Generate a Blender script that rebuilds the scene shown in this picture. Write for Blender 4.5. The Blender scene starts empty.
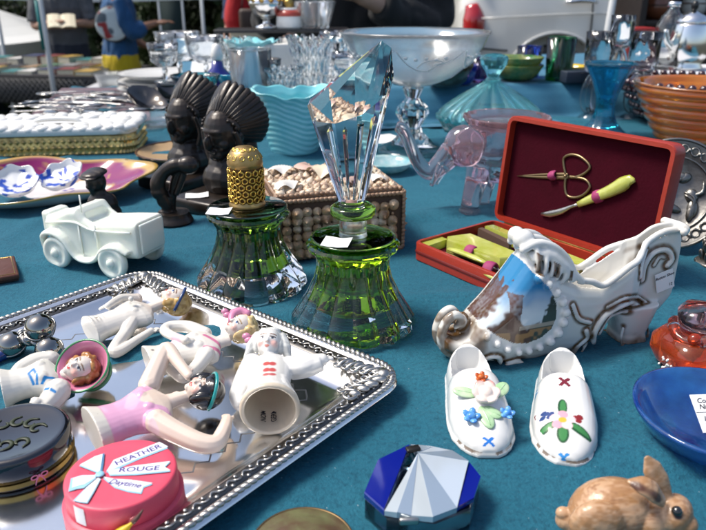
import bpy, bmesh, math, random
import numpy as np
from mathutils import Vector, Matrix, noise
# All modelling below is written in centimetres (table top at z = 0) and stored in metres.
S = 0.01
PI = math.pi
rnd = random.Random(7)
scene = bpy.context.scene
COL = scene.collection
H = 24.0                       # camera height over the table top
PITCH = math.radians(22.0)
FPX = 686.0
CP, SP = math.cos(PITCH), math.sin(PITCH)
def _ray(px, py):
    dx = (px-353)/FPX; dy = -(py-265)/FPX
    return dx, CP+dy*SP, -SP+dy*CP
def P(px, py, h=0.0):          # survey point of the photograph at height h
    dx, Y, Z = _ray(px, py); t = (h-H)/Z
    return Vector((dx*t, Y*t, h))
def Q(px, py, Yd):             # survey point at distance Yd
    dx, Y, Z = _ray(px, py); t = Yd/Y
    return Vector((dx*t, Yd, H+Z*t))
def VP(px, py, p0, d):         # survey point on the upright plane through p0 along d -> (s, z)
    dx, Y, Z = _ray(px, py)
    nx, ny = -d[1], d[0]
    t = (p0[0]*nx+p0[1]*ny)/(dx*nx+Y*ny)
    x, y = dx*t, Y*t
    return ((x-p0[0])*d[0]+(y-p0[1])*d[1], H+Z*t)
def SC(Yd, z=0.0): return (Yd*CP+(H-z)*SP)/FPX      # cm per pixel there

# ---------- geometry: (verts, faces) ----------
def V3(*a): return Vector(a)
def lathe(prof, n=32, mod=None, caps=True, c=(0,0,0)):
    vs, fs = [], []
    m = len(prof)
    for i, (r, z) in enumerate(prof):
        for k in range(n):
            a = 2*PI*k/n
            rr, zz = r, z
            if mod: rr, zz = mod(r, z, a, i)
            vs.append((c[0]+rr*math.cos(a), c[1]+rr*math.sin(a), c[2]+zz))
    for i in range(m-1):
        for k in range(n):
            k2 = (k+1) % n
            fs.append((i*n+k, i*n+k2, (i+1)*n+k2, (i+1)*n+k))
    if caps:
        fs.append(tuple(range(n-1, -1, -1)))
        fs.append(tuple((m-1)*n+k for k in range(n)))
    return np.array(vs), fs
def shell_prof(outer, t):       # thick vessel: outer wall up, inner wall down
    inner = [(max(r-t, 0.02), max(z, outer[0][1]+t)) for r, z in outer if r > t*0.5]
    return [(0.02, outer[0][1])]+outer+inner[::-1]+[(0.02, outer[0][1]+t)]
def cat(pts, sub=6):            # Catmull-Rom resampling
    pts = [Vector(p) if len(p) == 3 else Vector((p[0], p[1], 0)) for p in pts]
    if len(pts) < 3: return pts
    q = [pts[0]*2-pts[1]]+pts+[pts[-1]*2-pts[-2]]
    out = []
    for i in range(1, len(q)-2):
        for j in range(sub):
            t = j/sub
            a, b, c, d = q[i-1], q[i], q[i+1], q[i+2]
            out.append(0.5*((2*b)+(c-a)*t+(2*a-5*b+4*c-d)*t*t+(3*b-a-3*c+d)*t*t*t))
    out.append(q[-2].copy())
    return out
def lerp_list(r, n):
    return [float(v) for v in np.interp(np.linspace(0, 1, n), np.linspace(0, 1, len(r)), r)]
def tube(pts, rad, n=10, sub=0, flat=1.0, up=None, closed=False):
    pts = [Vector(p) for p in pts]
    if not isinstance(rad, (list, tuple)): rad = [rad]*len(pts)
    if sub: 
        pts = cat(pts, sub); rad = lerp_list(rad, len(pts))
    elif len(rad) != len(pts): rad = lerp_list(rad, len(pts))
    m = len(pts); vs, fs = [], []
    prev = None
    for i in range(m):
        if closed: t = pts[(i+1) % m]-pts[(i-1) % m]
        else: t = pts[min(i+1, m-1)]-pts[max(i-1, 0)]
        if t.length < 1e-9: t = Vector((0, 0, 1))
        t.normalize()
        if prev is None:
            u = Vector(up) if up is not None else (Vector((0, 0, 1)) if abs(t.z) < .9 else Vector((1, 0, 0)))
        else: u = prev
        u = u-t*u.dot(t)
        if u.length < 1e-6: u = t.orthogonal()
        u.normalize(); prev = u
        w = t.cross(u)
        for k in range(n):
            a = 2*PI*k/n
            vs.append(pts[i]+u*(math.cos(a)*rad[i]*flat)+w*(math.sin(a)*rad[i]))
    for i in range(m-1 if not closed else m):
        j = (i+1) % m
        for k in range(n):
            k2 = (k+1) % n
            fs.append((i*n+k, i*n+k2, j*n+k2, j*n+k))
    if not closed:
        fs.append(tuple(range(n-1, -1, -1))); fs.append(tuple((m-1)*n+k for k in range(n)))
    return np.array([tuple(v) for v in vs]), fs
def capsule(pts, rad, n=12, sub=4, flat=1.0, up=None):      # a tube with rounded ends
    g = [tube(pts, rad, n, sub, flat, up)]
    r = rad if isinstance(rad, (list, tuple)) else [rad, rad]
    g.append(ell(pts[0], (r[0],)*3, n=10)); g.append(ell(pts[-1], (r[-1],)*3, n=10))
    return join(*g)
def ell(c, r, rot=None, n=14):
    m = max(6, n//2+2); vs, fs = [], []
    if not isinstance(r, (tuple, list)): r = (r, r, r)
    for i in range(1, m):
        ph = PI*i/m
        for k in range(n):
            a = 2*PI*k/n
            vs.append(Vector((r[0]*math.sin(ph)*math.cos(a), r[1]*math.sin(ph)*math.sin(a), r[2]*math.cos(ph))))
    vs.append(Vector((0, 0, r[2]))); vs.append(Vector((0, 0, -r[2])))
    top, bot = len(vs)-2, len(vs)-1
    for i in range(m-2):
        for k in range(n):
            k2 = (k+1) % n
            fs.append((i*n+k, (i+1)*n+k, (i+1)*n+k2, i*n+k2))
    for k in range(n):
        k2 = (k+1) % n
        fs.append((top, k, k2)); fs.append((bot, (m-2)*n+k2, (m-2)*n+k))
    M = rot if rot is not None else Matrix.Identity(3)
    c = Vector(c)
    return np.array([tuple(M @ v + c) for v in vs]), fs
def prism(poly, z0, z1):
    n = len(poly)
    vs = [(x, y, z0) for x, y in poly]+[(x, y, z1) for x, y in poly]
    fs = [tuple(range(n-1, -1, -1)), tuple(range(n, 2*n))]
    for k in range(n):
        k2 = (k+1) % n
        fs.append((k, k2, n+k2, n+k))
    return np.array(vs, float), fs
def loft(rings, caps=True):
    n = len(rings[0]); vs = [tuple(p) for r in rings for p in r]; fs = []
    for i in range(len(rings)-1):
        for k in range(n):
            k2 = (k+1) % n
            fs.append((i*n+k, i*n+k2, (i+1)*n+k2, (i+1)*n+k))
    if caps:
        fs.append(tuple(range(n-1, -1, -1))); fs.append(tuple((len(rings)-1)*n+k for k in range(n)))
    return np.array(vs, float), fs
def boxg(c, s, rz=0.0, bev=0.0, M=None, seg=2):
    bm = bmesh.new()
    bmesh.ops.create_cube(bm, size=1.0)
    for v in bm.verts: v.co = Vector((v.co.x*s[0], v.co.y*s[1], v.co.z*s[2]))
    if bev > 0: bmesh.ops.bevel(bm, geom=bm.edges[:], offset=bev, segments=seg, profile=.5, affect='EDGES')
    g = from_bm(bm)
    R = Matrix.Rotation(rz, 3, 'Z') if M is None else M
    return xf(g, R, c)
def rrect(w, d, r, n=5):
    out = []
    for cx, cy, a0 in ((w/2-r, d/2-r, 0), (-w/2+r, d/2-r, PI/2), (-w/2+r, -d/2+r, PI), (w/2-r, -d/2+r, 1.5*PI)):
        for k in range(n+1):
            a = a0+PI/2*k/n
            out.append((cx+r*math.cos(a), cy+r*math.sin(a)))
    return out
def from_bm(bm):
    bm.verts.index_update()
    g = np.array([tuple(v.co) for v in bm.verts]), [tuple(v.index for v in f.verts) for f in bm.faces]
    bm.free(); return g
def hull(pts):
    bm = bmesh.new()
    for p in pts: bm.verts.new(p)
    r = bmesh.ops.convex_hull(bm, input=bm.verts[:])
    bad = [v for v in bm.verts if not v.link_faces]
    if bad: bmesh.ops.delete(bm, geom=bad, context='VERTS')
    bmesh.ops.dissolve_limit(bm, angle_limit=.02, verts=bm.verts[:], edges=bm.edges[:])
    return from_bm(bm)
def join(*gs):
    vs, fs, o = [], [], 0
    for v, f in gs:
        vs.append(np.asarray(v, float).reshape(-1, 3)); fs += [tuple(i+o for i in q) for q in f]; o += len(v)
    return np.concatenate(vs), fs
def xf(g, R=None, t=(0, 0, 0), s=1.0):
    v = np.asarray(g[0], float)*s
    if R is not None: v = v @ np.array(R.to_3x3()).T
    return v+np.array(tuple(t)), g[1]
def frame(f, up):                # 3x3 with columns right, forward, up
    f = Vector(f).normalized(); up = Vector(up); r = f.cross(up).normalized(); u = r.cross(f)
    return Matrix((r, f, u)).transposed()
def RZ(a): return Matrix.Rotation(a, 3, 'Z')
def RX(a): return Matrix.Rotation(a, 3, 'X')
def RY(a): return Matrix.Rotation(a, 3, 'Y')
def ring(c, R, r, n=24, k=8, M=None):
    pts = [Vector((R*math.cos(2*PI*i/n), R*math.sin(2*PI*i/n), 0)) for i in range(n)]
    if M is not None: pts = [M @ p for p in pts]
    return tube([p+Vector(c) for p in pts], r, k, closed=True, up=(0.01, 0.02, 1) if M is None else M @ Vector((0, 0, 1)))

# ---------- objects ----------
def to_mesh(name, g, off=(0, 0, 0), smooth=True, fix=True):
    me = bpy.data.meshes.new(name)
    v = (np.asarray(g[0], float)-np.array(tuple(off)))*S
    me.from_pydata([tuple(p) for p in v], [], g[1])
    if fix:
        bm = bmesh.new(); bm.from_mesh(me); bmesh.ops.recalc_face_normals(bm, faces=bm.faces[:]); bm.to_mesh(me); bm.free()
    me.polygons.foreach_set('use_smooth', [smooth]*len(me.polygons))
    me.update()
    return me
def off_of(parent):
    o = Vector((0, 0, 0))
    while parent is not None:
        o += Vector(parent.location)/S; parent = parent.parent
    return o
def link(name, me, mat, parent=None, at=None):
    o = bpy.data.objects.new(name, me); COL.objects.link(o)
    if mat is not None:
        for m in (mat if isinstance(mat, (list, tuple)) else [mat]): me.materials.append(m)
    if parent is not None: o.parent = parent
    elif at is not None: o.location = Vector(at)*S
    return o
def part(name, g, mat, parent, smooth=True, fix=True, angle=None):
    me = to_mesh(name, g, off_of(parent), smooth, fix)
    if angle is not None: sharp(me, angle)
    return link(name, me, mat, parent)
def solo(name, g, mat, at, label, cat_, group=None, smooth=True, kind=None, angle=None, fix=True):
    me = to_mesh(name, g, at, smooth, fix)
    if angle is not None: sharp(me, angle)
    o = link(name, me, mat, None, at)
    return tag(o, label, cat_, group, kind)
def thing(name, at, label, cat_, group=None):
    o = bpy.data.objects.new(name, None); COL.objects.link(o)
    o.empty_display_size = .01
    o.location = Vector(at)*S
    return tag(o, label, cat_, group)
def tag(o, label=None, cat_=None, group=None, kind=None):
    if label: o['label'] = label
    if cat_: o['category'] = cat_
    if group: o['group'] = group
    if kind: o['kind'] = kind
    return o
def sharp(me, deg):
    bm = bmesh.new(); bm.from_mesh(me)
    lim = math.radians(deg)
    for e in bm.edges:
        e.smooth = not (len(e.link_faces) == 2 and e.calc_face_angle(0) > lim)
    bm.to_mesh(me); bm.free()
def dup(root, loc, rz=None, label=None):
    r = root.copy(); COL.objects.link(r)
    r.location = Vector(loc)*S
    if rz is not None: r.rotation_euler = (0, 0, rz) if not isinstance(rz, tuple) else rz
    if label: r['label'] = label
    for ch in list(root.children):
        c = ch.copy(); COL.objects.link(c); c.parent = r
        for g2 in list(ch.children):
            d = g2.copy(); COL.objects.link(d); d.parent = c
    return r
def organic(name, g, vox, mat, parent=None, smooth_it=4, cut=None, at=None, fac=.5, pre=False):
    """union of rough shapes grown into one continuous surface; cut = shape carved out"""
    off = off_of(parent) if parent is not None else Vector(at or (0, 0, 0))
    me = to_mesh(name+'_raw', g, off)
    o = bpy.data.objects.new(name+'_raw', me); COL.objects.link(o)
    extra = None
    m = o.modifiers.new('r', 'REMESH'); m.mode = 'VOXEL'; m.voxel_size = vox*S; m.use_smooth_shade = True
    if smooth_it:
        m = o.modifiers.new('s', 'SMOOTH'); m.factor = fac; m.iterations = smooth_it
    if cut is not None:
        me2 = to_mesh(name+'_cut', cut, off); extra = bpy.data.objects.new(name+'_cut', me2); COL.objects.link(extra)
        m = o.modifiers.new('b', 'BOOLEAN'); m.operation = 'DIFFERENCE'; m.object = extra; m.solver = 'EXACT'
        m = o.modifiers.new('r2', 'REMESH'); m.mode = 'VOXEL'; m.voxel_size = vox*S; m.use_smooth_shade = True
        m = o.modifiers.new('s2', 'SMOOTH'); m.factor = .5; m.iterations = 3
    dg = bpy.context.evaluated_depsgraph_get(); dg.update()
    new = bpy.data.meshes.new_from_object(o.evaluated_get(dg)); new.name = name
    for x in (o, extra):
        if x is not None:
            d = x.data; bpy.data.objects.remove(x); bpy.data.meshes.remove(d)
    new.polygons.foreach_set('use_smooth', [True]*len(new.polygons))
    return link(name, new, mat, parent, None if parent is not None else (at or (0, 0, 0)))
def wco(o):                      # world coordinates in cm
    me = o.data; a = np.empty(len(me.vertices)*3); me.vertices.foreach_get('co', a)
    return a.reshape(-1, 3)/S+np.array(tuple(off_of(o)))
def wno(o):
    me = o.data; a = np.empty(len(me.vertices)*3); me.vertices.foreach_get('normal', a)
    return a.reshape(-1, 3)
def paint(o, col):
    me = o.data; at_ = me.color_attributes.new('Col', 'FLOAT_COLOR', 'POINT')
    c = np.ones((len(me.vertices), 4)); c[:, :3] = col
    at_.data.foreach_set('color', c.ravel())
def mixc(base, c, w):
    w = np.clip(w, 0, 1)[:, None]
    return base*(1-w)+np.array(c)*w
def sst(a, b, x): 
    t = np.clip((x-a)/(b-a), 0, 1); return t*t*(3-2*t)
def dseg(p, a, b):               # distance from points to a segment
    a = np.array(tuple(a), float); b = np.array(tuple(b), float); ab = b-a
    t = np.clip(((p-a) @ ab)/max(ab @ ab, 1e-9), 0, 1)
    return np.linalg.norm(p-(a+t[:, None]*ab), axis=1)
def dpoly(p, pts):
    d = np.full(len(p), 1e9)
    for a, b in zip(pts[:-1], pts[1:]): d = np.minimum(d, dseg(p, a, b))
    return d
def inpoly(x, y, poly):
    r = np.zeros(len(x), bool); j = len(poly)-1
    for i in range(len(poly)):
        xi, yi = poly[i]; xj, yj = poly[j]
        c = ((yi > y) != (yj > y)) & (x < (xj-xi)*(y-yi)/((yj-yi) or 1e-9)+xi)
        r ^= c; j = i
    return r
_rng = np.random.default_rng(3)
_perm = _rng.random((32, 32, 32))
def vnoise(p, f=1.0):            # smooth value noise
    q = p*f; i = np.floor(q).astype(int); t = q-i; t = t*t*(3-2*t); out = 0
    for dx in (0, 1):
        for dy in (0, 1):
            for dz in (0, 1):
                w = (t[:, 0] if dx else 1-t[:, 0])*(t[:, 1] if dy else 1-t[:, 1])*(t[:, 2] if dz else 1-t[:, 2])
                out = out+w*_perm[(i[:, 0]+dx) % 32, (i[:, 1]+dy) % 32, (i[:, 2]+dz) % 32]
    return out
def text_geo(s, size, shear=0.0, ext=0.0):
    c = bpy.data.curves.new('txt', 'FONT'); c.body = s; c.size = size; c.shear = shear
    c.align_x = 'CENTER'; c.align_y = 'CENTER'; c.resolution_u = 3; c.extrude = ext; c.offset = size*.018
    o = bpy.data.objects.new('txt', c); COL.objects.link(o)
    dg = bpy.context.evaluated_depsgraph_get(); dg.update()
    me = bpy.data.meshes.new_from_object(o.evaluated_get(dg))
    g = np.array([tuple(v.co) for v in me.vertices]), [tuple(p.vertices) for p in me.polygons]
    bpy.data.objects.remove(o); bpy.data.curves.remove(c); bpy.data.meshes.remove(me)
    return g

# ---------- materials ----------
def srgb(r, g, b):
    f = lambda c: c/12.92 if c <= .04045 else ((c+.055)/1.055)**2.4
    return (f(r/255), f(g/255), f(b/255), 1)
MATS = {}
def mat(name, col=(.5, .5, .5), rough=.4, metal=0.0, trans=0.0, ior=1.5, coat=0.0, sheen=0.0, spec=.5, attr=False,
        var=0.0, vscale=60, bump=0.0, bscale=200, col2=None, sss=0.0, emit=None, rvar=0.0, alpha=1.0, thin=False, btype='NOISE', bdist=.001):
    if name in MATS: return MATS[name]
    m = bpy.data.materials.new(name); m.use_nodes = True; MATS[name] = m
    nt = m.node_tree; b = nt.nodes['Principled BSDF']; L = nt.links.new
    c = tuple(col[:3])+(1,)
    b.inputs['Base Color'].default_value = c
    b.inputs['Roughness'].default_value = rough; b.inputs['Metallic'].default_value = metal
    b.inputs['Transmission Weight'].default_value = trans; b.inputs['IOR'].default_value = ior
    b.inputs['Coat Weight'].default_value = coat; b.inputs['Coat Roughness'].default_value = .05
    b.inputs['Sheen Weight'].default_value = sheen; b.inputs['Specular IOR Level'].default_value = spec
    if sss: 
        b.inputs['Subsurface Weight'].default_value = sss; b.inputs['Subsurface Scale'].default_value = .004
        b.inputs['Subsurface Radius'].default_value = (1, .8, .7)
    tc = nt.nodes.new('ShaderNodeTexCoord')
    src = None
    if attr:
        a = nt.nodes.new('ShaderNodeAttribute'); a.attribute_name = 'Col'; src = a.outputs['Color']
    if var or col2:
        n = nt.nodes.new('ShaderNodeTexNoise'); n.inputs['Scale'].default_value = vscale; n.inputs['Detail'].default_value = 5
        n.inputs['Roughness'].default_value = .6
        L(tc.outputs['Object'], n.inputs['Vector'])
        r = nt.nodes.new('ShaderNodeValToRGB'); r.color_ramp.elements[0].position = .35; r.color_ramp.elements[1].position = .65
        L(n.outputs['Fac'], r.inputs['Fac'])
        if col2:
            mx = nt.nodes.new('ShaderNodeMix'); mx.data_type = 'RGBA'
            mx.inputs['A'].default_value = c; mx.inputs['B'].default_value = tuple(col2[:3])+(1,)
            if src: L(src, mx.inputs['A'])
            L(r.outputs['Color'], mx.inputs['Factor']); src = mx.outputs['Result']
        else:
            mx = nt.nodes.new('ShaderNodeMix'); mx.data_type = 'RGBA'; mx.blend_type = 'MULTIPLY'
            mx.inputs['Factor'].default_value = 1.0
            mr = nt.nodes.new('ShaderNodeMapRange'); mr.inputs['To Min'].default_value = 1-var; mr.inputs['To Max'].default_value = 1.0
            L(n.outputs['Fac'], mr.inputs['Value'])
            mx.inputs['A'].default_value = c
            if src: L(src, mx.inputs['A'])
            L(mr.outputs['Result'], mx.inputs['B']); src = mx.outputs['Result']
        if rvar:
            mr2 = nt.nodes.new('ShaderNodeMapRange'); mr2.inputs['To Min'].default_value = rough; mr2.inputs['To Max'].default_value = rough+rvar
            L(n.outputs['Fac'], mr2.inputs['Value']); L(mr2.outputs['Result'], b.inputs['Roughness'])
    if src: L(src, b.inputs['Base Color'])
    if bump:
        if btype == 'VORONOI':
            n2 = nt.nodes.new('ShaderNodeTexVoronoi'); n2.inputs['Scale'].default_value = bscale; o2 = n2.outputs['Distance']
        else:
            n2 = nt.nodes.new('ShaderNodeTexNoise'); n2.inputs['Scale'].default_value = bscale; n2.inputs['Detail'].default_value = 4; o2 = n2.outputs['Fac']
        L(tc.outputs['Object'], n2.inputs['Vector'])
        bp = nt.nodes.new('ShaderNodeBump'); bp.inputs['Strength'].default_value = bump; bp.inputs['Distance'].default_value = bdist
        L(o2, bp.inputs['Height']); L(bp.outputs['Normal'], b.inputs['Normal'])
    if emit:
        b.inputs['Emission Color'].default_value = tuple(emit[:3])+(1,); b.inputs['Emission Strength'].default_value = emit[3]
    return m
def glass(name, col=(1, 1, 1), rough=.0, ior=1.5, bump=0.0, bscale=60): return mat(name, col, rough, trans=1.0, ior=ior, bump=bump, bscale=bscale)
PORC = lambda: mat('porcelain', rough=.16, coat=.4, attr=True, var=.06, vscale=90, bump=.05, bscale=120)
BISQ = lambda: mat('painted_china', rough=.22, coat=.25, attr=True, var=.07, vscale=120, bump=.08, bscale=150)
CHROME = lambda: mat('polished_silver', (.88, .87, .85), .08, 1.0, var=.14, vscale=60, rvar=.14)
SILVER = lambda: mat('worn_silver', (.60, .58, .54), .26, 1.0, var=.5, vscale=80, rvar=.15, bump=.2, bscale=300)
GOLD = lambda: mat('gilt', (.62, .40, .12), .28, 1.0, var=.4, vscale=120, bump=.2, bscale=300)
PAPER = lambda: mat('white_paper', (.82, .82, .80), .8, var=.05, vscale=100)
INK = lambda: mat('ink', (.015, .015, .03), .7)
BRONZE = lambda: mat('dark_bronze', (.011, .008, .006), .38, .3, col2=(.026, .016, .010), vscale=70, bump=.3, bscale=180, coat=.15)
CLEAR = lambda: glass('clear_glass', (.97, .985, .98))
CLEARB = lambda: mat('cut_glass', (.93, .96, .97), .02, trans=.95, bump=.25, bscale=90)
# ---------- render, camera, light ----------
scene.render.engine = 'CYCLES'
cy = scene.cycles
cy.use_denoising = True
cy.max_bounces = 14; cy.transmission_bounces = 12; cy.glossy_bounces = 6; cy.diffuse_bounces = 3; cy.transparent_max_bounces = 8
cy.blur_glossy = 0.5; cy.caustics_refractive = True; cy.caustics_reflective = True; cy.sample_clamp_indirect = 6.0
vs_ = scene.view_settings
scene.display_settings.display_device = 'sRGB'
vs_.view_transform = 'Standard'; vs_.look = 'None'; vs_.exposure = 1.48; vs_.gamma = 1.0; vs_.use_curve_mapping = False
cam_d = bpy.data.cameras.new('camera'); cam = bpy.data.objects.new('camera', cam_d); COL.objects.link(cam)
cam.location = (0, 0, H*S); cam.rotation_euler = (PI/2-PITCH, 0, 0)
cam_d.sensor_width = 36; cam_d.lens = 36*FPX/706; cam_d.clip_start = .01; cam_d.clip_end = 400
cam_d.dof.use_dof = True; cam_d.dof.focus_distance = .47; cam_d.dof.aperture_fstop = 15
scene.camera = cam
SUN_AZ, SUN_EL = math.radians(-82), math.radians(58)
w = bpy.data.worlds.new('World'); scene.world = w; w.use_nodes = True
sky = w.node_tree.nodes.new('ShaderNodeTexSky'); sky.sky_type = 'NISHITA'; sky.sun_disc = False
sky.sun_elevation = SUN_EL; sky.sun_rotation = SUN_AZ; sky.dust_density = 3.0; sky.air_density = 1.0
w.node_tree.links.new(sky.outputs['Color'], w.node_tree.nodes['Background'].inputs['Color'])
w.node_tree.nodes['Background'].inputs['Strength'].default_value = 0.07
sd = bpy.data.lights.new('sun', 'SUN'); sd.energy = 1.5; sd.angle = math.radians(17); sd.color = (1, .95, .87)
so = bpy.data.objects.new('sun', sd); COL.objects.link(so)
dv = Vector((math.sin(SUN_AZ)*math.cos(SUN_EL), math.cos(SUN_AZ)*math.cos(SUN_EL), math.sin(SUN_EL)))
so.rotation_euler = (-dv).to_track_quat('-Z', 'Y').to_euler(); so.location = dv*20

# ---------- ground ----------
def gz(x, y):
    a = min(max((y-250)/350, 0), 1); b = min(max((-x)/200, 0), 1)
    c = min(max((y-800)/450, 0), 1); d = min(max((-x-150)/200, 0), 1)
    e = min(max((y-330)/150, 0), 1); k = min(max((x-40)/60, 0), 1)
    return -105+21*e*e*(3-2*e)*k*k*(3-2*k)-25*a*a*(3-2*a)*b*b*(3-2*b)-95*c*c*(3-2*c)*d*d*(3-2*d)
def build_ground():
    xs = list(np.linspace(-900, 900, 61)); ys = list(np.linspace(-500, 1500, 61))
    xs = [-30000, -8000, -2500]+xs+[2500, 8000, 30000]; ys = [-30000, -8000, -2000]+ys+[3000, 9000, 30000]
    vs = []; fs = []; nx = len(xs)
    for j, y in enumerate(ys):
        for i, x in enumerate(xs):
            vs.append((x, y, gz(x, y)+(noise.noise(Vector((x*.01, y*.01, 0)))*2 if abs(x) < 2000 else 0)))
    for j in range(len(ys)-1):
        for i in range(nx-1): fs.append((j*nx+i, j*nx+i+1, (j+1)*nx+i+1, (j+1)*nx+i))
    m = mat('trodden_grass', (.018, .024, .010), .95, col2=(.035, .03, .018), vscale=3, bump=.6, bscale=25, bdist=.02)
    o = link('ground', to_mesh('ground', (np.array(vs), fs), fix=False), m); tag(o, kind='structure')
build_ground()

# ---------- the stall table with its cloth ----------
TA = math.radians(11.5); EU = Vector((math.cos(TA), math.sin(TA), 0)); EV = Vector((-math.sin(TA), math.cos(TA), 0))
def UV(u, v, z=0.0): return EU*u+EV*v+Vector((0, 0, z))
def toUV(p): p = Vector(p); return p.dot(EU), p.dot(EV)
U0, U1, V0, V1 = -35.0, 122.0, -4.0, 193.0
TU0, TU1, TV0, TV1, TZ = -6.0, 112.0, 128.5, 190.0, 6.3      # raised back step under the cloth
tb = thing('trestle_table', UV(43, 95, -105), 'long folding stall table standing hidden under the teal cloth', 'table')
WOOD = mat('plain_wood', (.22, .13, .07), .6, var=.4, vscale=20)
STEEL = mat('grey_steel', (.25, .25, .26), .4, .8)
c_ = UV((U0+U1)/2, (V0+V1)/2)
part('tabletop', boxg((c_.x, c_.y, -2.4), (U1-U0-1.2, V1-V0-1.2, 3.2), TA, .3), WOOD, tb)
part('riser', boxg(tuple(UV((TU0+TU1)/2, (TV0+TV1)/2, TZ/2-.6)), (TU1-TU0-3, TV1-TV0-3, TZ-1.6), TA, .2), WOOD, tb)
for a in (.06, .94):
    for b in (.06, .94):
        q = UV(U0+(U1-U0)*a, V0+(V1-V0)*b)
        part('leg', tube([q+Vector((0, 0, -105)), q+Vector((0, 0, -4))], 1.6, 10), STEEL, tb)
def cloth_h(u, v):
    p = Vector((u*.05, v*.05, 0))
    h = noise.noise(p*1.1)*.10+noise.noise(Vector((u*.03, v*.22, 3)))*.10
    # long soft ripples across the stall
    rg = abs(noise.noise(Vector((u*.025+v*.01, v*.07-u*.02, 8))))
    h += .52*max(0, 1-rg*7)
    r2 = abs(noise.noise(Vector((u*.07+v*.03, v*.045-u*.05, 21)))); h += .26*max(0, 1-r2*11)
    h += noise.noise(Vector((u*.45, v*.45, 2)))*.06
    for uc, vc in ((2.5, None), (38.0, None), (None, 33.0), (None, 70.0)):
        dd = abs((u-uc) if uc is not None else (v-vc))+.5*noise.noise(Vector((u*.06, v*.06, 4)))
        h += .16*max(0, 1-abs(dd)/.9)
    d = min(u-TU0, TU1-u, v-TV0, TV1-v)
    k = min(max((d+1.8)/2.6, 0), 1); k = k*k*(3-2*k)
    if -14 < d < 1: h += (1-abs(k-.5)*2)*.0+math.exp(-((d+2.5)/3)**2)*.5*(noise.noise(Vector((u*.16, v*.16, 5)))+.3)
    return h*(1-.5*k)+TZ*k
def build_cloth():
    st = .9; DR = 96
    def axis(a0, a1):
        n = int((a1-a0)/st); a = list(np.linspace(a0, a1, n+1))
        pre = [a0-d for d in np.linspace(DR, .6, 20)]; post = [a1+d for d in np.linspace(.6, DR, 20)]
        return pre+a+post
    us, vv = axis(U0, U1), axis(V0, V1)
    extra = [TU0-1.8+i*.3 for i in range(9)]
    us = sorted(us+extra); vv = sorted(vv+[TV0-1.9+i*.25 for i in range(11)])
    idx = {}; vs = []; fs = []
    for j, v in enumerate(vv):
        for i, u in enumerate(us):
            du = max(U0-u, u-U1, 0); dv_ = max(V0-v, v-V1, 0)
            if du > 0 and dv_ > 0: 
                if du > 1 or dv_ > 1: continue
            uu, v2 = min(max(u, U0), U1), min(max(v, V0), V1)
            d = max(du, dv_)
            h = cloth_h(uu, v2) if d == 0 else 0
            if d > 0:
                along = v2 if du > 0 else uu
                wv = math.sin(along*.35+1.5*noise.noise(Vector((along*.05, 1, 2))))*2.2*min(d/40, 1)+.8*min(1, d)
                h = -d
                if du > 0: uu += wv*(1 if u > U1 else -1)
                else: v2 += wv*(1 if v > V1 else -1)
            idx[(i, j)] = len(vs); vs.append(tuple(UV(uu, v2, h)))
    for j in range(len(vv)-1):
        for i in range(len(us)-1):
            k = [(i, j), (i+1, j), (i+1, j+1), (i, j+1)]
            if all(q in idx for q in k): fs.append(tuple(idx[q] for q in k))
    m = mat('teal_cloth', (.008, .090, .140), .85, sheen=.18, col2=(.015, .118, .172), vscale=7, bump=.9, bscale=600, spec=.25)
    nt = m.node_tree; src = nt.nodes['Principled BSDF'].inputs['Base Color'].links[0].from_socket        # weave mottling and specks of lint
    tcn = [n for n in nt.nodes if n.bl_idname == 'ShaderNodeTexCoord'][0]
    def layer(scale, p0, p1, col, fac, src):
        n = nt.nodes.new('ShaderNodeTexNoise'); n.inputs['Scale'].default_value = scale; n.inputs['Detail'].default_value = 3
        r = nt.nodes.new('ShaderNodeMapRange'); r.inputs['From Min'].default_value = p0; r.inputs['From Max'].default_value = p1; r.inputs['To Max'].default_value = fac
        x = nt.nodes.new('ShaderNodeMix'); x.data_type = 'RGBA'; x.inputs['B'].default_value = col
        nt.links.new(tcn.outputs['Object'], n.inputs['Vector']); nt.links.new(n.outputs['Fac'], r.inputs['Value']); nt.links.new(r.outputs['Result'], x.inputs['Factor']); nt.links.new(src, x.inputs['A'])
        return x.outputs['Result']
    s2 = layer(330, .45, .7, (.003, .046, .08, 1), .6, src); s2 = layer(75, .5, .72, (.016, .115, .168, 1), .4, s2); s2 = layer(520, .735, .76, (.35, .42, .45, 1), .8, s2)
    nt.links.new(s2, nt.nodes['Principled BSDF'].inputs['Base Color'])
    b = m.node_tree.nodes['Principled BSDF']; b.inputs['Sheen Tint'].default_value = (.55, .85, 1, 1); b.inputs['Sheen Roughness'].default_value = .35
    return solo('tablecloth', (np.array(vs), fs), m, (0, 0, 0), 'teal cloth with soft wrinkles spread over the whole stall table', 'tablecloth', fix=False)
build_cloth()
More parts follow.
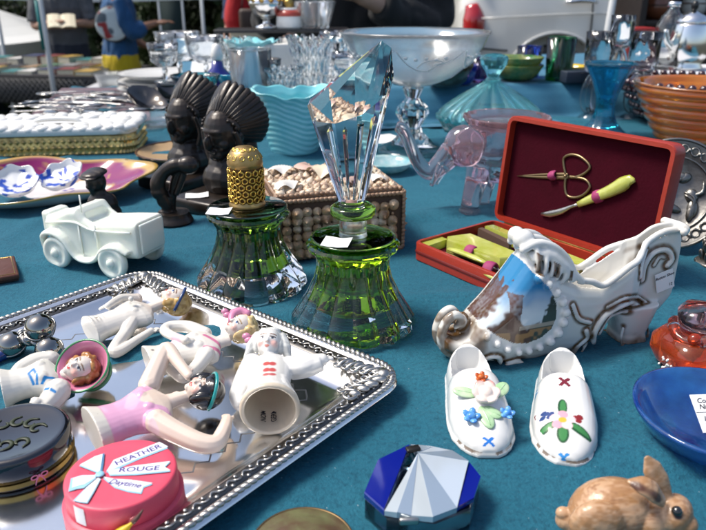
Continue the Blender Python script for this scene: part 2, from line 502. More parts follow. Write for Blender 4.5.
def back_cloth():
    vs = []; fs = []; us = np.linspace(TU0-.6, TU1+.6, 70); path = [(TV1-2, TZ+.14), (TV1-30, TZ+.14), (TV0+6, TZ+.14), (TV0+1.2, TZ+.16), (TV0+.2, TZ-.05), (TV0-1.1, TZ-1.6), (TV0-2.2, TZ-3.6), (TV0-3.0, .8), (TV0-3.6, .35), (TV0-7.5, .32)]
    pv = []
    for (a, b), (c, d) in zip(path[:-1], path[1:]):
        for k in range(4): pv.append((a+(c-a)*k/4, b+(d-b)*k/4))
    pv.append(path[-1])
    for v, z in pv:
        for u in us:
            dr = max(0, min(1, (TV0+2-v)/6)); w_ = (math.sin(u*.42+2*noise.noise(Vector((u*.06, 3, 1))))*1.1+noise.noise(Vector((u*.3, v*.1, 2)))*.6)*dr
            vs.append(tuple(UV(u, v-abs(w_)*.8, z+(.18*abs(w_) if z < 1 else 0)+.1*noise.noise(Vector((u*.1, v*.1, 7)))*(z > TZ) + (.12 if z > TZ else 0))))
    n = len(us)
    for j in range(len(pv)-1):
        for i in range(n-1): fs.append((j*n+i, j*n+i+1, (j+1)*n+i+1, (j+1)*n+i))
    m = mat('lit_step_cloth', (.030, .155, .255), .85, sheen=.18, var=.2, vscale=25, bump=.4, bscale=300, spec=.25)  # added over-sheet: light on the step is put into its paler colour
    solo('lit_step_sheet', (np.array(vs), fs), m, tuple(UV(50, TV0, 0)), 'added paler blue sheet over the raised back step, standing for light on the cloth', 'cloth', fix=False)
back_cloth()
def tz(x, y):                    # height of the cloth
    u, v = toUV((x, y, 0)); return cloth_h(u, v)
# ---------- silver serving tray ----------
TR = Vector((3.75, 37.5, 0)); TUd = Vector((-.775, .632, 0)).normalized(); TVd = Vector((-.632, -.775, 0)).normalized()
LA, LB = 27.8, 40.0
def TP(a, b, z=0.0): return TR+TUd*a+TVd*b+Vector((0, 0, z))
def trap_ring(ins, z, r=2.4, n=8):
    out = []
    w_, d_ = LA-2*ins, LB-2*ins
    rr = max(r-ins*.55, .5)
    for x, y in rrect(w_, d_, rr, n): out.append(tuple(TP(LA/2+x, LB/2+y, z)))
    return out
def build_tray():
    root = thing('serving_tray', TP(LA/2, LB/2, 0), 'polished silver tray with rope edge and corner scrolls, holding the china half dolls', 'tray')
    prof = [(3.1, .03), (2.2, .5), (.5, .9), (.1, 1.05), (0, 1.25), (.12, 1.45), (.35, 1.52), (.6, 1.46), (.75, 1.32), (1.75, 1.12), (1.95, 1.0), (2.6, .5), (2.9, .38), (3.3, .34)]
    rings = [trap_ring(i, z) for i, z in prof]
    part('dish', loft(rings), CHROME(), root, angle=50)
    # rope edge
    base = trap_ring(.25, 1.52, n=10); pts = [Vector(p) for p in base]; gs = []
    per = []; 
    for i in range(len(pts)):
        a, b = pts[i], pts[(i+1) % len(pts)]
        L_ = (b-a).length; n = max(1, round(L_/.42))
        for k in range(n): per.append((a.lerp(b, k/n), (b-a).normalized()))
    for p, t in per:
        f = (t+Vector((t.y, -t.x, 0))*.7+Vector((0, 0, .2))).normalized()
        gs.append(ell(p+Vector((0, 0, .03)), (.17, .33, .15), frame(f, (0, 0, 1)), 8))
    part('rope_edge', join(*gs), SILVER(), root)
    # stamped scroll band on an oxidised ground
    ox = mat('oxidised_silver', (.16, .155, .15), .35, 1.0, var=.5, vscale=150)
    part('band_ground', loft([trap_ring(.78, 1.322), trap_ring(.78, 1.345), trap_ring(1.7, 1.155), trap_ring(1.72, 1.13)], caps=False), ox, root)
    gs = []
    base = [Vector(p) for p in trap_ring(1.2, 1.24, n=6)]
    for i in range(len(base)):
        a, b = base[i], base[(i+1) % len(base)]
        L_ = (b-a).length; n = max(1, round(L_/.52)); t = (b-a).normalized(); q = Vector((t.y, -t.x, 0))
        for k in range(n):
            c = a.lerp(b, (k+.5)/n)+Vector((0, 0, .03)); s = 1 if k % 2 else -1
            arc = [c+t*(-.3+.6*j/6)+q*(s*.25*math.sin(PI*j/6)-.1*s)+Vector((0, 0, .02+.06*math.sin(PI*j/6))) for j in range(7)]
            gs.append(tube(arc, .06, 6)); gs.append(ell(c+q*(-.22*s)+Vector((0, 0, .03)), (.12, .12, .07), n=6))
    part('scroll_band', join(*gs), SILVER(), root)
    # leafy corner mounts
    for (ca, cb) in ((0, 0), (LA, 0), (LA, LB), (0, LB)):
        sa, sb = (1 if ca == 0 else -1), (1 if cb == 0 else -1); gs = []
        for k in range(9):
            t = (k-4)/4
            a = ca+sa*(1.25+max(0, t)*2.6+.25*abs(t)); b = cb+sb*(1.25+max(0, -t)*2.6+.25*abs(t))
            p = TP(a, b, 1.5-.05*abs(t)); dr = (TUd*(-sa)*(1-max(0, t)*.7)+TVd*(-sb)*(1-max(0, -t)*.7)).normalized()
            gs.append(ell(p+dr*.1, (.3, .62-.2*abs(t), .24), frame(dr+Vector((0, 0, .1)), (0, 0, 1)), 10))
            gs.append(tube([p-dr*.8+Vector((0, 0, -.1)), p-dr*.4+Vector((0, 0, .14)), p+dr*.25+Vector((0, 0, .24))], [.1, .13, .08], 6, 3)); gs.append(ring(p-dr*.75+Vector((0, 0, .05)), .24, .09, 10, 6))
        for t in (-1.2, -.5, .5, 1.2):
            p = TP(ca+sa*(1.5+max(0, t)*2.4), cb+sb*(1.5+max(0, -t)*2.4), 1.42)
            gs.append(ring(p, .38, .13, 12, 6))
        gs.append(ell(TP(ca+sa*1.3, cb+sb*1.3, 1.55), (.5, .5, .35), n=10))
        part('corner_ornament', join(*gs), SILVER(), root)
    # engraved wavy line inside the floor
    zz = []; ins = 4.6
    c = [TP(ins, ins, .345), TP(LA-ins, ins, .345), TP(LA-ins, LB-ins, .345), TP(ins, LB-ins, .345)]
    for i in range(4):
        a, b = c[i], c[(i+1) % 4]; t = (b-a).normalized(); q = Vector((t.y, -t.x, 0)); n = int((b-a).length/.55)
        for k in range(n): zz.append(a.lerp(b, k/n)+q*(.24 if k % 2 else -.24))
    part('engraved_line', tube(zz, .07, 6, closed=True, flat=.12), mat('engraving', (.25, .25, .25), .45, .8), root)
build_tray()

# ---------- card tags ----------
def tag_card(c, w_, h_, rz, label, tilt=0.0, group='white price tags'):
    n = 8; rows = []
    for k in range(n+1):                     # a slip of card with lifted ends
        x = -w_/2+w_*k/n; z = .10*abs(2*x/w_)**2.2*(1 if x > 0 else .5)
        rows.append([(x, -h_/2+.02*math.sin(k*2.1), z), (x, h_/2, z+.03*math.sin(k)), (x, h_/2, z+.035+.03*math.sin(k)), (x, -h_/2+.02*math.sin(k*2.1), z+.035)])
    g = loft(rows); M = RZ(rz) @ RX(tilt)
    return solo('price_tag', xf(g, M, tuple(c)), PAPER(), tuple(c), label, 'price tag', group, smooth=False)

# ---------- green scent bottles ----------
def bottle(c, name, label, k=1.0, rz=0.0):
    root = thing(name, c, label, 'perfume bottle', 'green scent bottles')
    x, y, z = c
    n = 14
    outer = [(4.35, 0), (4.62, .35), (4.55, .9), (4.0, 1.75), (3.35, 2.8), (2.85, 3.9), (2.62, 4.9), (2.68, 5.6), (2.95, 6.1), (3.28, 6.35), (3.36, 6.6), (3.2, 6.8), (1.6, 6.95)]
    def md(r, zz, a, i):
        f = abs(math.cos(a*n/2)); 
        cut = .075*(1-f)**1.3*(1 if zz < 6.2 else .35)
        return r*(1+.03-cut), zz
    part('crystal_body', lathe(outer, n*8, md, c=c), CLEAR(), root, angle=16)
    inner = [(1.6, 1.5), (2.6, 1.6), (2.72, 1.95), (2.6, 2.5), (2.4, 3.2), (2.25, 4.2), (2.15, 5.0), (2.3, 5.7), (2.75, 6.25), (2.8, 6.5), (1.5, 6.62)]
    def md2(r, zz, a, i): return r*(1-.03*abs(math.sin(a*n/2))), zz
    g_in = glass('green_crystal', (.24, .44, .008), ior=1.3) if k == 1.0 else glass('dark_green_crystal', (.08, .17, .014), ior=1.3)
    part('green_core', lathe(inner, n*8, md2, c=c), g_in, root, angle=20)
    return root
B2 = (0.0, 47.3, 0.05); B1 = (-8.75, 54.6, .05)
GREENG = glass('green_glass', (.28, .52, .05))
b2 = bottle(B2, 'perfume_bottle', 'green cut crystal perfume bottle with a tall clear faceted stopper')
part('shoulder_disc', lathe([(1.2, 6.97), (2.95, 6.99), (3.15, 7.08), (2.9, 7.15), (1.25, 7.2)], 36, c=B2), GREENG, b2)
part('neck', lathe([(1.05, 7.21), (1.0, 7.4), (1.0, 8.5), (1.1, 8.62)], 28, c=B2), glass('frosted_neck', (.93, .97, .9), .25), b2)
part('neck_ring', lathe([(1.1, 8.64), (1.5, 8.7), (1.66, 9.0), (1.62, 9.35), (1.4, 9.5), (1.05, 9.52)], 32, c=B2), GREENG, b2)
def stopper():
    x, y = B2[0], B2[1]; z0 = 9.55
    pts = []
    for k in range(8):
        a = 2*PI*(k+.5)/8; pts.append((x-.1+1.05*math.cos(a), y+.8*math.sin(a), z0+.35))
    top = [(-2.95, .5, 16.9), (-3.1, -.1, 16.6), (-2.75, -.95, 15.7), (-1.2, -1.35, 15.6), (.6, -1.35, 16.2), (2.2, -.9, 17.4), (2.72, -.1, 18.6), (2.55, .55, 20.3), (1.9, .75, 20.75), (.2, .95, 19.2), (-1.6, .9, 17.9)]
    for a, b, cc in top: pts.append((x+a, y+b, cc))
    g = hull(pts)
    s = part('stopper', g, CLEAR(), b2, smooth=False)
    part('stopper_collar', lathe([(.6, z0-.02), (.95, z0+.03), (.9, z0+.2), (.7, z0+.33)], 16, c=(x-.1, y, 0)), CLEAR(), s)
    # cut bevels down the front and a fan of mitre cuts on the slanted crown
    for dx, w_ in ((-1.55, .35), (-.55, .3), (.5, .4), (1.35, .25)):
        g = hull([(x-.1+dx*.35-w_*.25, y-.78, z0+.6), (x-.1+dx*.35+w_*.25, y-.78, z0+.6), (x+dx-w_*.6, y-1.42, 15.3+max(dx, -.5)*.5), (x+dx+w_*.6, y-1.42, 15.4+max(dx, -.5)*.55),
                  (x-.1+dx*.35, y-.5, z0+.6), (x+dx, y-1.0, 15.4)])
        part('mitre_cut', g, CLEAR(), s, smooth=False)
stopper()
tag_card(Vector((B2[0]-1.15, B2[1]-1.75, 7.3)), 2.0, 1.5, -.25, 'white card tag lying on the shoulder of the green bottle with the crystal stopper', .12)
b1 = bottle(B1, 'perfume_bottle', 'green cut crystal perfume bottle with a gold filigree cap', k=.99)
part('shoulder_disc', lathe([(.4, 6.97), (3.1, 6.99), (3.35, 7.1), (3.2, 7.2), (.4, 7.25)], 36, c=B1), glass('dark_green_glass', (.03, .09, .05)), b1)
def cap():
    x, y, _ = B1; z0 = 7.27; R = 1.42
    gold_base = mat('pale_gilt', (.55, .36, .14), .35, .85, var=.35, vscale=120, bump=.3, bscale=250)
    c = part('cap', lathe([(R+.05, z0), (R+.1, z0+.15), (R+.02, z0+.35), (R-.06, z0+.5), (R-.06, z0+3.4), (R+.03, z0+3.5), (R+.03, z0+3.65), (R-.02, z0+4.1), (R-.3, z0+4.6), (.7, z0+4.9), (.05, z0+5.0)], 36, c=(x, y, 0)), gold_base, b1)
    gs = []
    for r_ in range(5):
        zz = z0+.75+r_*.55
        for k in range(15):
            a = 2*PI*(k+.5*(r_ % 2))/15; n = Vector((math.cos(a), math.sin(a), 0))
            M = frame((-n.y, n.x, 0), n); gs.append(ring((x+n.x*(R-.0), y+n.y*(R-.0), zz), .22, .085, 10, 6, M))
            if k % 2: gs.append(ell((x+n.x*R, y+n.y*R, zz+.27), .09, n=6))
    for k in range(12):
        a = 2*PI*k/12
        for rr, zz in ((R-.12, z0+4.15), (.85, z0+4.7)):
            n = Vector((math.cos(a), math.sin(a), .6 if rr > 1 else 1.6)).normalized(); gs.append(ring((x+rr*math.cos(a), y+rr*math.sin(a), zz+.06), .19, .06, 9, 5, frame((-math.sin(a), math.cos(a), 0), n)))
    part('filigree', join(*gs), mat('filigree_gold', (.75, .47, .10), .22, 1.0, var=.3, vscale=150), c)
    part('filigree_ground', lathe([(R-.045, z0+.55), (R-.03, z0+.6), (R-.03, z0+3.2), (R-.045, z0+3.3)], 30, caps=False, c=(x, y, 0)), mat('blackened_gilt', (.10, .05, .015), .5, .6), c)
cap()
tag_card(Vector((B1[0]-2.0, B1[1]-1.9, 7.32)), 1.9, 1.35, -.1, 'white card tag lying on the shoulder of the gold capped bottle', .1)

# ---------- box covered with shells ----------
def shellbox():
    a0 = P(277, 263); b0 = P(402, 250); dx = (b0-a0); Lx = dx.length; dx.normalize(); dy = Vector((-dx.y, dx.x, 0)); W = 10.5; Hh = 6.0
    root = thing('shell_box', a0+dx*(Lx/2)+dy*(W/2), 'square keepsake box covered all over in rows of little sea shells', 'box')
    def L(s, t, z): return a0+dx*s+dy*t+Vector((0, 0, z+.05))
    ang = math.atan2(dx.y, dx.x); cen = L(Lx/2, W/2, Hh/2)
    part('box_body', boxg(tuple(cen), (Lx, W, Hh), ang, .15), mat('brown_card', (.09, .05, .03), .8, var=.3, vscale=40), root)
    cols = [(.44, .28, .15), (.54, .39, .25), (.24, .13, .06), (.62, .50, .36)]
    r = random.Random(5)
    def snail(p, out, size, a):
        M = frame(out, (0, 0, 1)) @ RY(a)
        g = [ell((0, 0, 0), (size*.5, size*.34, size*.5), n=9), ell((0.05*size, size*.22, .05*size), (size*.33, size*.2, size*.33), n=8), ell((.1*size, size*.36, .1*size), (size*.17, size*.14, size*.17), n=6), ell((.13*size, size*.47, .13*size), (size*.08, size*.12, size*.08), n=5)]
        return xf(join(*g), M, p)
    def wall(f, L_, out, nm, nx):
        gs = []; nz = 6
        for i in range(nx):
            for j in range(nz):
                gs.append(snail(f((i+.5)/nx*(L_-1.3)+.65+r.uniform(-.09, .09), .75+j*(Hh-1.3)/nz+r.uniform(-.08, .08)), out, 1.08+r.uniform(-.22, .16), r.uniform(0, 6)) if r.random() > .03 else ell(f((i+.5)/nx*(L_-1.3)+.65, .75+j*(Hh-1.3)/nz), .15, n=6))
        g = join(*gs)
        return g
    def panel(g, nm):
        o = part(nm, g, mat('shell_'+nm, rough=.35, attr=True, coat=.2), root)
        p = wco(o); n1 = vnoise(p, 1.1); c = np.tile(np.array(cols[0]), (len(p), 1)); c = mixc(c, cols[1], sst(.45, .6, n1)); c = mixc(c, cols[2], sst(.62, .8, vnoise(p+50, 1.3))); c = mixc(c, cols[3], sst(.7, .85, vnoise(p+90, .9)))
        c *= (.75+.4*vnoise(p, 5))[:, None]
        paint(o, c)
    panel(wall(lambda s, z: L(s, -.12, z), Lx, -dy, 'front', 12), 'front_shells')
    panel(wall(lambda s, z: L(-.12, s, z), W, -dx, 'left', 9), 'side_shells')
    panel(wall(lambda s, z: L(Lx+.12, s, z), W, dx, 'right', 9), 'end_shells')
    # edging rows of tiny brown cones
    gs = []
    for (f, n, d_) in ((lambda t: L(t*Lx, -.15, Hh-.15), 30, dx), (lambda t: L(t*Lx, -.15, .3), 30, dx), (lambda t: L(-.15, t*W, Hh-.15), 24, dy), (lambda t: L(Lx+.15, t*W, Hh-.15), 24, dy), (lambda t: L(0, -.15, .3+t*(Hh-.5)), 14, Vector((0, 0, 1))), (lambda t: L(Lx, -.15, .3+t*(Hh-.5)), 14, Vector((0, 0, 1))),
                        (lambda t: L(t*Lx, .35, Hh+.25), 26, dx), (lambda t: L(t*Lx, W, Hh+.2), 26, dx), (lambda t: L(.3, t*W, Hh+.25), 22, dy), (lambda t: L(Lx-.3, t*W, Hh+.25), 22, dy)):
        for k in range(n):
            gs.append(ell(f((k+.5)/n), (.2, .3, .22), frame(d_ if abs(d_.z) < .5 else Vector((0.1, 0, 1)), (0, -1, .1) if abs(d_.z) > .5 else (0, 0, 1)), 7))
    part('shell_edging', join(*gs), mat('brown_shell', (.20, .11, .06), .4, col2=(.38, .25, .16), vscale=150), root)
    # lid, heaped with pale shells
    lid = part('lid', boxg(tuple(L(Lx/2, W/2, Hh+.12)), (Lx-.5, W-.5, .3), ang, .1), mat('sanded_lid', (.35, .27, .20), .9, var=.3, vscale=80, bump=.5, bscale=200), root)
    gs = []
    for i in range(13):
        for j in range(11):
            p = L(.8+i*(Lx-1.6)/12+r.uniform(-.2, .2), .8+j*(W-1.6)/10+r.uniform(-.2, .2), Hh+.35)
            gs.append(xf(snail(Vector((0, 0, 0)), Vector((0, 0, 1)) if 0 else Vector((.2, 1, 0)), .75+r.uniform(-.15, .25), r.uniform(0, 6)), RX(r.uniform(.9, 2)), p))
    o = part('lid_shells', join(*gs), mat('pink_shell', rough=.35, attr=True, coat=.2), lid)
    p = wco(o); c = np.tile(np.array((.58, .42, .28)), (len(p), 1)); c = mixc(c, (.70, .58, .44), sst(.45, .7, vnoise(p, .9))); c = mixc(c, (.40, .27, .20), sst(.6, .85, vnoise(p+30, 1.4))); paint(o, c)
    def scallop(p, size, rz, tilt, col):
        n = 22; vs = [(0, 0, .05)]; fs = []; m = 8
        for i in range(1, m+1):
            for k in range(n+1):
                a = PI*(.08+.84*k/n); t = i/m
                rr = size*t*(1+.03*math.cos(k*PI)); zz = size*.38*math.sin(PI*.5*min(1, t*1.2))*(1-.75*t**3)+.03*math.cos(k*PI)*t
                vs.append((rr*math.cos(a)*.8, rr*math.sin(a), zz))
        for k in range(n): fs.append((0, 1+k, 2+k))
        for i in range(m-1):
            for k in range(n): b = 1+i*(n+1)+k; fs.append((b, b+n+1, b+n+2, b+1))
        part('scallop_shell', xf((np.array(vs), fs), RZ(rz) @ RX(tilt), p), mat(col, {'cream_shell': (.72, .62, .45), 'white_shell': (.78, .74, .68), 'rose_shell': (.62, .42, .34)}[col], .35, var=.2, vscale=150, coat=.2), lid, fix=False)
    for s, t, sz, rz, col in ((2.1, 1.4, 2.0, .9, 'white_shell'), (5.4, 4.4, 3.1, -.6, 'cream_shell'), (2.2, 7.2, 2.0, .3, 'white_shell'), (9.9, 2.0, 1.7, -.4, 'white_shell'), (9.8, 7.4, 2.0, .5, 'rose_shell'), (5.5, 8.6, 2.0, 2.2, 'rose_shell'), (11.2, 5.0, 1.5, 1.2, 'cream_shell')):
        scallop(L(s, t, Hh+.5), sz, rz, .12, col)
shellbox()

# ---------- open sewing box ----------
def sewing():
    d = Vector((.6, -.8, 0)); n = Vector((-.8, -.6, 0)); B = Vector((14.5, 67.6, .1)); Wd, D, h = 17.6, 11.0, 1.7
    root = thing('sewing_box', B+d*(Wd/2)+n*(D/2), 'open red leather sewing box lined in maroon velvet with its lid standing up', 'sewing box')
    def L(s, t, z): return B+d*s+n*t+Vector((0, 0, z))
    R3 = Matrix((d, n, Vector((0, 0, 1)))).transposed()
    LEA = mat('red_leather', (.38, .035, .018), .35, var=.3, vscale=60, bump=.25, bscale=350, coat=.2)
    LEAD = mat('dark_red_leather', (.16, .012, .01), .4, var=.3, vscale=60, bump=.2, bscale=350)
    VEL = mat('maroon_velvet', (.050, .001, .008), .95, sheen=.03, spec=.12, var=.5, vscale=45, bump=.3, bscale=400)
    VEL.node_tree.nodes['Principled BSDF'].inputs['Sheen Tint'].default_value = (.8, .1, .2, 1)
    def frame_box(w_, dd, hh, wall, r, floor):
        o = rrect(w_, dd, r, 5); i = rrect(w_-2*wall, dd-2*wall, max(r-wall, .1), 5)
        rings = [[(x, y, 0) for x, y in o], [(x, y, hh-.12) for x, y in o], [(x*(1-.08/w_*2), y*(1-.08/dd*2), hh) for x, y in o], [(x, y, hh) for x, y in i], [(x, y, floor) for x, y in i]]
        return loft(rings)
    g = frame_box(Wd, D, h, .35, .7, .3)
    part('tray', xf(g, R3, L(Wd/2, D/2, 0)), LEA, root, angle=40)
    g = xf((np.array([(x, y, .34) for x, y in rrect(Wd-.74, D-.74, .4)]), [tuple(range(len(rrect(1, 1, .1))))]), R3, L(Wd/2, D/2, 0))
    part('tray_lining', prism_on(rrect(Wd-.74, D-.74, .4), .32, .75, R3, L(Wd/2, D/2, 0)), VEL, root, angle=40)
    part('tray_band', xf(frame_box(Wd+.16, D+.16, .22, .3, .8, 0), R3, L(Wd/2, D/2, .72)), LEAD, root, angle=40)
    # lid: same frame stood upright on the hinge line, leaning back a little
    lean = .10
    Ml = R3 @ RX(PI/2+lean) @ RY(0)
    lz = 10.6
    # local lid coords: x along d, y up the lid, z towards the viewer
    Xl = d; Yl = (Vector((0, 0, 1))*math.cos(lean)-n*math.sin(lean)); Zl = Xl.cross(Yl)
    if Zl.dot(n) < 0: Zl = -Zl
    Rl = Matrix((Xl, Yl, Zl)).transposed()
    lidc = L(Wd/2, -.25, h+.05)+Yl*(lz/2)
    g = frame_box(Wd, lz, 1.5, .45, .9, .25)
    lid = part('lid', xf(g, Rl, lidc-Zl*1.2), LEA, root, angle=40)
    part('lid_lining', prism_on(rrect(Wd-.92, lz-.92, .5), .27, .7, Rl, lidc-Zl*1.2), VEL, lid, angle=40)
    part('hinge', tube([L(1.5, -.1, h+.02), L(Wd-1.5, -.1, h+.02)], .12, 8), GOLD(), root)
    def LP(u, v, zz=.8): return lidc-Zl*(1.2-zz)+Xl*(u-Wd/2)+Yl*(v-lz/2)
    # pixel helper: where a photographed point falls on the lining
    def lp(px, py, zz=.78):
        o = lidc-Zl*(1.2-zz); dx, Y, Z = _ray(px, py); rv = Vector((dx, Y, Z)); cpos = Vector((0, 0, H))
        t = (o-cpos).dot(Zl)/rv.dot(Zl); return cpos+rv*t
    # scissors
    sc = thing('scissors', lp(575, 178), 'small gilt embroidery scissors strapped inside the red box lid', 'scissors')
    GM = mat('tarnished_gilt', (.30, .22, .12), .35, .9, var=.4, vscale=150)
    tip = lp(517, 176); piv = lp(566, 176)
    for sgn, lb in ((1, 'blade'), (-1, 'blade')):
        q = lp(568, 176-sgn*1.0)
        part('blade', tube([tip, lp(540, 176-sgn*1.2), lp(562, 176-sgn*1.6), q], [.03, .13, .18, .16], 8, 3, flat=.5, up=Zl), GM, sc)
    part('pivot_screw', ell(piv+Zl*.1, .17), GM, sc)
    lp_ = lambda pts: [lp(*p) for p in pts]
    part('finger_loop', tube(lp_([(566, 175), (564, 166), (564, 158), (571, 154.5), (581, 157), (590, 166), (585, 173), (576, 177), (569, 177)]), .13, 8, 4, up=Zl), GM, sc)
    part('finger_loop', tube(lp_([(566, 177), (565, 186), (567, 195), (574, 197.5), (583, 195), (590, 187), (586, 180), (577, 177.5), (569, 176.5)]), .13, 8, 4, up=Zl), GM, sc)
    STRAP = mat('pink_ribbon', (.30, .03, .12), .7, bump=.3, bscale=500)
    def strap(p, q, wd, name='strap'):
        a, b = lp(*p, .86), lp(*q, .86); part('ribbon_loop', tube([a-Zl*.12, a.lerp(b, .3)+Zl*.22, a.lerp(b, .7)+Zl*.22, b-Zl*.12], wd, 8, 3, flat=.25, up=Zl), STRAP, lid)
    strap((552, 171.5), (553, 179.5), .42)
    # green handled tool
    tl = thing('manicure_tool', lp(590, 195), 'green handled pick with silver tip strapped beneath the scissors in the lid', 'sewing tool')
    GREEN = mat('green_shell_handle', (.36, .40, .03), .2, col2=(.50, .52, .14), vscale=60, coat=.6)
    hs = [(578, 204.5), (592, 198.5), (610, 191), (622, 184.5), (630, 180.5), (633, 183.5)]
    part('handle', tube([lp(x, y, .95) for x, y in hs], [.28, .42, .55, .66, .5, .28], 8, 2, flat=.5, up=Zl), GREEN, tl, smooth=True)
    part('tip', tube([lp(541, 214, .9), lp(550, 214, .9), lp(562, 211, .9), lp(570, 207, .9), lp(578, 204.5, .9)], [.12, .34, .3, .16, .14], 8, 2, flat=.4, up=Zl), SILVER(), tl)
    strap((596, 191), (599, 202), .5)
    # fitted green pieces lying in the tray
    def tp(px, py, z): return P(px, py, z)
    def slab(name, pts, z0, z1, m, label, cat_, bev=.08):
        q = [tp(x, y, z1) for x, y in pts]; c = sum(q, Vector())/len(q)
        g = loft([[(p.x, p.y, z0) for p in q], [(p.x, p.y, z1-.12) for p in q], [tuple(p.lerp(c, .03)+Vector((0, 0, 0))) for p in q]])
        return solo(name, g, m, (c.x, c.y, z0), label, cat_, angle=40)
    slab('needle_case', [(447, 236), (470, 233), (517, 252), (514, 257), (500, 258), (447, 240)], .8, 2.0, GREEN, 'broad green needle case lying flat in the red sewing box tray', 'needle case')
    slab('ruler', [(485, 225), (492, 224), (588, 261), (586, 264), (580, 265)], .8, 1.9, GREEN, 'long green strip along the hinge side of the sewing box tray', 'sewing tool')
    slab('thimble_case', [(417, 242), (440, 236), (448, 239), (425, 247)], .8, 1.6, GREEN, 'small green case in the near left corner of the sewing box tray', 'needle case')
    slab('thread_card', [(505, 262), (520, 256), (545, 268), (530, 276)], .8, 1.9, GREEN, 'green square piece in the tray beside the big china slipper tongue', 'thread card')
    slab('divider', [(478, 228), (482, 227), (512, 241), (509, 244)], .8, 1.7, mat('brown_lining', (.08, .045, .03), .8), 'brown card divider standing in the sewing box tray', 'divider')
    k = thing('penknife', tp(460, 259, 1.3), 'green handled bodkin knife with bright steel blade in the sewing tray', 'knife')
    part('blade', tube([tp(434, 250, 1.3), tp(446, 253, 1.35), tp(458, 259, 1.35), tp(470, 266, 1.3)], [.05, .2, .28, .2], 8, 2, flat=.3, up=(0, 0, 1)), mat('bright_steel', (.75, .76, .78), .15, 1.0), k)
    part('handle', tube([tp(472, 267, 1.3), tp(480, 270, 1.4), tp(492, 276, 1.4), tp(504, 283, 1.3)], [.25, .36, .42, .36], 8, 2, flat=.6, up=(0, 0, 1)), GREEN, k)
    k = thing('crochet_hook', tp(470, 257, 1.3), 'slender green handled hook with silver point beside the needle case', 'crochet hook')
    part('handle', tube([tp(449, 249, 1.4), tp(460, 252, 1.45), tp(475, 258, 1.45), tp(488, 264, 1.4)], [.3, .42, .38, .2], 8, 2, flat=.6, up=(0, 0, 1)), GREEN, k)
    part('point', tube([tp(488, 264, 1.4), tp(495, 268, 1.4), tp(500, 271, 1.4)], [.2, .28, .08], 8, 2), SILVER(), k)
    for a, b in (((466, 257), (476, 253)), ((485, 275), (495, 269))):
        p, q = tp(*a, 1.2), tp(*b, 1.2); part('ribbon_loop', tube([p, p.lerp(q, .3)+Vector((0, 0, .75)), p.lerp(q, .7)+Vector((0, 0, .75)), q], .5, 8, 3, flat=.25), STRAP, root)
def prism_on(poly, z0, z1, R, t): return xf(prism(poly, z0, z1), R, t)
sewing()

# ---------- octagonal blue and crystal box ----------
def octbox():
    zt = 1.75
    top = [(414, 444), (452, 449), (473, 462), (481, 476), (472, 503), (436, 517), (386, 511), (364, 492), (377, 459)]
    tp = [P(x, y, zt) for x, y in top]; c = sum(tp, Vector())/len(tp)
    root = thing('trinket_box', (c.x, c.y, 0), 'octagonal trinket box with blue glass wings and mirrored fan centre', 'trinket box')
    low = [(c+(p-c)*.985) for p in tp]
    part('base', loft([[(c.x+(p.x-c.x)*.97, c.y+(p.y-c.y)*.97, .06) for p in tp], [(p.x, p.y, .25) for p in low], [(p.x, p.y, zt-.45) for p in low], [(c.x+(p.x-c.x)*.95, c.y+(p.y-c.y)*.95, zt-.36) for p in tp]]), glass('smoky_crystal', (.45, .55, .6), .03), root, smooth=False)
    part('mirror_floor', loft([[(c.x+(p.x-c.x)*.88, c.y+(p.y-c.y)*.88, .12) for p in tp], [(c.x+(p.x-c.x)*.88, c.y+(p.y-c.y)*.88, .3) for p in tp]]), mat('dull_mirror', (.45, .5, .55), .12, 1.0), root, smooth=False)
    def pane(name, pts, z1, m, hgt=.3, dz=0):
        q = [P(x, y, z1) for x, y in pts]; cc = sum(q, Vector())/len(q)
        return part(name, loft([[(p.x, p.y, zt-.34) for p in q], [(p.x, p.y, z1-.07) for p in q], [tuple(p.lerp(cc, .03)) for p in q]]), m, root, smooth=False)
    BLUE = mat('cobalt_glass', (.005, .012, .20), .07, coat=1.0)
    pane('blue_wing', [(410, 443.5), (384, 510), (364, 492), (378, 459)], zt, BLUE)
    pane('blue_wing', [(469, 461), (481, 476), (474, 498), (457, 507.5)], zt-.1, BLUE)
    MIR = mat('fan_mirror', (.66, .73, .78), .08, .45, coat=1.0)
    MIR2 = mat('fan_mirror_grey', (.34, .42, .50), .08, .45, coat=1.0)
    apex = P(418, 453, zt+.22)
    rim = [(384.5, 510), (397, 512.5), (411, 514.5), (433, 517), (457, 507), (468.5, 461), (452, 449.5), (433, 446.5), (410.5, 443.5)]
    for i in range(len(rim)-1):
        a, b = P(*rim[i], zt+.02), P(*rim[i+1], zt+.02)
        dz = Vector((0, 0, .08 if i % 2 else 0))
        lo = Vector((0, 0, -.36))
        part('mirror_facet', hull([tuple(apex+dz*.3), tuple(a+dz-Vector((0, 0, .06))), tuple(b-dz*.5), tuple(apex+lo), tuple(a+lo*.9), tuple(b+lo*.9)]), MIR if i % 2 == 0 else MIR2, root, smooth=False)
    part('hinge_clip', boxg(tuple(P(413, 449, zt+.25)), (.75, .4, .22), .3, .07), mat('dark_metal', (.05, .045, .04), .35, .8), root)
    part('catch', boxg(tuple(P(409, 521, zt-.3)), (.9, .25, .35), .05, .08), SILVER(), root)
octbox()

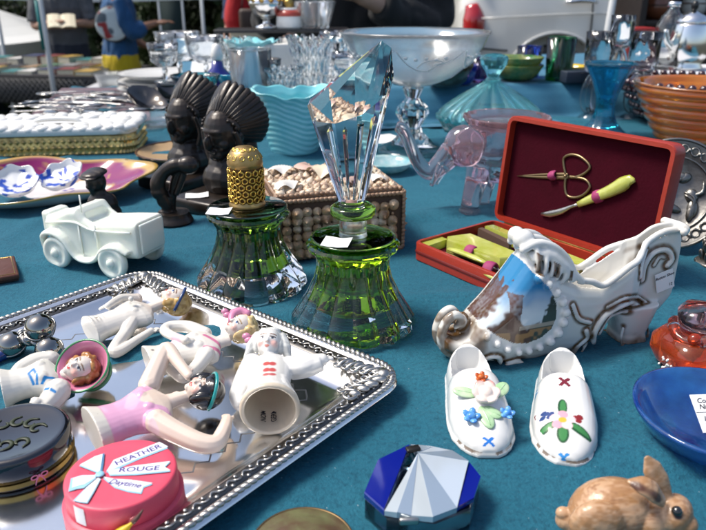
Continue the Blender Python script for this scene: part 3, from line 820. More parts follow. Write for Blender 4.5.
# ---------- blue glass dish with a price label ----------
def bluedish():
    c = P(716, 424, 1.2); c = Vector((c.x, c.y, .05))
    root = thing('glass_dish', c, 'swirled royal blue glass dish holding a white price label', 'dish')
    prof = [(2.0, 0), (2.9, .15), (3.9, .9), (4.55, 1.9), (4.6, 2.15), (4.4, 2.2), (4.0, 1.75), (3.2, .75), (2.2, .42), (.05, .36)]
    m = mat('royal_blue_glass', (.006, .06, .42), .06, trans=.8, ior=1.4, coat=.8, col2=(.06, .30, .78), vscale=38)
    part('bowl', lathe([(.05, 0)]+prof, 64, lambda r, z, a, i: (r*(1+.012*math.sin(3*a+z)), z), c=c), m, root)
    tg = boxg((0, 0, 0), (1.25, 2.3, .05), 0, 0)
    pc = Vector((P(705, 414, 1.6).x+.1, P(705, 414, 1.6).y, 1.65)); Mt = RZ(.05) @ RX(.55)
    t = thing('price_label', pc, 'ruled white price label standing inside the blue glass dish', 'price tag')
    part('card', xf(tg, Mt, pc), PAPER(), t, smooth=False)
    for s, y, x in (('Co', .75, -.1), ('Na', .38, -.1), ('1-', -.35, -.2), ('8-', -.72, -.2)):
        part('handwriting', xf(text_geo(s, .42, .25), Mt, pc+Mt @ Vector((x, y, .04))), INK(), t, smooth=False, fix=False)
    part('ruled_line', xf(boxg((0, .05, .03), (1.2, .03, .01)), Mt, pc), INK(), t, smooth=False)
bluedish()

# ---------- red and clear art glass ----------
def redglass():
    c = P(694, 352, 1.5); c = Vector((c.x+.2, c.y+.2, 0))
    root = thing('art_glass', c, 'orange red lump of art glass with clear twisted crown behind the blue dish', 'glass ornament')
    RED = mat('amber_red_glass', (.95, .17, .03), .03, trans=.85, ior=1.4, col2=(.85, .05, .03), vscale=25, coat=.5)
    def md(r, z, a, i): return r*(1+.07*math.sin(5*a)+.03*math.sin(3*a+2)), z
    part('body', lathe([(.1, .04), (1.5, .05), (2.3, .6), (2.75, 1.5), (2.7, 2.3), (2.2, 2.8), (1.3, 3.0), (.1, 3.0)], 48, md, c=c), RED, root)
    part('crown', lathe([(.1, 3.02), (1.2, 3.05), (1.7, 3.4), (1.75, 4.0), (1.35, 4.5), (.6, 4.7), (.05, 4.72)], 36, lambda r, z, a, i: (r*(1+.06*math.sin(4*a)), z), c=(c.x+.3, c.y+.3, 0)), glass('red_tinted_glass', (.95, .55, .5)), root)
    part('clear_collar', tube([c+Vector((math.cos(a)*1.75, math.sin(a)*1.75-.2, 3.05+.25*math.sin(3*a))) for a in [2*PI*i/24 for i in range(24)]], .36, 10, closed=True), CLEAR(), root)
    part('red_knob', ell(c+Vector((-1.1, -1.6, 3.2)), (.45, .4, .4)), RED, root)
    gs = []; r = random.Random(2)
    for i in range(26):
        a = PI*1.0+r.uniform(0, .95); z = r.uniform(.5, 1.5); rr = 2.2+.42*min((z-.4)/1.0, 1)
        gs.append(ell(c+Vector((math.cos(a)*rr*1.03, math.sin(a)*rr*1.03, z)), .09, n=6))
    part('white_dots', join(*gs), mat('white_enamel', (.8, .78, .74), .3), root)
redglass()
# ---------- big rococo china slipper ----------
WHITE = (.74, .73, .69); GILTB = (.12, .06, .02); IVORY = (.70, .66, .57)
def bigslipper():
    p0 = (8.6, 42.4); d = Vector((.97, .24, 0)).normalized(); nn = Vector((-d.y, d.x, 0))       # nn points away from the camera
    def W(s, z, t=0.0): return Vector((p0[0], p0[1], 0))+d*s+nn*t+Vector((0, 0, z))
    def px(*ps): return [VP(x-9*max(0, x-560)/130, y, p0, d) for x, y in ps]
    top = px((441, 331), (452, 333), (462, 329), (470, 318), (490, 296), (510, 270), (522, 252), (535, 254), (550, 264), (566, 272), (592, 275), (612, 265), (632, 251), (664, 232), (682, 224), (688, 229))
    bot = px((441, 345), (452, 350), (470, 354), (500, 357), (530, 355), (548, 350), (566, 347), (582, 338), (592, 326), (600, 310), (612, 303), (625, 301), (640, 310), (660, 313), (679, 292), (691, 262), (697, 242))
    wid = px((441, 0), (452, 0), (470, 0), (500, 0), (530, 0), (566, 0), (600, 0), (640, 0), (670, 0), (684, 0), (689, 0)); wv = [.4, .8, 1.45, 2.0, 2.2, 1.95, 1.7, 1.75, 1.65, 1.25, .6]
    ts, tz_ = zip(*top); bs, bz = zip(*bot); ws = [a for a, b in wid]
    zt = lambda s: float(np.interp(s, ts, tz_)); zb = lambda s: float(np.interp(s, bs, bz)); hw = lambda s: float(np.interp(s, ws, wv))
    def near(s, z):             # offset of the near surface
        c, h = (zt(s)+zb(s))/2, (zt(s)-zb(s))/2+.05
        sa = min(1, abs((z-c)/h))**(1/.6)
        return -hw(s)*max(0, 1-sa*sa)**.425
    base = W(*(((top[0][0]+top[-1][0])/2), 0)); 
    root = thing('china_slipper', base, 'large white rococo china slipper painted with a landscape and edged in brown gilt scrolls', 'china slipper')
    smin, smax = ts[0], ts[-1]; rings = []
    for s in np.linspace(smin, smax, 46):
        c, h, w_ = (zt(s)+zb(s))/2, max((zt(s)-zb(s))/2, .15), hw(s); r_ = []
        for k in range(28):
            a = 2*PI*k/28; ca, sa = math.cos(a), math.sin(a); e = .6
            r_.append(tuple(W(s, c+h*math.copysign(abs(sa)**e, sa), w_*math.copysign(abs(ca)**.85, ca))))
        rings.append(r_)
    gs = [loft(rings)]
    S_ = lambda x, y: VP(x-9*max(0, x-560)/130, y, p0, d)
    # heel block
    hl = []
    for y, x0, x1, w_ in ((300, 606, 660, 1.55), (315, 614, 652, 1.4), (328, 617, 645, 1.25), (337, 615, 645, 1.35), (342, 613, 646, 1.4)):
        (s0, z0), (s1, z1) = S_(x0, y), S_(x1, y); z = (z0+z1)/2; z = max(z, .05)
        hl.append([tuple(W((s0+s1)/2+a*(s1-s0)/2, z, b*w_)) for a, b in [(math.copysign(abs(math.cos(q))**.6, math.cos(q)), math.copysign(abs(math.sin(q))**.6, math.sin(q))) for q in [2*PI*k/20 for k in range(20)]]])
    gs.append(loft(hl))
    lines = []                   # raised scrolls: (list of pts, radius)
    def scroll(pts, r, side=-1, lift=.05, rec=True, sub=5):
        q = []
        for x, y in pts:
            s, z = S_(x, y); t = min(near(s, min(max(z, zb(s)+.1), zt(s)-.05)), -hw(s)*.78); q.append((s, z, t-lift))
        q3 = [W(s, z, t) for s, z, t in q]
        gs.append(capsule(q3, r if isinstance(r, list) else [r, r*.9, r], 8, sub))
        if rec: lines.append((cat(q3, 4), max(r) if isinstance(r, list) else r))
        q4 = [W(s, z, -t) for s, z, t in q]; gs.append(capsule(q4, r if isinstance(r, list) else [r, r*.9, r], 8, sub))
    scroll([(584, 333), (583, 320), (594, 304), (615, 296), (634, 299), (646, 313), (643, 330), (634, 334), (630, 326)], .20, lift=.12)
    scroll([(590, 325), (600, 309), (618, 303), (634, 309), (638, 320)], .14, lift=.1)
    scroll([(596, 297), (614, 289), (634, 291), (650, 303)], .13)
    scroll([(642, 276), (645, 262), (655, 250), (668, 247), (674, 255), (669, 262)], .18, lift=.1)
    scroll([(634, 270), (637, 258), (648, 248)], .13)
    scroll([(655, 262), (661, 254), (667, 254)], .1)
    scroll([(552, 352), (562, 346), (568, 336), (576, 327), (574, 320)], .16)
    scroll([(560, 356), (570, 346), (577, 334)], .12)
    scroll([(489, 362), (496, 353), (507, 350), (516, 356), (518, 363)], .2)
    scroll([(468, 355), (476, 345), (486, 344), (490, 351)], .17)
    scroll([(520, 362), (530, 352), (544, 350), (549, 357)], .17)
    scroll([(560, 295), (566, 308), (578, 312)], .13)
    scroll([(646, 318), (650, 330), (645, 341)], .14); scroll([(616, 320), (614, 332), (618, 341)], .13)
    # toe scroll and leaf
    for t in (-.45, .45):
        tp_ = [W(*S_(x, y), t) for x, y in ((480, 346), (462, 352), (445, 347), (439, 334), (444, 319), (453, 312), (459, 318), (453, 324))]
        gs.append(capsule(tp_, [.3, .45, .42, .36, .36, .33, .28, .2], 9, 5)); lines.append((cat(tp_, 4), .36))
    gs.append(ell(W(*S_(462, 322), 0), (.55, .6, .75)))
    for x, y, r in ((473, 318, .28), (479, 326, .24), (470, 333, .3), (461, 340, .3)): gs.append(ell(W(*S_(x, y), -.7), r, n=8))
    # bead border round the picture
    beads = [(527, 268), (535, 274), (543, 282), (549, 291), (552, 301), (550, 311), (545, 321), (537, 329), (527, 335), (516, 338), (505, 338), (494, 335), (484, 330), (475, 324)]
    for i, (x, y) in enumerate(beads):
        s, z = S_(x, y); gs.append(ell(W(s, z, near(s, z)-.14), 0.34 if i < 8 else .27, n=10))
    # tongue
    kn = W(*S_(522, 238), -.2); gs.append(ell(kn, (.75, .7, .7))); gs.append(ell(W(*S_(521, 238), .7), (.6, .6, .6)))
    rim = [(517, 245), (529, 238), (541, 239), (551, 245), (558, 254), (562, 264), (570, 272)]
    for t in (-.9, 0, .9):
        gs.append(capsule([W(*S_(x, y), t*(1+.15*i)) for i, (x, y) in enumerate(rim)], [.3, .3, .28, .26, .26, .26, .24], 9, 4))
    for t0 in np.linspace(-1.5, 1.5, 7): gs.append(tube([W(*S_(524, 254), t0*.6), W(*S_(538, 247), t0*.8), W(*S_(552, 258), t0), W(*S_(562, 272), t0)], [.5, .42, .36, .3], 8, 3))
    for x, y, x2, y2 in ((527, 262, 528, 243), (533, 265, 537, 243), (539, 268, 545, 247), (545, 271, 551, 252), (551, 274, 557, 259)):
        s, z = S_(x, y); s2, z2 = S_(x2, y2); q = [W(s, z, near(s, z)-.1), W((s+s2)/2, (z+z2)/2, -1.6), W(s2, z2, -1.2)]
        gs.append(tube(q, [.16, .2, .18], 8, 3))
    # rims of the opening
    rm = [(566, 272), (580, 274), (592, 275), (604, 270), (620, 260), (632, 251), (648, 241), (664, 232), (678, 226), (686, 227)]
    for sd in (-1, 1):
        pts = [];
        for i, (x, y) in enumerate(rm):
            s, z = S_(x, y); pts.append(W(s, z+(.12*math.sin(i*2.1) if 0 < i < 9 else 0), sd*(hw(s)-.12)))
        gs.append(tube(pts, .26, 8, 4))
    pts = [W(*S_(680, 226), -1.3), W(*S_(689, 226), -.6), W(*S_(690, 226), .3), W(*S_(684, 226), 1.2)]; gs.append(capsule(pts, .3, 8, 4))
    # cavity
    cut = []
    s0, s1 = S_(548, 270)[0], S_(685, 225)[0]
    for i, s in enumerate(np.linspace(s0, s1, 22)):
        f = i/21; w_ = max(hw(s)-.50, .3)*min(1, .35+f*4); lo = max(zb(s)+.45, zt(s)-2.3+.6*max(0, .2-f)*5)
        lo = lo+(1.7*max(0, f-.85)/.15); hi = zt(s)+(2.5 if f > .12 else -.5+f*25)
        ring_ = []
        for k in range(24):
            a = 2*PI*k/24; ca, sa = math.cos(a), math.sin(a)
            z = lo+(hi-lo)*(.5+.5*math.copysign(abs(sa)**.45, sa)); ring_.append(tuple(W(s, z, w_*math.copysign(abs(ca)**.6, ca))))
        cut.append(ring_)
    o = organic('body', join(*gs), .075, PORC(), root, 3, cut=loft(cut))
    p = wco(o); n = wno(o)
    rel = p-np.array((p0[0], p0[1], 0)); s = rel[:, 0]*d.x+rel[:, 1]*d.y; t = rel[:, 0]*nn.x+rel[:, 1]*nn.y; z = rel[:, 2]
    c = np.tile(np.array(WHITE), (len(p), 1)); c = mixc(c, IVORY, .6*sst(.45, .7, vnoise(p, .5)))
    gold = np.zeros(len(p))
    for pts, r in lines:
        dd = dpoly(p, pts); dd = np.minimum(dd, dpoly(np.column_stack([p[:, 0]-2*t*nn.x, p[:, 1]-2*t*nn.y, p[:, 2]]), pts)) if 1 else dd
        gold = np.maximum(gold, sst(r*.95, r*1.2, dd)*(1-sst(r*1.7, r*3.4, dd)))
    zi = np.interp(s, ts, tz_); zbi = np.interp(s, bs, bz)
    sT = S_(478, 320)[0]
    gold = np.maximum(gold, .75*(1-sst(sT-.5, sT+.2, s))*sst(.42, .6, vnoise(p, 1.6)))
    # brown flutes inside the tongue
    sa, sb = S_(525, 250)[0], S_(560, 262)[0]
    fl = (s > sa) & (s < sb) & (t < -.3) & (z > np.interp(s, [sa, sb], [S_(525, 264)[1], S_(557, 272)[1]])) & (z < np.interp(s, [sa, sb], [S_(529, 244)[1], S_(560, 262)[1]]))
    gold = np.where(fl, sst(.0, .6, np.sin((s-sa)*5.2))*.9, gold)
    # patchy brown gilt paint along the lower edge
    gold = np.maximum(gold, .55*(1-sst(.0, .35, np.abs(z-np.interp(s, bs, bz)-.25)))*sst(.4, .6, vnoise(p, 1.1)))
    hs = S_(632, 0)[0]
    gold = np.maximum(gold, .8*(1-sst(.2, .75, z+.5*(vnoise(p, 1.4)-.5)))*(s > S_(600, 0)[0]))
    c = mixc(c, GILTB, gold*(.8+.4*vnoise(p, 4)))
    # painted landscape on the vamp
    poly = [S_(*q) for q in ((521, 263), (530, 271), (538, 281), (543, 293), (543, 306), (538, 317), (528, 325), (514, 330), (500, 329), (488, 324), (474, 316), (458, 306), (478, 284), (496, 262), (513, 247))]
    ins = inpoly(s, z, poly) & (t < 1.2)
    S0, Z0 = S_(480, 318); S1, Z1 = S_(530, 268); fx = (s-S0)/(S_(543, 300)[0]-S0); fz = (z-S_(514, 330)[1])/(Z1-S_(514, 330)[1])
    skyc = mixc(np.tile(np.array((.58, .66, .70)), (len(p), 1)), (.02, .19, .40), sst(.55, .95, fz+.15*vnoise(p, 1.5)))
    pic = skyc.copy()
    nz1 = vnoise(p*1.0, 3.0); nz2 = vnoise(p+20, 6.0)
    hill = .30+.22*np.exp(-((fx-.28)/.16)**2)+.10*np.sin(fx*9)*.3
    pic = mixc(pic, (.09, .05, .035), sst(-.03, .03, hill+.10*(nz1-.5)-fz))
    tree = np.exp(-((fx-.93)/.16)**2)*.5+.18+.18*(nz2-.5)+.12*(nz1-.5)
    pic = mixc(pic, (.05, .06, .045), (fx > .62)*sst(-.03, .05, tree-fz))
    dl = np.minimum(dseg(np.column_stack([s, z, 0*z]), (*S_(458, 306), 0), (*S_(496, 262), 0)), dseg(np.column_stack([s, z, 0*z]), (*S_(496, 262), 0), (*S_(506, 252), 0)))
    pic = mixc(pic, (.10, .045, .03), np.maximum(1-sst(.6, 1.0, dl+.7*(nz1-.5)), sst(-1.35, -.85, t+.9*(nz1-.5)))*(fz < .86+.2*(nz1-.5))*(.75+.4*nz2))
    tower = (np.abs(fx-.33-.10*(fz-.5)) < .085) & (fz < .78)
    pic = mixc(pic, (.12, .065, .05), tower*(.6+.5*nz2))
    pic = mixc(pic, (.30, .17, .07), (fz < .22)*sst(.4, .6, nz1)); pic = mixc(pic, (.42, .36, .28), ((fz > .24) & (fz < .30) & (fx > .4))*.8)
    c = np.where(ins[:, None], pic, c)
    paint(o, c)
    # tag pasted on the heel
    cs = [S_(x, y) for x, y in ((655.5, 269), (673, 265), (675, 281), (655.5, 291))]
    q = [W(a, b, min(near(a, b), -hw(a)*.9)-.2) for a, b in cs]; ctr = sum(q, Vector())/4
    X = ((q[1]-q[0])+(q[2]-q[3])).normalized(); Zq = X.cross((q[0]-q[3])+(q[1]-q[2])).normalized(); Yq = Zq.cross(X); Mt = Matrix((X, Yq, Zq)).transposed()
    tgo = thing('price_tag', ctr, 'handwritten white tag stuck on the heel of the large china slipper', 'price tag')
    w_, h_ = 1.42, 1.5
    part('card', xf(boxg((0, 0, 0), (w_, h_, .06)), Mt, ctr), PAPER(), tgo, smooth=False)
    part('handwriting', xf(text_geo('Button Shoe', .30, .35), Mt, ctr+Mt @ Vector((0, .38, .045))), INK(), tgo, smooth=False, fix=False)
    part('handwriting', xf(text_geo('12', .30, .2), Mt, ctr+Mt @ Vector((.4, -.42, .045))), INK(), tgo, smooth=False, fix=False)
bigslipper()

# ---------- pair of small china slippers ----------
def small_slipper(toe, heel, label, flowers3d):
    a = P(*toe, 0); b = P(*heel, 0); d = (b-a); Ln = d.length; d.normalize(); n = Vector((d.y, -d.x, 0))   # n to the right
    def W(f, t, z): return a+d*(f*Ln)+n*t+Vector((0, 0, z+.02))
    root = thing('small_slipper', W(.5, 0, 0), label, 'china slipper', 'pair of small china slippers')
    fs_ = [0, .03, .08, .18, .32, .45, .58, .66, .75, .88, .95, 1.0]
    hw_ = [.45, .9, 1.3, 1.72, 1.85, 1.78, 1.68, 1.58, 1.52, 1.42, 1.25, .8]
    top = [.55, .85, 1.15, 1.6, 2.05, 2.4, 2.62, 2.2, 2.05, 2.2, 2.3, 2.25]
    I = lambda f, v: float(np.interp(f, fs_, v))
    rings = []
    for f in np.concatenate([np.linspace(0, .1, 8), np.linspace(.13, .9, 26), np.linspace(.92, 1, 6)]):
        r_ = []; w_, t_ = I(f, hw_), I(f, top); 
        for k in range(32):
            q = 2*PI*k/32; ca, sa = math.cos(q), math.sin(q)
            zz = .28+(t_-.28)*(abs(sa)**.8) if sa > 0 else .28-.2*abs(sa)**.5
            r_.append(tuple(W(f, w_*math.copysign(abs(ca)**.8, ca)*(1 if sa > 0 else 1), zz)))
        rings.append(r_)
    sole = [tuple(x) for x in []]
    outl = [(f, 1) for f in np.linspace(0, 1, 70)**1.6]+[(f, -1) for f in np.linspace(1, 0, 70)**1.6]
    sp = [W(f-.008 if f < .3 else f, sd*(I(f, hw_)+.1), 0) for f, sd in outl]
    gs = [loft(rings), loft([[(p.x, p.y, .02) for p in sp], [(p.x, p.y, .30) for p in sp]])]
    cut = []
    for i, f in enumerate(np.linspace(.615, .945, 14)):
        w_ = I(f, hw_)-.24; w_ *= min(1, .8+i*.1) if i < 3 else (1 if i < 12 else .75); r_ = []
        for k in range(20):
            q = 2*PI*k/20; ca, sa = math.cos(q), math.sin(q); r_.append(tuple(W(f, w_*math.copysign(abs(ca)**.6, ca), 2.35+1.85*math.copysign(abs(sa)**.5, sa))))
        cut.append(r_)
    o = organic('body', join(*gs), .06, PORC(), root, 4, cut=loft(cut))
    p = wco(o); rel = p-np.array(tuple(a)); f = (rel[:, 0]*d.x+rel[:, 1]*d.y)/Ln; t = rel[:, 0]*n.x+rel[:, 1]*n.y; z = rel[:, 2]
    c = np.tile(np.array((.76, .75, .72)), (len(p), 1)); c = mixc(c, (.66, .66, .62), .4*sst(.5, .8, vnoise(p, .8)))
    c = mixc(c, GILTB, ((np.abs(z-.36) < .07) & (f < .13))*.85*sst(.3, .5, vnoise(p, 3)))
    c = mixc(c, GILTB, ((z > 1.9) & (f > .66) & (np.abs(np.abs(t)-np.interp(f, fs_, hw_)+.1) < .14) & (z > np.interp(f, fs_, top)-.28))*.6*sst(.35, .55, vnoise(p, 2)))
    def mark(px_, py_, col, R, fn):      # painted sprig centred on a photographed point of the vamp
        nonlocal c
        for zz in (2.2, 2.0, 1.8, 1.6, 1.4, 1.2):
            q = P(px_, py_, zz); fq = (q-a).dot(d)/Ln
            if I(fq, top) >= zz: break
        tq = (q-a).dot(n); x = (t-tq)*.85; y = (f-fq)*Ln*float(np.interp(fq, [.08, .17], [1.8, 1.0]))
        m = fn(x, y)*(z > 1.0 if fq > .2 else z > .4)
        c = mixc(c, col, m)
        return x, y
    cross = lambda R, w_: (lambda x, y: ((np.abs(x-y*.7) < w_) | (np.abs(x+y*.7) < w_))*((x*x+y*y) < R*R)*1.0)
    def petal(cx, cy, ang, L_, w_):
        return lambda x, y: 1.0-sst(.85, 1.05, np.hypot(((x-cx)*math.cos(ang)+(y-cy)*math.sin(ang))/L_, (-(x-cx)*math.sin(ang)+(y-cy)*math.cos(ang))/w_))
    if flowers3d:
        mark(489, 437, (.02, .18, .60), .42, cross(.42, .10)); mark(449, 412, (.22, .03, .04), .2, cross(.2, .08))
    else:
        mark(564, 386, (.17, .01, .02), .42, cross(.42, .12)); mark(565, 448, (.04, .26, .62), .36, cross(.36, .09))
        mark(535, 380, (.03, .2, .5), .3, cross(.3, .1)); mark(534, 407, (.2, .02, .03), .2, cross(.2, .09))
        G1 = (.012, .075, .02); G2 = (.05, .22, .06)
        X0, Y0 = 562, 424
        for ang, L_, w_, dx, dy, col in ((PI/2, .58, .24, 0, .85, G1), (PI/2, .48, .15, .02, .85, G2), (-2.6, .62, .25, -.72, -.45, G1), (-2.6, .5, .14, -.72, -.42, G2), (-.5, .68, .26, .78, -.45, G1), (-.5, .5, .15, .8, -.42, G2), (-PI/2, .55, .3, .02, -.8, G1), (-PI/2, .45, .2, .02, -.78, G2)):
            mark(X0, Y0, col, 1, petal(dx, dy, ang, L_, w_))
        for dx, dy in ((-.72, .45), (-.9, .25), (-.6, .2), (-.85, .55), (-.5, .4)): mark(X0, Y0, (.02, .05, .18), 1, petal(dx, dy, 0, .15, .15))
        for dx, dy in ((.62, .25), (.8, .35), (.72, .1)): mark(X0, Y0, (.25, .02, .02), 1, petal(dx, dy, 0, .17, .17))
        for k in range(5): mark(X0, Y0, (.72, .35, .42) if k % 2 else (.80, .58, .60), 1, petal(.36*math.cos(k*1.257+.3), .36*math.sin(k*1.257+.3), 0, .27, .25))
        mark(X0, Y0, (.62, .42, .04), 1, petal(0, 0, 0, .2, .18))
    paint(o, c)
    if flowers3d:
        def at(px_, py_, dz):
            for zz in np.linspace(2.9, .6, 40):
                q = P(px_, py_, zz); fq = (q-a).dot(d)/Ln
                if 0 < fq < .64 and I(fq, top)-.02 >= zz: break
            return q+Vector((0, -.1, .85)).normalized()*dz
        PINK = mat('pink_petal', (.72, .42, .38), .3, col2=(.80, .72, .66), vscale=110, coat=.3)
        GRN = mat('pale_green_leaf', (.30, .52, .26), .3, col2=(.55, .68, .45), vscale=120, coat=.3)
        up = Vector((-.0, -.35, .93)).normalized(); Mf = frame(Vector((0, 1, .38)), up)
        c0 = at(485, 399, .35); gs = []
        for k in range(6):
            an = k*PI/3; gs.append(xf(ell((0, 0, 0), (.5, .42, .2)), Mf @ RZ(an) @ RY(-.6), c0+Mf @ Vector((.42*math.cos(an), .42*math.sin(an), .06))))
        gs.append(xf(ell((0, 0, .12), (.45, .45, .36)), Mf, c0)); rose = organic('rose', join(*gs), .05, mat('rose_china', rough=.3, attr=True, coat=.3), root, 1)
        q = wco(rose)-np.array(tuple(c0)); rr = np.linalg.norm(q, axis=1); cc = np.tile(np.array((.78, .66, .58)), (len(q), 1)); cc = mixc(cc, (.70, .20, .16), sst(.62, .92, rr)*sst(-.2, .4, q[:, 1])); paint(rose, cc)
        def leaf(px_, py_, an, L_, w_):
            c1 = at(px_, py_, .12); g = join(ell((0, 0, 0), (L_, w_, .1)), ell((0, 0, .07), (L_*.8, .06, .06), n=8)); part('leaf', xf(g, Mf @ RZ(an), c1), GRN, root)
        leaf(465, 394, 2.9, .75, .38); leaf(501, 391, .9, .62, .42); leaf(486, 419, -1.3, .8, .4); leaf(492, 414, -.6, .6, .36)
        def bud(px_, py_, m, r_):
            c1 = at(px_, py_, .2); gs = [xf(ell((0, 0, 0), (r_*.6, r_*.5, r_*.5)), Mf, c1)]
            for k in range(5): gs.append(xf(ell((0, 0, 0), (r_*.55, r_*.42, r_*.22), n=8), Mf @ RZ(k*1.257) @ RY(-.5), c1+Mf @ Vector((r_*.6*math.cos(k*1.257), r_*.6*math.sin(k*1.257), 0))))
            part('flower', join(*gs), m, root)
        bud(481, 380, mat('orange_petal', (.62, .16, .02), .3, col2=(.4, .06, .02), vscale=300), .38)
        bud(471, 419, mat('blue_petal', (.04, .20, .60), .3, col2=(.15, .4, .7), vscale=300), .5); bud(507, 416, mat('blue_petal'), .42)
small_slipper((488, 459), (465, 373), 'small white china slipper with a raised pink rose and blue buds', True)
small_slipper((566, 467), (559, 377), 'small white china slipper painted with a flat flower spray', False)

# ---------- brown china rabbit ----------
def rabbit():
    D = .0515
    def R(px_, py_, yy): return Q(px_, py_, yy)
    Yc = 24.6
    root = thing('rabbit_figurine', (13.4, Yc, 0), 'glossy brown china rabbit crouching with one ear up', 'figurine')
    gs = [ell(R(612, 512, Yc), (2.0, 1.45, 1.62), RY(-.1), 20), ell(R(640, 517, Yc-.1), (1.7, 1.3, 1.35), None, 18), ell(R(662, 514, Yc-.3), (.95, .95, .95)),
          ell(R(674, 513, Yc-.55), (1.0, .78, .80), frame((.8, -.6, -.5), (0, 0, 1)), 18), ell(R(684, 524, Yc-.9), (.6, .55, .5)),
          ell(R(598, 525, Yc-1.0), (1.35, .7, 1.2), RY(.3), 16), ell(R(650, 530, Yc-.95), (.75, .55, .95)),
          ell(R(567, 520, Yc+.1), (.55, .5, .48), None, 12), ell(R(573, 523, Yc), (.6, .5, .5)), ell(R(563, 513, Yc+.1), (.35, .3, .3))]
    zf = .22
    for x, y, l in ((11.4, Yc-1.1, 1.1), (14.6, Yc-1.3, .8), (14.6, Yc-.3, .8), (11.5, Yc+.9, 1.0)):
        gs.append(ell((x, y, zf+.1), (l, .42, .32))); gs.append(ell((x, y, .75), (.6, .42, .7)))
    gs.append(ell((13.0, Yc, .9), (2.4, 1.2, .85)))
    # ears
    def ear(p0, p1, p2, w_, nrm):
        pts = cat([p0, p1, p2], 6); r_ = lerp_list([.28, w_, w_*.9, .12], len(pts)); return tube(pts, r_, 12, 0, flat=.42, up=nrm)
    gs.append(ear(R(668, 498, Yc-.4), R(655, 474, Yc-.1), R(646, 456, Yc+.1), .52, (.3, -1, .2)))
    gs.append(ear(R(664, 503, Yc-.9), R(648, 488, Yc-.9), R(627, 481, Yc-.6), .50, (.1, -.6, 1)))
    o = organic('body', join(*gs), .055, mat('matt_brown_glaze', rough=.32, attr=True, coat=.12, bump=.35, bscale=220, var=.12, vscale=200), root, 5)
    p = wco(o); c = np.tile(np.array((.36, .19, .085)), (len(p), 1))
    n1 = vnoise(p, 1.5); n2 = vnoise(p*np.array((1, 2.2, 3.0))+9, 4.5); c = mixc(c, (.50, .31, .18), sst(.35, .65, n1*.5+n2*.5)); c = mixc(c, (.20, .085, .035), .6*sst(.55, .8, vnoise(p+40, 1.3)*.6+vnoise(p*np.array((1, 2, 4.0)), 6)*.4))
    z = p[:, 2]; c = mixc(c, (.55, .42, .30), .6*(1-sst(.3, 1.3, z)))
    ey = R(679, 515, Yc-1.35); de = np.linalg.norm(p-np.array(tuple(ey)), axis=1); c = mixc(c, (.02, .01, .01), 1-sst(.22, .30, de))
    e1 = dseg(p, R(660, 499, Yc-1.2), R(633, 484, Yc-.9)); c = mixc(c, (.09, .035, .02), (1-sst(.12, .26, e1)))
    e2 = dseg(p, R(664, 495, Yc-.8), R(649, 463, Yc-.3)); c = mixc(c, (.58, .40, .28), (1-sst(.1, .3, e2))*.8)
    paint(o, c)
    part('eye', ell(ey+Vector((0, .22, 0)), .24, n=10), mat('black_gloss', (.01, .01, .01), .08, coat=1), root)
rabbit()

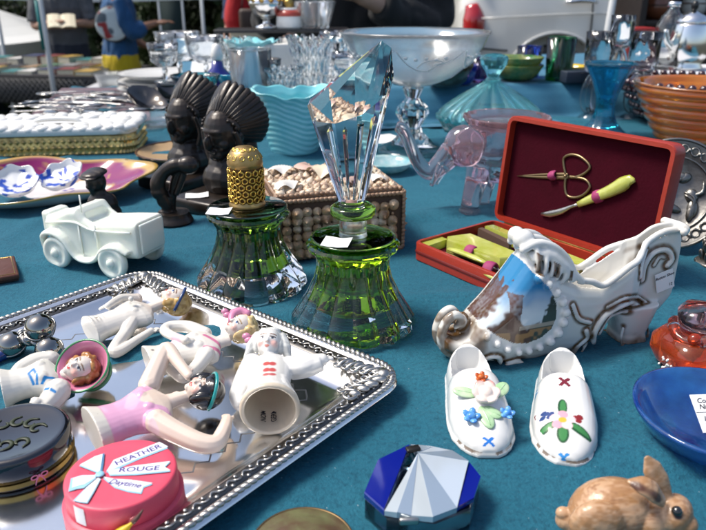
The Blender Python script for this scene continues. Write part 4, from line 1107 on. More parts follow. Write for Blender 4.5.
# ---------- milk glass car ----------
def milkcar():
    f0 = P(63, 266); f1 = P(118, 277); d = (f1-f0); d.z = 0; L_ = d.length; d.normalize(); n = Vector((-d.y, d.x, 0)); Wd = 4.3
    root = thing('glass_car', f0+d*(L_/2)+n*(Wd/2), 'white milk glass model of an old open motor car', 'glass car')
    MILK = mat('milk_glass', (.84, .87, .77), .20, sss=.5, coat=.4, var=.07, vscale=60, bump=.10, bscale=80)
    def W(s, t, z): return f0+d*s+n*t+Vector((0, 0, z))
    gs = []
    prof = [(-1.9, 2.6, 4.3, .35), (-1.6, 2.1, 4.5, .4), (-.7, 1.7, 4.7, .15), (.3, 1.5, 5.1, 0), (1.5, 1.2, 5.65, -.05), (2.3, 1.15, 5.75, -.05), (3.0, 1.15, 5.0, 0), (3.8, 1.2, 4.6, .05), (4.8, 1.4, 4.75, .1), (6.5, 1.6, 5.0, .1), (8.6, 1.8, 5.25, .1), (8.9, 2.0, 5.2, .15)]
    rings = []
    for s, z0, z1, ins in prof:
        r_ = []
        for x, z in rrect(Wd-2*ins-.2, z1-z0, .55, 4): r_.append(tuple(W(s, Wd/2+x, (z0+z1)/2+z)))
        rings.append(r_)
    gs.append(loft(rings))
    gs.append(xf(boxg((0, 0, 0), (1.1, 2.6, 2.2), 0, .3), Matrix((d, n, Vector((0, 0, 1)))).transposed(), W(-2.2, Wd/2, 3.7)))
    # running boards and mudguards
    for t in (-.15, Wd+.15):
        gs.append(tube([W(-1.6, t, 1.4), W(-1.5, t, 2.9), W(-.3, t, 3.4), W(1.0, t, 2.9), W(2.2, t, 1.35), W(3.6, t, 1.15), W(4.6, t, 1.6), W(5.6, t, 2.6), W(7.0, t, 3.0), W(8.2, t, 2.5)], [.3, .55, .7, .6, .5, .5, .5, .6, .65, .4], 10, 4, flat=.5, up=(0, 0, 1)))
    cut = [boxg((0, 0, 0), (2.0, Wd-1.3, 2.4), 0, .35), boxg((0, 0, 0), (2.0, Wd-1.5, 1.5), 0, .3)]
    Rm = Matrix((d, n, Vector((0, 0, 1)))).transposed()
    cu = join(xf(cut[0], Rm, W(.55, Wd/2, 5.2)), xf(cut[1], Rm, W(3.7, Wd/2, 5.1)))
    organic('body', join(*gs), .075, MILK, root, 3, cut=cu)
    # door moulding, bonnet louvre and radiator
    part('radiator', xf(boxg((0, 0, 0), (.3, 3.0, 2.7), 0, .12), Rm, W(9.0, Wd/2, 3.65)), MILK, root)
    part('moulding', join(tube([W(-1.2, .02, 4.1), W(1.2, -.02, 4.5), W(2.6, -.02, 4.55), W(4.4, -.0, 4.1), W(8.5, .05, 4.4)], .12, 8, 4), tube([W(4.6, 0, 4.6), W(4.6, 0, 2.4)], .1, 8), tube([W(2.7, 0, 4.5), W(2.7, 0, 1.6)], .08, 8)), MILK, root)
    for s in (0, L_):
        for t in (-.35, Wd+.35):
            r_ = 1.5
            prof = [(.05, -.26), (.55, -.28), (.6, -.22), (1.0, -.24), (1.12, -.36), (1.42, -.32), (1.52, -.1), (1.52, .1), (1.42, .32), (1.1, .36), (.5, .34), (.05, .3)]
            g = lathe(prof, 32); M = frame(d, n)
            wh = part('wheel', xf(g, M, W(s, t, r_+.02)), MILK, root)
            part('hub', join(ell(W(s, t-.3 if t < 0 else t+.3, r_+.02), (.42, .3, .42), n=10)), MILK, wh)
    part('windscreen_post', tube([W(2.75, .6, 5.4), W(2.75, .6, 7.0)], .07, 6), MILK, root)
milkcar()
# ---------- half dolls lying on the tray ----------
SKIN = np.array((.74, .60, .50)); BISC = np.array((.74, .70, .63))
def p_(x, y, z): return P(x, y, z)
def torso(B, N, f, k, wide=1.0, flare=1.0):
    a = (N-B); L_ = a.length; a.normalize(); f = (Vector(f)-a*Vector(f).dot(a)).normalized(); s = a.cross(f)
    rings = []
    for t, hs, hf in ((0, 1.36*flare, 1.2*flare), (.05, 1.3*flare, 1.12*flare), (.16, 1.12*flare, .95*flare), (.32, 1.02, .86), (.45, 1.06, .86), (.62, 1.32, .92), (.74, 1.55, .86), (.83, 1.5, .70), (.91, .95, .52), (.96, .44, .42), (1.04, .38, .38), (1.12, .40, .40)):
        rings.append([tuple(B+a*(L_*t)+s*(math.cos(q)*hs*k*wide)+f*(math.sin(q)*hf*k)) for q in [2*PI*i/26 for i in range(26)]])
    g = [loft(rings)]
    for sd in (-1, 1): g.append(ell(B+a*(L_*.66)+s*(.48*k*sd)+f*(.52*k), .45*k))
    return join(*g), (a, f, s, L_)
def head_geo(c, fwd, up, r):
    M = frame(fwd, up); f = M.col[1]; u = M.col[2]; x = M.col[0]
    w = lambda a, b, cc: c+x*(a*r)+f*(b*r)+u*(cc*r)
    g = [ell(c, (r*.80, r*.88, r), M, 20), ell(w(0, .28, -.42), (r*.55, r*.55, r*.52), M), ell(w(0, .55, -.78), (r*.24, r*.24, r*.2), M), ell(w(0, .86, -.12), (r*.09, r*.14, r*.22), M, 10), ell(w(0, .93, -.24), (r*.14, r*.12, r*.1), M, 10),
         ell(w(.36, .58, -.28), (r*.26, r*.22, r*.24), M), ell(w(-.36, .58, -.28), (r*.26, r*.22, r*.24), M), ell(w(0, .72, -.52), (r*.22, r*.14, r*.1), M),
         ell(w(.8, 0, -.1), (r*.1, r*.17, r*.24), M), ell(w(-.8, 0, -.1), (r*.1, r*.17, r*.24), M)]
    return g, (c, x, f, u, r)
def face_paint(c, p, hd, lips=(.60, .06, .05), brow=(.22, .12, .07), eye=(.05, .07, .10)):
    o, x, f, u, r = hd; q = p-np.array(tuple(o)); a = q @ np.array(tuple(x))/r; b = q @ np.array(tuple(f))/r; h = q @ np.array(tuple(u))/r
    fr = (b > .25)*(np.hypot(a, h) < 1.05)
    for s in (-1, 1):
        c = mixc(c, (.80, .32, .25), fr*.65*(1-sst(.08, .34, np.hypot(a-.40*s, (h+.30)))))
        c = mixc(c, (.80, .78, .75), fr*(1-sst(.85, 1.1, np.hypot((a-.30*s)/.17, (h-.04)/.085))))
        c = mixc(c, eye, fr*(1-sst(.07, .10, np.hypot(a-.30*s, h-.04))))
        c = mixc(c, (.06, .03, .02), fr*(1-sst(.025, .05, np.abs(h-.12+.55*(a-.30*s)**2)))*(np.abs(a-.30*s) < .19))
        c = mixc(c, brow, fr*(1-sst(.025, .06, np.abs(h-.30+.8*(a-.32*s)**2)))*(np.abs(a-.32*s) < .22))
    c = mixc(c, lips, fr*np.maximum(1-sst(.8, 1.15, np.hypot((np.abs(a)-.06)/.11, (h+.50)/.06)), 1-sst(.8, 1.15, np.hypot(a/.12, (h+.57)/.06))))
    c = mixc(c, (.6, .25, .2), fr*(1-sst(.03, .06, np.hypot(np.abs(a)-.07, h+.30)))*.7)
    return c
def arm(pts, r0, r1, n=3):
    pts = [Vector(p) for p in pts]; return capsule(pts, lerp_list([r0*1.25, (r0+r1)/2*1.25, r1*1.08], len(pts)), 10, 6)
def hand(wr, dr, nrm, L_, r_):
    """palm, four unequal bent fingers and a thumb from the side of the palm"""
    M = frame(dr, nrm); x, f, u = M.col[0], M.col[1], M.col[2]; wr = Vector(wr)
    g = [ell(wr+f*(.28*L_), (.26*L_, .34*L_, .13*L_), M, 10)]
    for i, (o, ln) in enumerate(((-.18, .42), (-.06, .5), (.06, .47), (.18, .36))):
        b = wr+f*(.5*L_)+x*(o*L_); g.append(tube([b, b+f*(ln*.5*L_)-u*.02*L_, b+f*(ln*L_)-u*.12*L_], [r_, r_, r_*.75], 7, 2))
    b = wr+f*(.18*L_)+x*(.22*L_); g.append(tube([b, b+x*(.16*L_)+f*(.16*L_), b+x*(.18*L_)+f*(.34*L_)], [r_*1.15, r_*1.1, r_*.8], 7, 2))
    return join(*g)
def hair_cap(name, hd, mat_, root, col, col2, bulge=1.12, back=.25, fringe=.35, low=-.55, curls=0, seed=1, extra=()):
    c, x, f, u, r = hd; M = Matrix((x, f, u)).transposed(); rr = random.Random(seed)
    w = lambda a, b, cc: c+x*(a*r)+f*(b*r)+u*(cc*r)
    g = [ell(w(0, -back*.8, .14), (r*bulge*.86, r*bulge*.84, r*bulge*.93), M, 20)]
    for s in (-1, 1): g.append(ell(w(.74*s, -.02, low*.5+.05), (r*.24, r*.42, r*.55), M))
    g.append(ell(w(0, -.55, low), (r*.7, r*.45, r*.4), M)); g.append(ell(w(-.2, fringe, .82), (r*.5, r*.34, r*.22), M)); g.append(ell(w(.35, fringe-.05, .75), (r*.35, r*.34, r*.24), M))
    for i in range(curls):
        a = rr.uniform(0, 2*PI); b = rr.uniform(-.9, .35); cc = rr.uniform(-.65, .95); v = Vector((math.cos(a)*.9, b, cc)); v = v/v.length
        if v.y > .35: continue
        g.append(ell(w(v.x*.95, v.y*.98-.15, v.z*1.02+.08), r*rr.uniform(.16, .24), n=8))
    g += list(extra)
    o = organic(name, join(*g), .055, mat_, root, 2)
    p = wco(o); cc = np.tile(np.array(col), (len(p), 1)); cc = mixc(cc, col2, sst(.4, .7, vnoise(p*np.array((1, 1, 1.0)), 5))); paint(o, cc)
    return o
def bow(parent, c, M, s, m, name='ribbon_bow'):
    x, f, u = M.col[0], M.col[1], M.col[2]; g = []
    for sd in (-1, 1):
        g.append(ring(c+x*(sd*.5*s)+u*.03, .32*s, .07*s, 14, 6, Matrix((x, f*.7, u)).transposed()))
        g.append(tube([c, c+x*(sd*.35*s)-f*(.5*s), c+x*(sd*.5*s)-f*(1.0*s)], [.09*s, .08*s, .05*s], 6, 3))
    g.append(ell(c+u*.05*s, .15*s, n=8))
    part(name, join(*g), m, parent)
UP = Vector((0, 0, 1))
BMAT = BISQ

def doll_pink():
    B = p_(92, 431, 1.75); N = p_(171, 401, 1.75); root = thing('half_doll', (B.x, B.y, .35), 'china half doll in a pink bodice with bobbed black hair and a teal headband', 'half doll', 'china half dolls')
    g, (a, f, s, L_) = torso(B, N, UP+Vector((0, -.25, 0)), 1.0, wide=1.22)
    C = p_(203, 391, 2.0); hg, hd = head_geo(C, Vector((-.12, -.30, 1)), Vector((.98, .12, .12)), .98)
    gs = [g]+hg+[tube([N-a*.3, C-hd[3]*.5-hd[2]*.1], [.42, .36], 10)]
    gs.append(arm([p_(149, 386, 1.9), p_(156, 369, 2.3), p_(164, 352, 2.7), p_(169, 350, 2.8), p_(178, 362, 2.5), p_(189, 376, 2.2)], .54, .28)); gs.append(hand(p_(188, 375, 2.2), hd[0]+Vector((.7, -.6, 0)), Vector((0, -1, .4)), .8, .09))
    gs.append(arm([p_(156, 421, 1.9), p_(175, 432, 1.6), p_(200, 443, 1.3), p_(216, 443, 1.2), p_(224, 430, 1.3), p_(227, 420, 1.3)], .55, .30)); gs.append(hand(p_(227, 421, 1.35), Vector((-.25, .9, -.1)), UP, .95, .1))
    o = organic('body', join(*gs), .055, BMAT(), root, 5)
    p = wco(o); q = p-np.array(tuple(B)); t = q @ np.array(tuple(a))/L_; ff = q @ np.array(tuple(f)); ss = q @ np.array(tuple(s))
    c = np.tile(SKIN, (len(p), 1)); c = mixc(c, (.70, .66, .58), 1-sst(.13, .16, t))
    rad = np.sqrt(np.clip(ff*ff+ss*ss, 0, 9)); edge = .76-.16*np.exp(-(ss/.5)**2)*(ff > 0)+.10*sst(.5, 1.0, np.abs(ss))
    c = mixc(c, (.68, .36, .52), sst(.13, .16, t)*(1-sst(edge-.015, edge+.015, t))*(rad < 1.62)); c = mixc(c, (.80, .55, .68), .5*sst(.5, .7, vnoise(p, 1.3))*(t > .16)*(t < .6))
    c = mixc(c, (.10, .09, .08), 1-sst(.07, .1, np.linalg.norm(p-np.array(tuple(B+a*.35+f*.98)), axis=1)))
    paint(o, face_paint(c, p, hd))
    h = hair_cap('hair', hd, mat('black_hair_glaze', rough=.15, attr=True, coat=.6), root, (.008, .008, .009), (.015, .013, .013), 1.24, .26, .5, -.5, extra=[ell(C+hd[3]*.62*hd[4]+hd[2]*.38*hd[4], (.72*hd[4], .46*hd[4], .40*hd[4]), Matrix((hd[1], hd[2], hd[3])).transposed())]+[ell(C+hd[1]*(sd*.86*hd[4])+hd[2]*.22*hd[4]-hd[3]*.05*hd[4], (.24*hd[4], .46*hd[4], .72*hd[4]), Matrix((hd[1], hd[2], hd[3])).transposed()) for sd in (-1, 1)])
    c0, x, f_, u, r = hd; M = Matrix((x, f_, u)).transposed()
    pts = [C-f_*(.20*r)+u*(.42*r)+(x*math.cos(q)*1.12*r+(u*.55+f_*.85).normalized()*math.sin(q)*1.16*r) for q in np.linspace(-.35, PI+.35, 16)]
    part('headband', tube(pts, .11, 8, 2), mat('teal_band', (.01, .26, .26), .2, coat=.5), h)
doll_pink()

def doll_blonde():
    B = p_(90, 331, 1.5); N = p_(152, 308, 1.6); root = thing('half_doll', (B.x, B.y, .35), 'blonde china half doll with a dark blue headband at the far tray corner', 'half doll', 'china half dolls')
    g, (a, f, s, L_) = torso(B, N, UP+Vector((.0, -.2, 0)), .92, wide=1.15, flare=.95)
    C = p_(175, 299, 2.0); hd_u = Vector((.92, .1, .05)); hg, hd = head_geo(C, Vector((-.1, .1, 1)), hd_u, .98)
    gs = [g]+hg+[tube([N-a*.3, C-hd[3]*.6-hd[2]*.1], [.42, .34], 10)]
    gs.append(arm([p_(139, 311, 1.8), p_(127, 331, 1.3), p_(114, 350, .95), p_(120, 351, .9), p_(137, 340, 1.0), p_(151, 331, 1.2)], .44, .24)); gs.append(hand(p_(150, 331, 1.2), Vector((.7, .6, 0)), UP, .8, .085))
    gs.append(arm([p_(137, 299, 1.8), p_(121, 299, 2.2), p_(108, 306, 2.5)], .36, .24)); gs.append(hand(p_(108, 306, 2.4), Vector((-.8, -.3, -.1)), UP, .7, .08))
    gs.append(ell(p_(131, 299, 2.9), .22, n=8))
    for i in range(5): gs.append(ring(B+a*(L_*(.02+.06*i)), (1.15-.09*i)*.9, .07, 30, 6, frame(f, a)))
    o = organic('body', join(*gs), .055, BMAT(), root, 4)
    p = wco(o); t = (p-np.array(tuple(B))) @ np.array(tuple(a))/L_
    c = np.tile(BISC, (len(p), 1)); c = mixc(c, SKIN, .55*sst(.75, .95, t)); c = mixc(c, (.30, .26, .2), 1-sst(.08, .12, np.linalg.norm(p-np.array(tuple(B+a*.6+f*.85)), axis=1)))
    c = mixc(c, (.60, .56, .5), .5*sst(.55, .75, vnoise(p, 1.0))); paint(o, face_paint(c, p, hd, eye=(.04, .12, .3)))
    h = hair_cap('hair', hd, mat('blonde_hair_glaze', rough=.25, attr=True, coat=.3), root, (.62, .40, .14), (.42, .24, .07), 1.2, .5, .2, -.75, curls=26, seed=3)
    c0, x, f_, u, r = hd
    pts = [C-f_*(.3*r)+u*(.2*r)+(x*math.cos(q)*1.06*r+(u*.6+f_*.85).normalized()*math.sin(q)*1.2*r) for q in np.linspace(-.3, PI+.3, 16)]
    part('headband', tube(pts, .12, 8, 2), mat('navy_band', (.02, .05, .16), .2, coat=.5), h)
doll_blonde()

def doll_ribbon():
    B = p_(148, 364, 1.5); N = p_(221, 342, 1.7); root = thing('half_doll', (B.x, B.y, .35), 'white china half doll with pale yellow hair, pink bows and a pink neck ribbon', 'half doll', 'china half dolls')
    g, (a, f, s, L_) = torso(B, N, UP+Vector((.05, -.15, 0)), .98, wide=1.15, flare=.95)
    C = p_(240, 327, 2.35); hg, hd = head_geo(C, Vector((-.35, -.35, .9)), Vector((.85, .3, .45)), .98)
    gs = [g]+hg+[tube([N-a*.3, C-hd[3]*.6-hd[2]*.2], [.42, .34], 10)]
    gs.append(arm([p_(207, 354, 1.9), p_(196, 368, 1.5), p_(184, 377, 1.3), p_(176, 374, 1.4), p_(166, 366, 1.8)], .42, .25)); gs.append(hand(p_(168, 367, 1.8), Vector((-.8, .25, .1)), UP, .8, .085))
    gs.append(arm([p_(205, 334, 1.9), p_(188, 327, 2.0), p_(170, 327, 2.1), p_(165, 331, 2.2), p_(173, 336, 2.4), p_(186, 340, 2.7)], .40, .24)); gs.append(hand(p_(182, 339, 2.6), Vector((.9, -.1, 0)), UP, .8, .085))
    o = organic('body', join(*gs), .055, BMAT(), root, 5)
    p = wco(o); q = p-np.array(tuple(B)); t = q @ np.array(tuple(a))/L_
    c = np.tile(BISC*1.02, (len(p), 1)); c = mixc(c, SKIN, .3*sst(.9, 1.1, t))
    for a_, b_ in (((205, 336, 2.35), (228, 340, 2.4)), ((228, 340, 2.4), (252, 345, 1.9)), ((205, 346, 2.3), (228, 341, 2.4))):
        c = mixc(c, (.62, .18, .32), (1-sst(.10, .2, dseg(p[:, :2], p_(*a_).xy, p_(*b_).xy)))*(p[:, 2] > 1.2))
    dd = np.linalg.norm(p[:, :2]-np.array(tuple(p_(175, 343, 2.3).xy)), axis=1); c = mixc(c, (.72, .45, .58), .7*(1-sst(.3, .8, dd))*(p[:, 2] > 1.5))
    c = mixc(c, (.25, .22, .2), 1-sst(.08, .12, np.linalg.norm(p-np.array(tuple(B+a*.4+f*.98)), axis=1)))
    paint(o, face_paint(c, p, hd, brow=(.4, .26, .12), eye=(.05, .16, .35)))
    h = hair_cap('hair', hd, mat('flaxen_hair_glaze', rough=.25, attr=True, coat=.3), root, (.72, .56, .28), (.60, .42, .18), 1.15, .45, .15, -.6, curls=26, seed=5)
    PK = mat('pink_ribbon_china', (.66, .25, .40), .25, coat=.4, var=.2, vscale=150)
    for (x_, y_, z_, s_) in ((230, 314, 3.0, .75), (252, 339, 2.5, .8)):
        cc = p_(x_, y_, z_); gs = []
        for k in range(6):
            an = k*PI/3; gs.append(ell(cc+Vector((math.cos(an)*.45*s_, math.sin(an)*.3*s_, .3*s_*math.sin(an*2+1))), (.38*s_, .3*s_, .3*s_), n=9))
        part('hair_bow', join(*gs), PK, h)
    part('hair_flower', join(*[ell(p_(259, 337, 2.6)+Vector((math.cos(k)*.13, math.sin(k)*.1, .13*math.sin(2*k))), .13, n=7) for k in range(6)]), mat('dark_red_enamel', (.22, .015, .02), .25), h)
    part('bonnet_edge', tube([p_(231, 322, 2.9), p_(233, 315, 3.1), p_(241, 311, 3.2), p_(250, 314, 3.1)], [.2, .3, .3, .2], 9, 4), PK, h)
doll_ribbon()

def doll_open():
    B = p_(270, 411, 2.05); N = p_(270, 358, 2.0); root = thing('half_doll', (B.x, B.y, .35), 'white china half doll with red chest marks, its hollow base facing us', 'half doll', 'china half dolls')
    ax = (N-B).normalized(); f = UP
    B = B+ax*.0
    a = ax; f = (f-a*f.dot(a)).normalized(); s = a.cross(f); L_ = (N-B).length; rings = []
    Bt = -a*0.0
    for t, hs, hf in ((0, 1.66, 1.62), (.03, 1.74, 1.7), (.10, 1.66, 1.62), (.25, 1.42, 1.35), (.42, 1.22, 1.08), (.6, 1.28, 1.02), (.75, 1.35, .95), (.86, 1.25, .78), (.93, .8, .58), (.98, .48, .46), (1.05, .42, .42)):
        rings.append([tuple(B+a*(L_*t)+s*(math.cos(q)*hs)+f*(math.sin(q)*hf)) for q in [2*PI*i/30 for i in range(30)]])
    C = p_(269, 343, 2.55); hg, hd = head_geo(C, Vector((.0, -.62, .8)), Vector((.05, .75, .62)), 1.02)
    gs = [loft(rings)]+hg+[tube([N-a*.4, C-hd[3]*.5-hd[2]*.2], [.45, .38], 10)]
    gs.append(arm([p_(290, 367, 2.1), p_(303, 367, 2.3), p_(316, 362, 2.5), p_(322, 360, 2.6)], .58, .40)); gs.append(hand(p_(320, 360, 2.6), Vector((.95, .25, .1)), UP, .9, .1))
    gs.append(tube([p_(292, 369, 2.0), p_(306, 368, 2.2), p_(321, 362, 2.5)], [.7, .62, .58], 12, 4))
    gs.append(arm([p_(252, 364, 2.1), p_(244, 380, 1.6), p_(238, 396, 1.2), p_(240, 404, 1.1)], .55, .42)); gs.append(hand(p_(239, 401, 1.1), Vector((.15, -.9, -.1)), UP, .85, .1))
    gs.append(tube([p_(253, 367, 2.0), p_(245, 384, 1.6), p_(239, 399, 1.2)], [.62, .66, .5], 12, 4))
    cutr = []
    for t, r_ in ((-.06, 1.5), (.0, 1.44), (.2, 1.2), (.4, .95), (.55, .6), (.6, .2)):
        cutr.append([tuple(B+a*(L_*t)+s*(math.cos(q)*r_)+f*(math.sin(q)*r_)) for q in [2*PI*i/26 for i in range(26)]])
    o = organic('body', join(*gs), .06, BMAT(), root, 4, cut=loft(cutr))
    p = wco(o); q = p-np.array(tuple(B)); t = q @ np.array(tuple(a))/L_; ff = q @ np.array(tuple(f)); ss = q @ np.array(tuple(s))
    c = np.tile(np.array((.76, .74, .70)), (len(p), 1)); rad = np.hypot(ff, ss)
    c = mixc(c, (.62, .53, .41), (1-sst(.03, .06, t))+(rad < np.interp(t, [0, .2, .4, .55, .6], [1.58, 1.32, 1.06, .72, .4]))*(t < .6))
    for y_ in (364, 371, 378):
        for x_ in (266.5, 272.5):
            m = p_(x_, y_, 3.0); c = mixc(c, (.52, .09, .09), (1-sst(.14, .26, np.hypot((p[:, 0]-m.x)*.9, (p[:, 1]-m.y)*.75)))*(p[:, 2] > 2.3))
    paint(o, face_paint(c, p, hd, lips=(.55, .2, .16)))
    c0, x, f_, u, r = hd; w = lambda aa, b, cc: c0+x*(aa*r)+f_*(b*r)+u*(cc*r)
    ex = [capsule([w(sd*.8, -.1, .5), w(sd*1.05, -.15, -.2), w(sd*1.35, -.25, -.95)], [.32, .42, .22], 8, 4) for sd in (-1, 1)]
    hair_cap('hair', hd, mat('white_hair_glaze', rough=.2, attr=True, coat=.3), root, (.64, .64, .60), (.50, .50, .47), 1.16, .45, .12, -.5, curls=10, seed=9, extra=ex)
    for k, (tx, ax_) in enumerate((('GERM', -.18), ('NOM:', .42))):
        an = -PI/2+ax_*.9; tt = .19
        rr = 1.17; pos = B+a*(L_*tt)+s*(math.cos(an)*rr*(-1))+f*(math.sin(an)*rr)
        nrm = -(s*(-math.cos(an))+f*math.sin(an)); X = a; Zv = (nrm-X*nrm.dot(X)).normalized(); Yv = Zv.cross(X); Mt = Matrix((X, Yv, Zv)).transposed()
        part('stamp', xf(text_geo(tx, .46), Mt, pos+Zv*.06), INK(), root, smooth=False, fix=False)
doll_open()

def doll_bonnet():
    B = p_(2, 389, 1.7); N = p_(62, 374, 1.75); root = thing('half_doll', (B.x, B.y, .35), 'china half doll in a pink brimmed bonnet with a painted blue bow', 'half doll', 'china half dolls')
    g, (a, f, s, L_) = torso(B, N, UP+Vector((0, -.3, 0)), 1.0, flare=1.0)
    C = p_(81, 369, 2.2); hg, hd = head_geo(C, Vector((-.02, -.58, .8)), Vector((.85, .35, .2)), .95)
    gs = [g]+hg+[tube([N-a*.3, C-hd[3]*.5-hd[2]*.2], [.42, .34], 10)]
    gs.append(arm([p_(50, 361, 1.8), p_(36, 362, 2.0), p_(22, 368, 2.1), p_(16, 372, 2.2)], .55, .34)); gs.append(hand(p_(18, 371, 2.2), Vector((-.8, -.5, 0)), UP, .8, .09))
    gs.append(arm([p_(58, 391, 1.7), p_(50, 402, 1.4), p_(40, 410, 1.3), p_(36, 404, 1.7)], .62, .36)); gs.append(hand(p_(38, 405, 1.7), Vector((-.5, .6, .2)), UP, .8, .09))
    gs.append(tube([p_(60, 388, 1.6), p_(52, 400, 1.3), p_(44, 410, 1.2)], [.7, .75, .55], 12, 4))
    o = organic('body', join(*gs), .055, BMAT(), root, 5)
    p = wco(o); c = np.tile(np.array((.72, .69, .62)), (len(p), 1)); q = p-np.array(tuple(B)); t = q @ np.array(tuple(a))/L_
    c = mixc(c, SKIN, .45*sst(.95, 1.1, t))
    for pl in (((34, 377), (44, 371), (54, 368)), ((34, 377), (44, 380), (53, 382)), ((34, 377), (26, 380), (18, 385)), ((34, 377), (28, 370), (33, 367), (36, 371), (34, 377)), ((34, 377), (29, 383), (33, 387), (38, 384), (34, 377))):
        pts = [tuple(p_(x, y, 2.75).xy) for x, y in pl]; c = mixc(c, (.02, .20, .50), (1-sst(.05, .10, dpoly(p[:, :2], pts)))*(p[:, 2] > 2.0)*(np.abs(t-.5) < .42))
    c = mixc(c, (.3, .22, .16), 1-sst(.12, .17, np.linalg.norm(p[:, :2]-np.array(tuple(p_(14, 390, 2.7).xy)), axis=1))*1.0-(p[:, 2] < 2)*1.0)
    paint(o, face_paint(c, p, hd, brow=(.25, .15, .08)))
    h = hair_cap('hair', hd, mat('auburn_hair_glaze', rough=.3, attr=True, coat=.3), root, (.42, .20, .06), (.28, .11, .03), 1.1, .4, .2, -.6, curls=30, seed=11)
    # bonnet: flaring brim and green-banded crown
    c0, x, f_, u, r = hd; axv = Vector((.12, .62, -.72)).normalized(); M = frame(x.cross(axv), axv)
    o0 = C+axv*.1+u*.25
    pr = [(1.0, -.75), (1.25, -.5), (1.3, -.1), (1.45, .25), (1.75, .0)]
    prof = [(1.62, .62), (1.68, .66), (1.72, .60), (1.4, -.02), (1.15, -.5), (1.05, -.55), (1.0, -.5), (1.1, -.42), (1.32, .06)]
    Mx = frame(x.cross(-axv), -axv); 
    brim = part('bonnet_brim', xf(lathe([(.85, -.75), (1.25, -.25), (1.62, .35), (1.72, .42), (1.70, .5), (1.55, .42), (1.1, -.15), (.8, -.6)], 40, lambda rr, z, an, i: (rr*(1+.03*math.sin(4*an)), z)), Mx, o0), mat('pink_glaze', (.66, .22, .36), .2, coat=.5, var=.25, vscale=90), h)
    part('bonnet_crown', xf(lathe([(.9, -.72), (1.12, -.75), (1.1, -1.1), (.9, -1.5), (.5, -1.75), (.05, -1.8)], 32), Mx, o0), mat('ivory_glaze', (.66, .58, .42), .2, coat=.4, var=.3, vscale=60), h)
    part('bonnet_band', xf(lathe([(1.13, -.78), (1.24, -.8), (1.22, -1.08), (1.1, -1.12)], 32), Mx, o0), mat('green_glaze', (.03, .22, .08), .2, coat=.5), h)
    part('bonnet_edging', xf(ring((0, 0, .46), 1.68, .07, 40, 6), Mx, o0), mat('green_glaze'), h)
doll_bonnet()

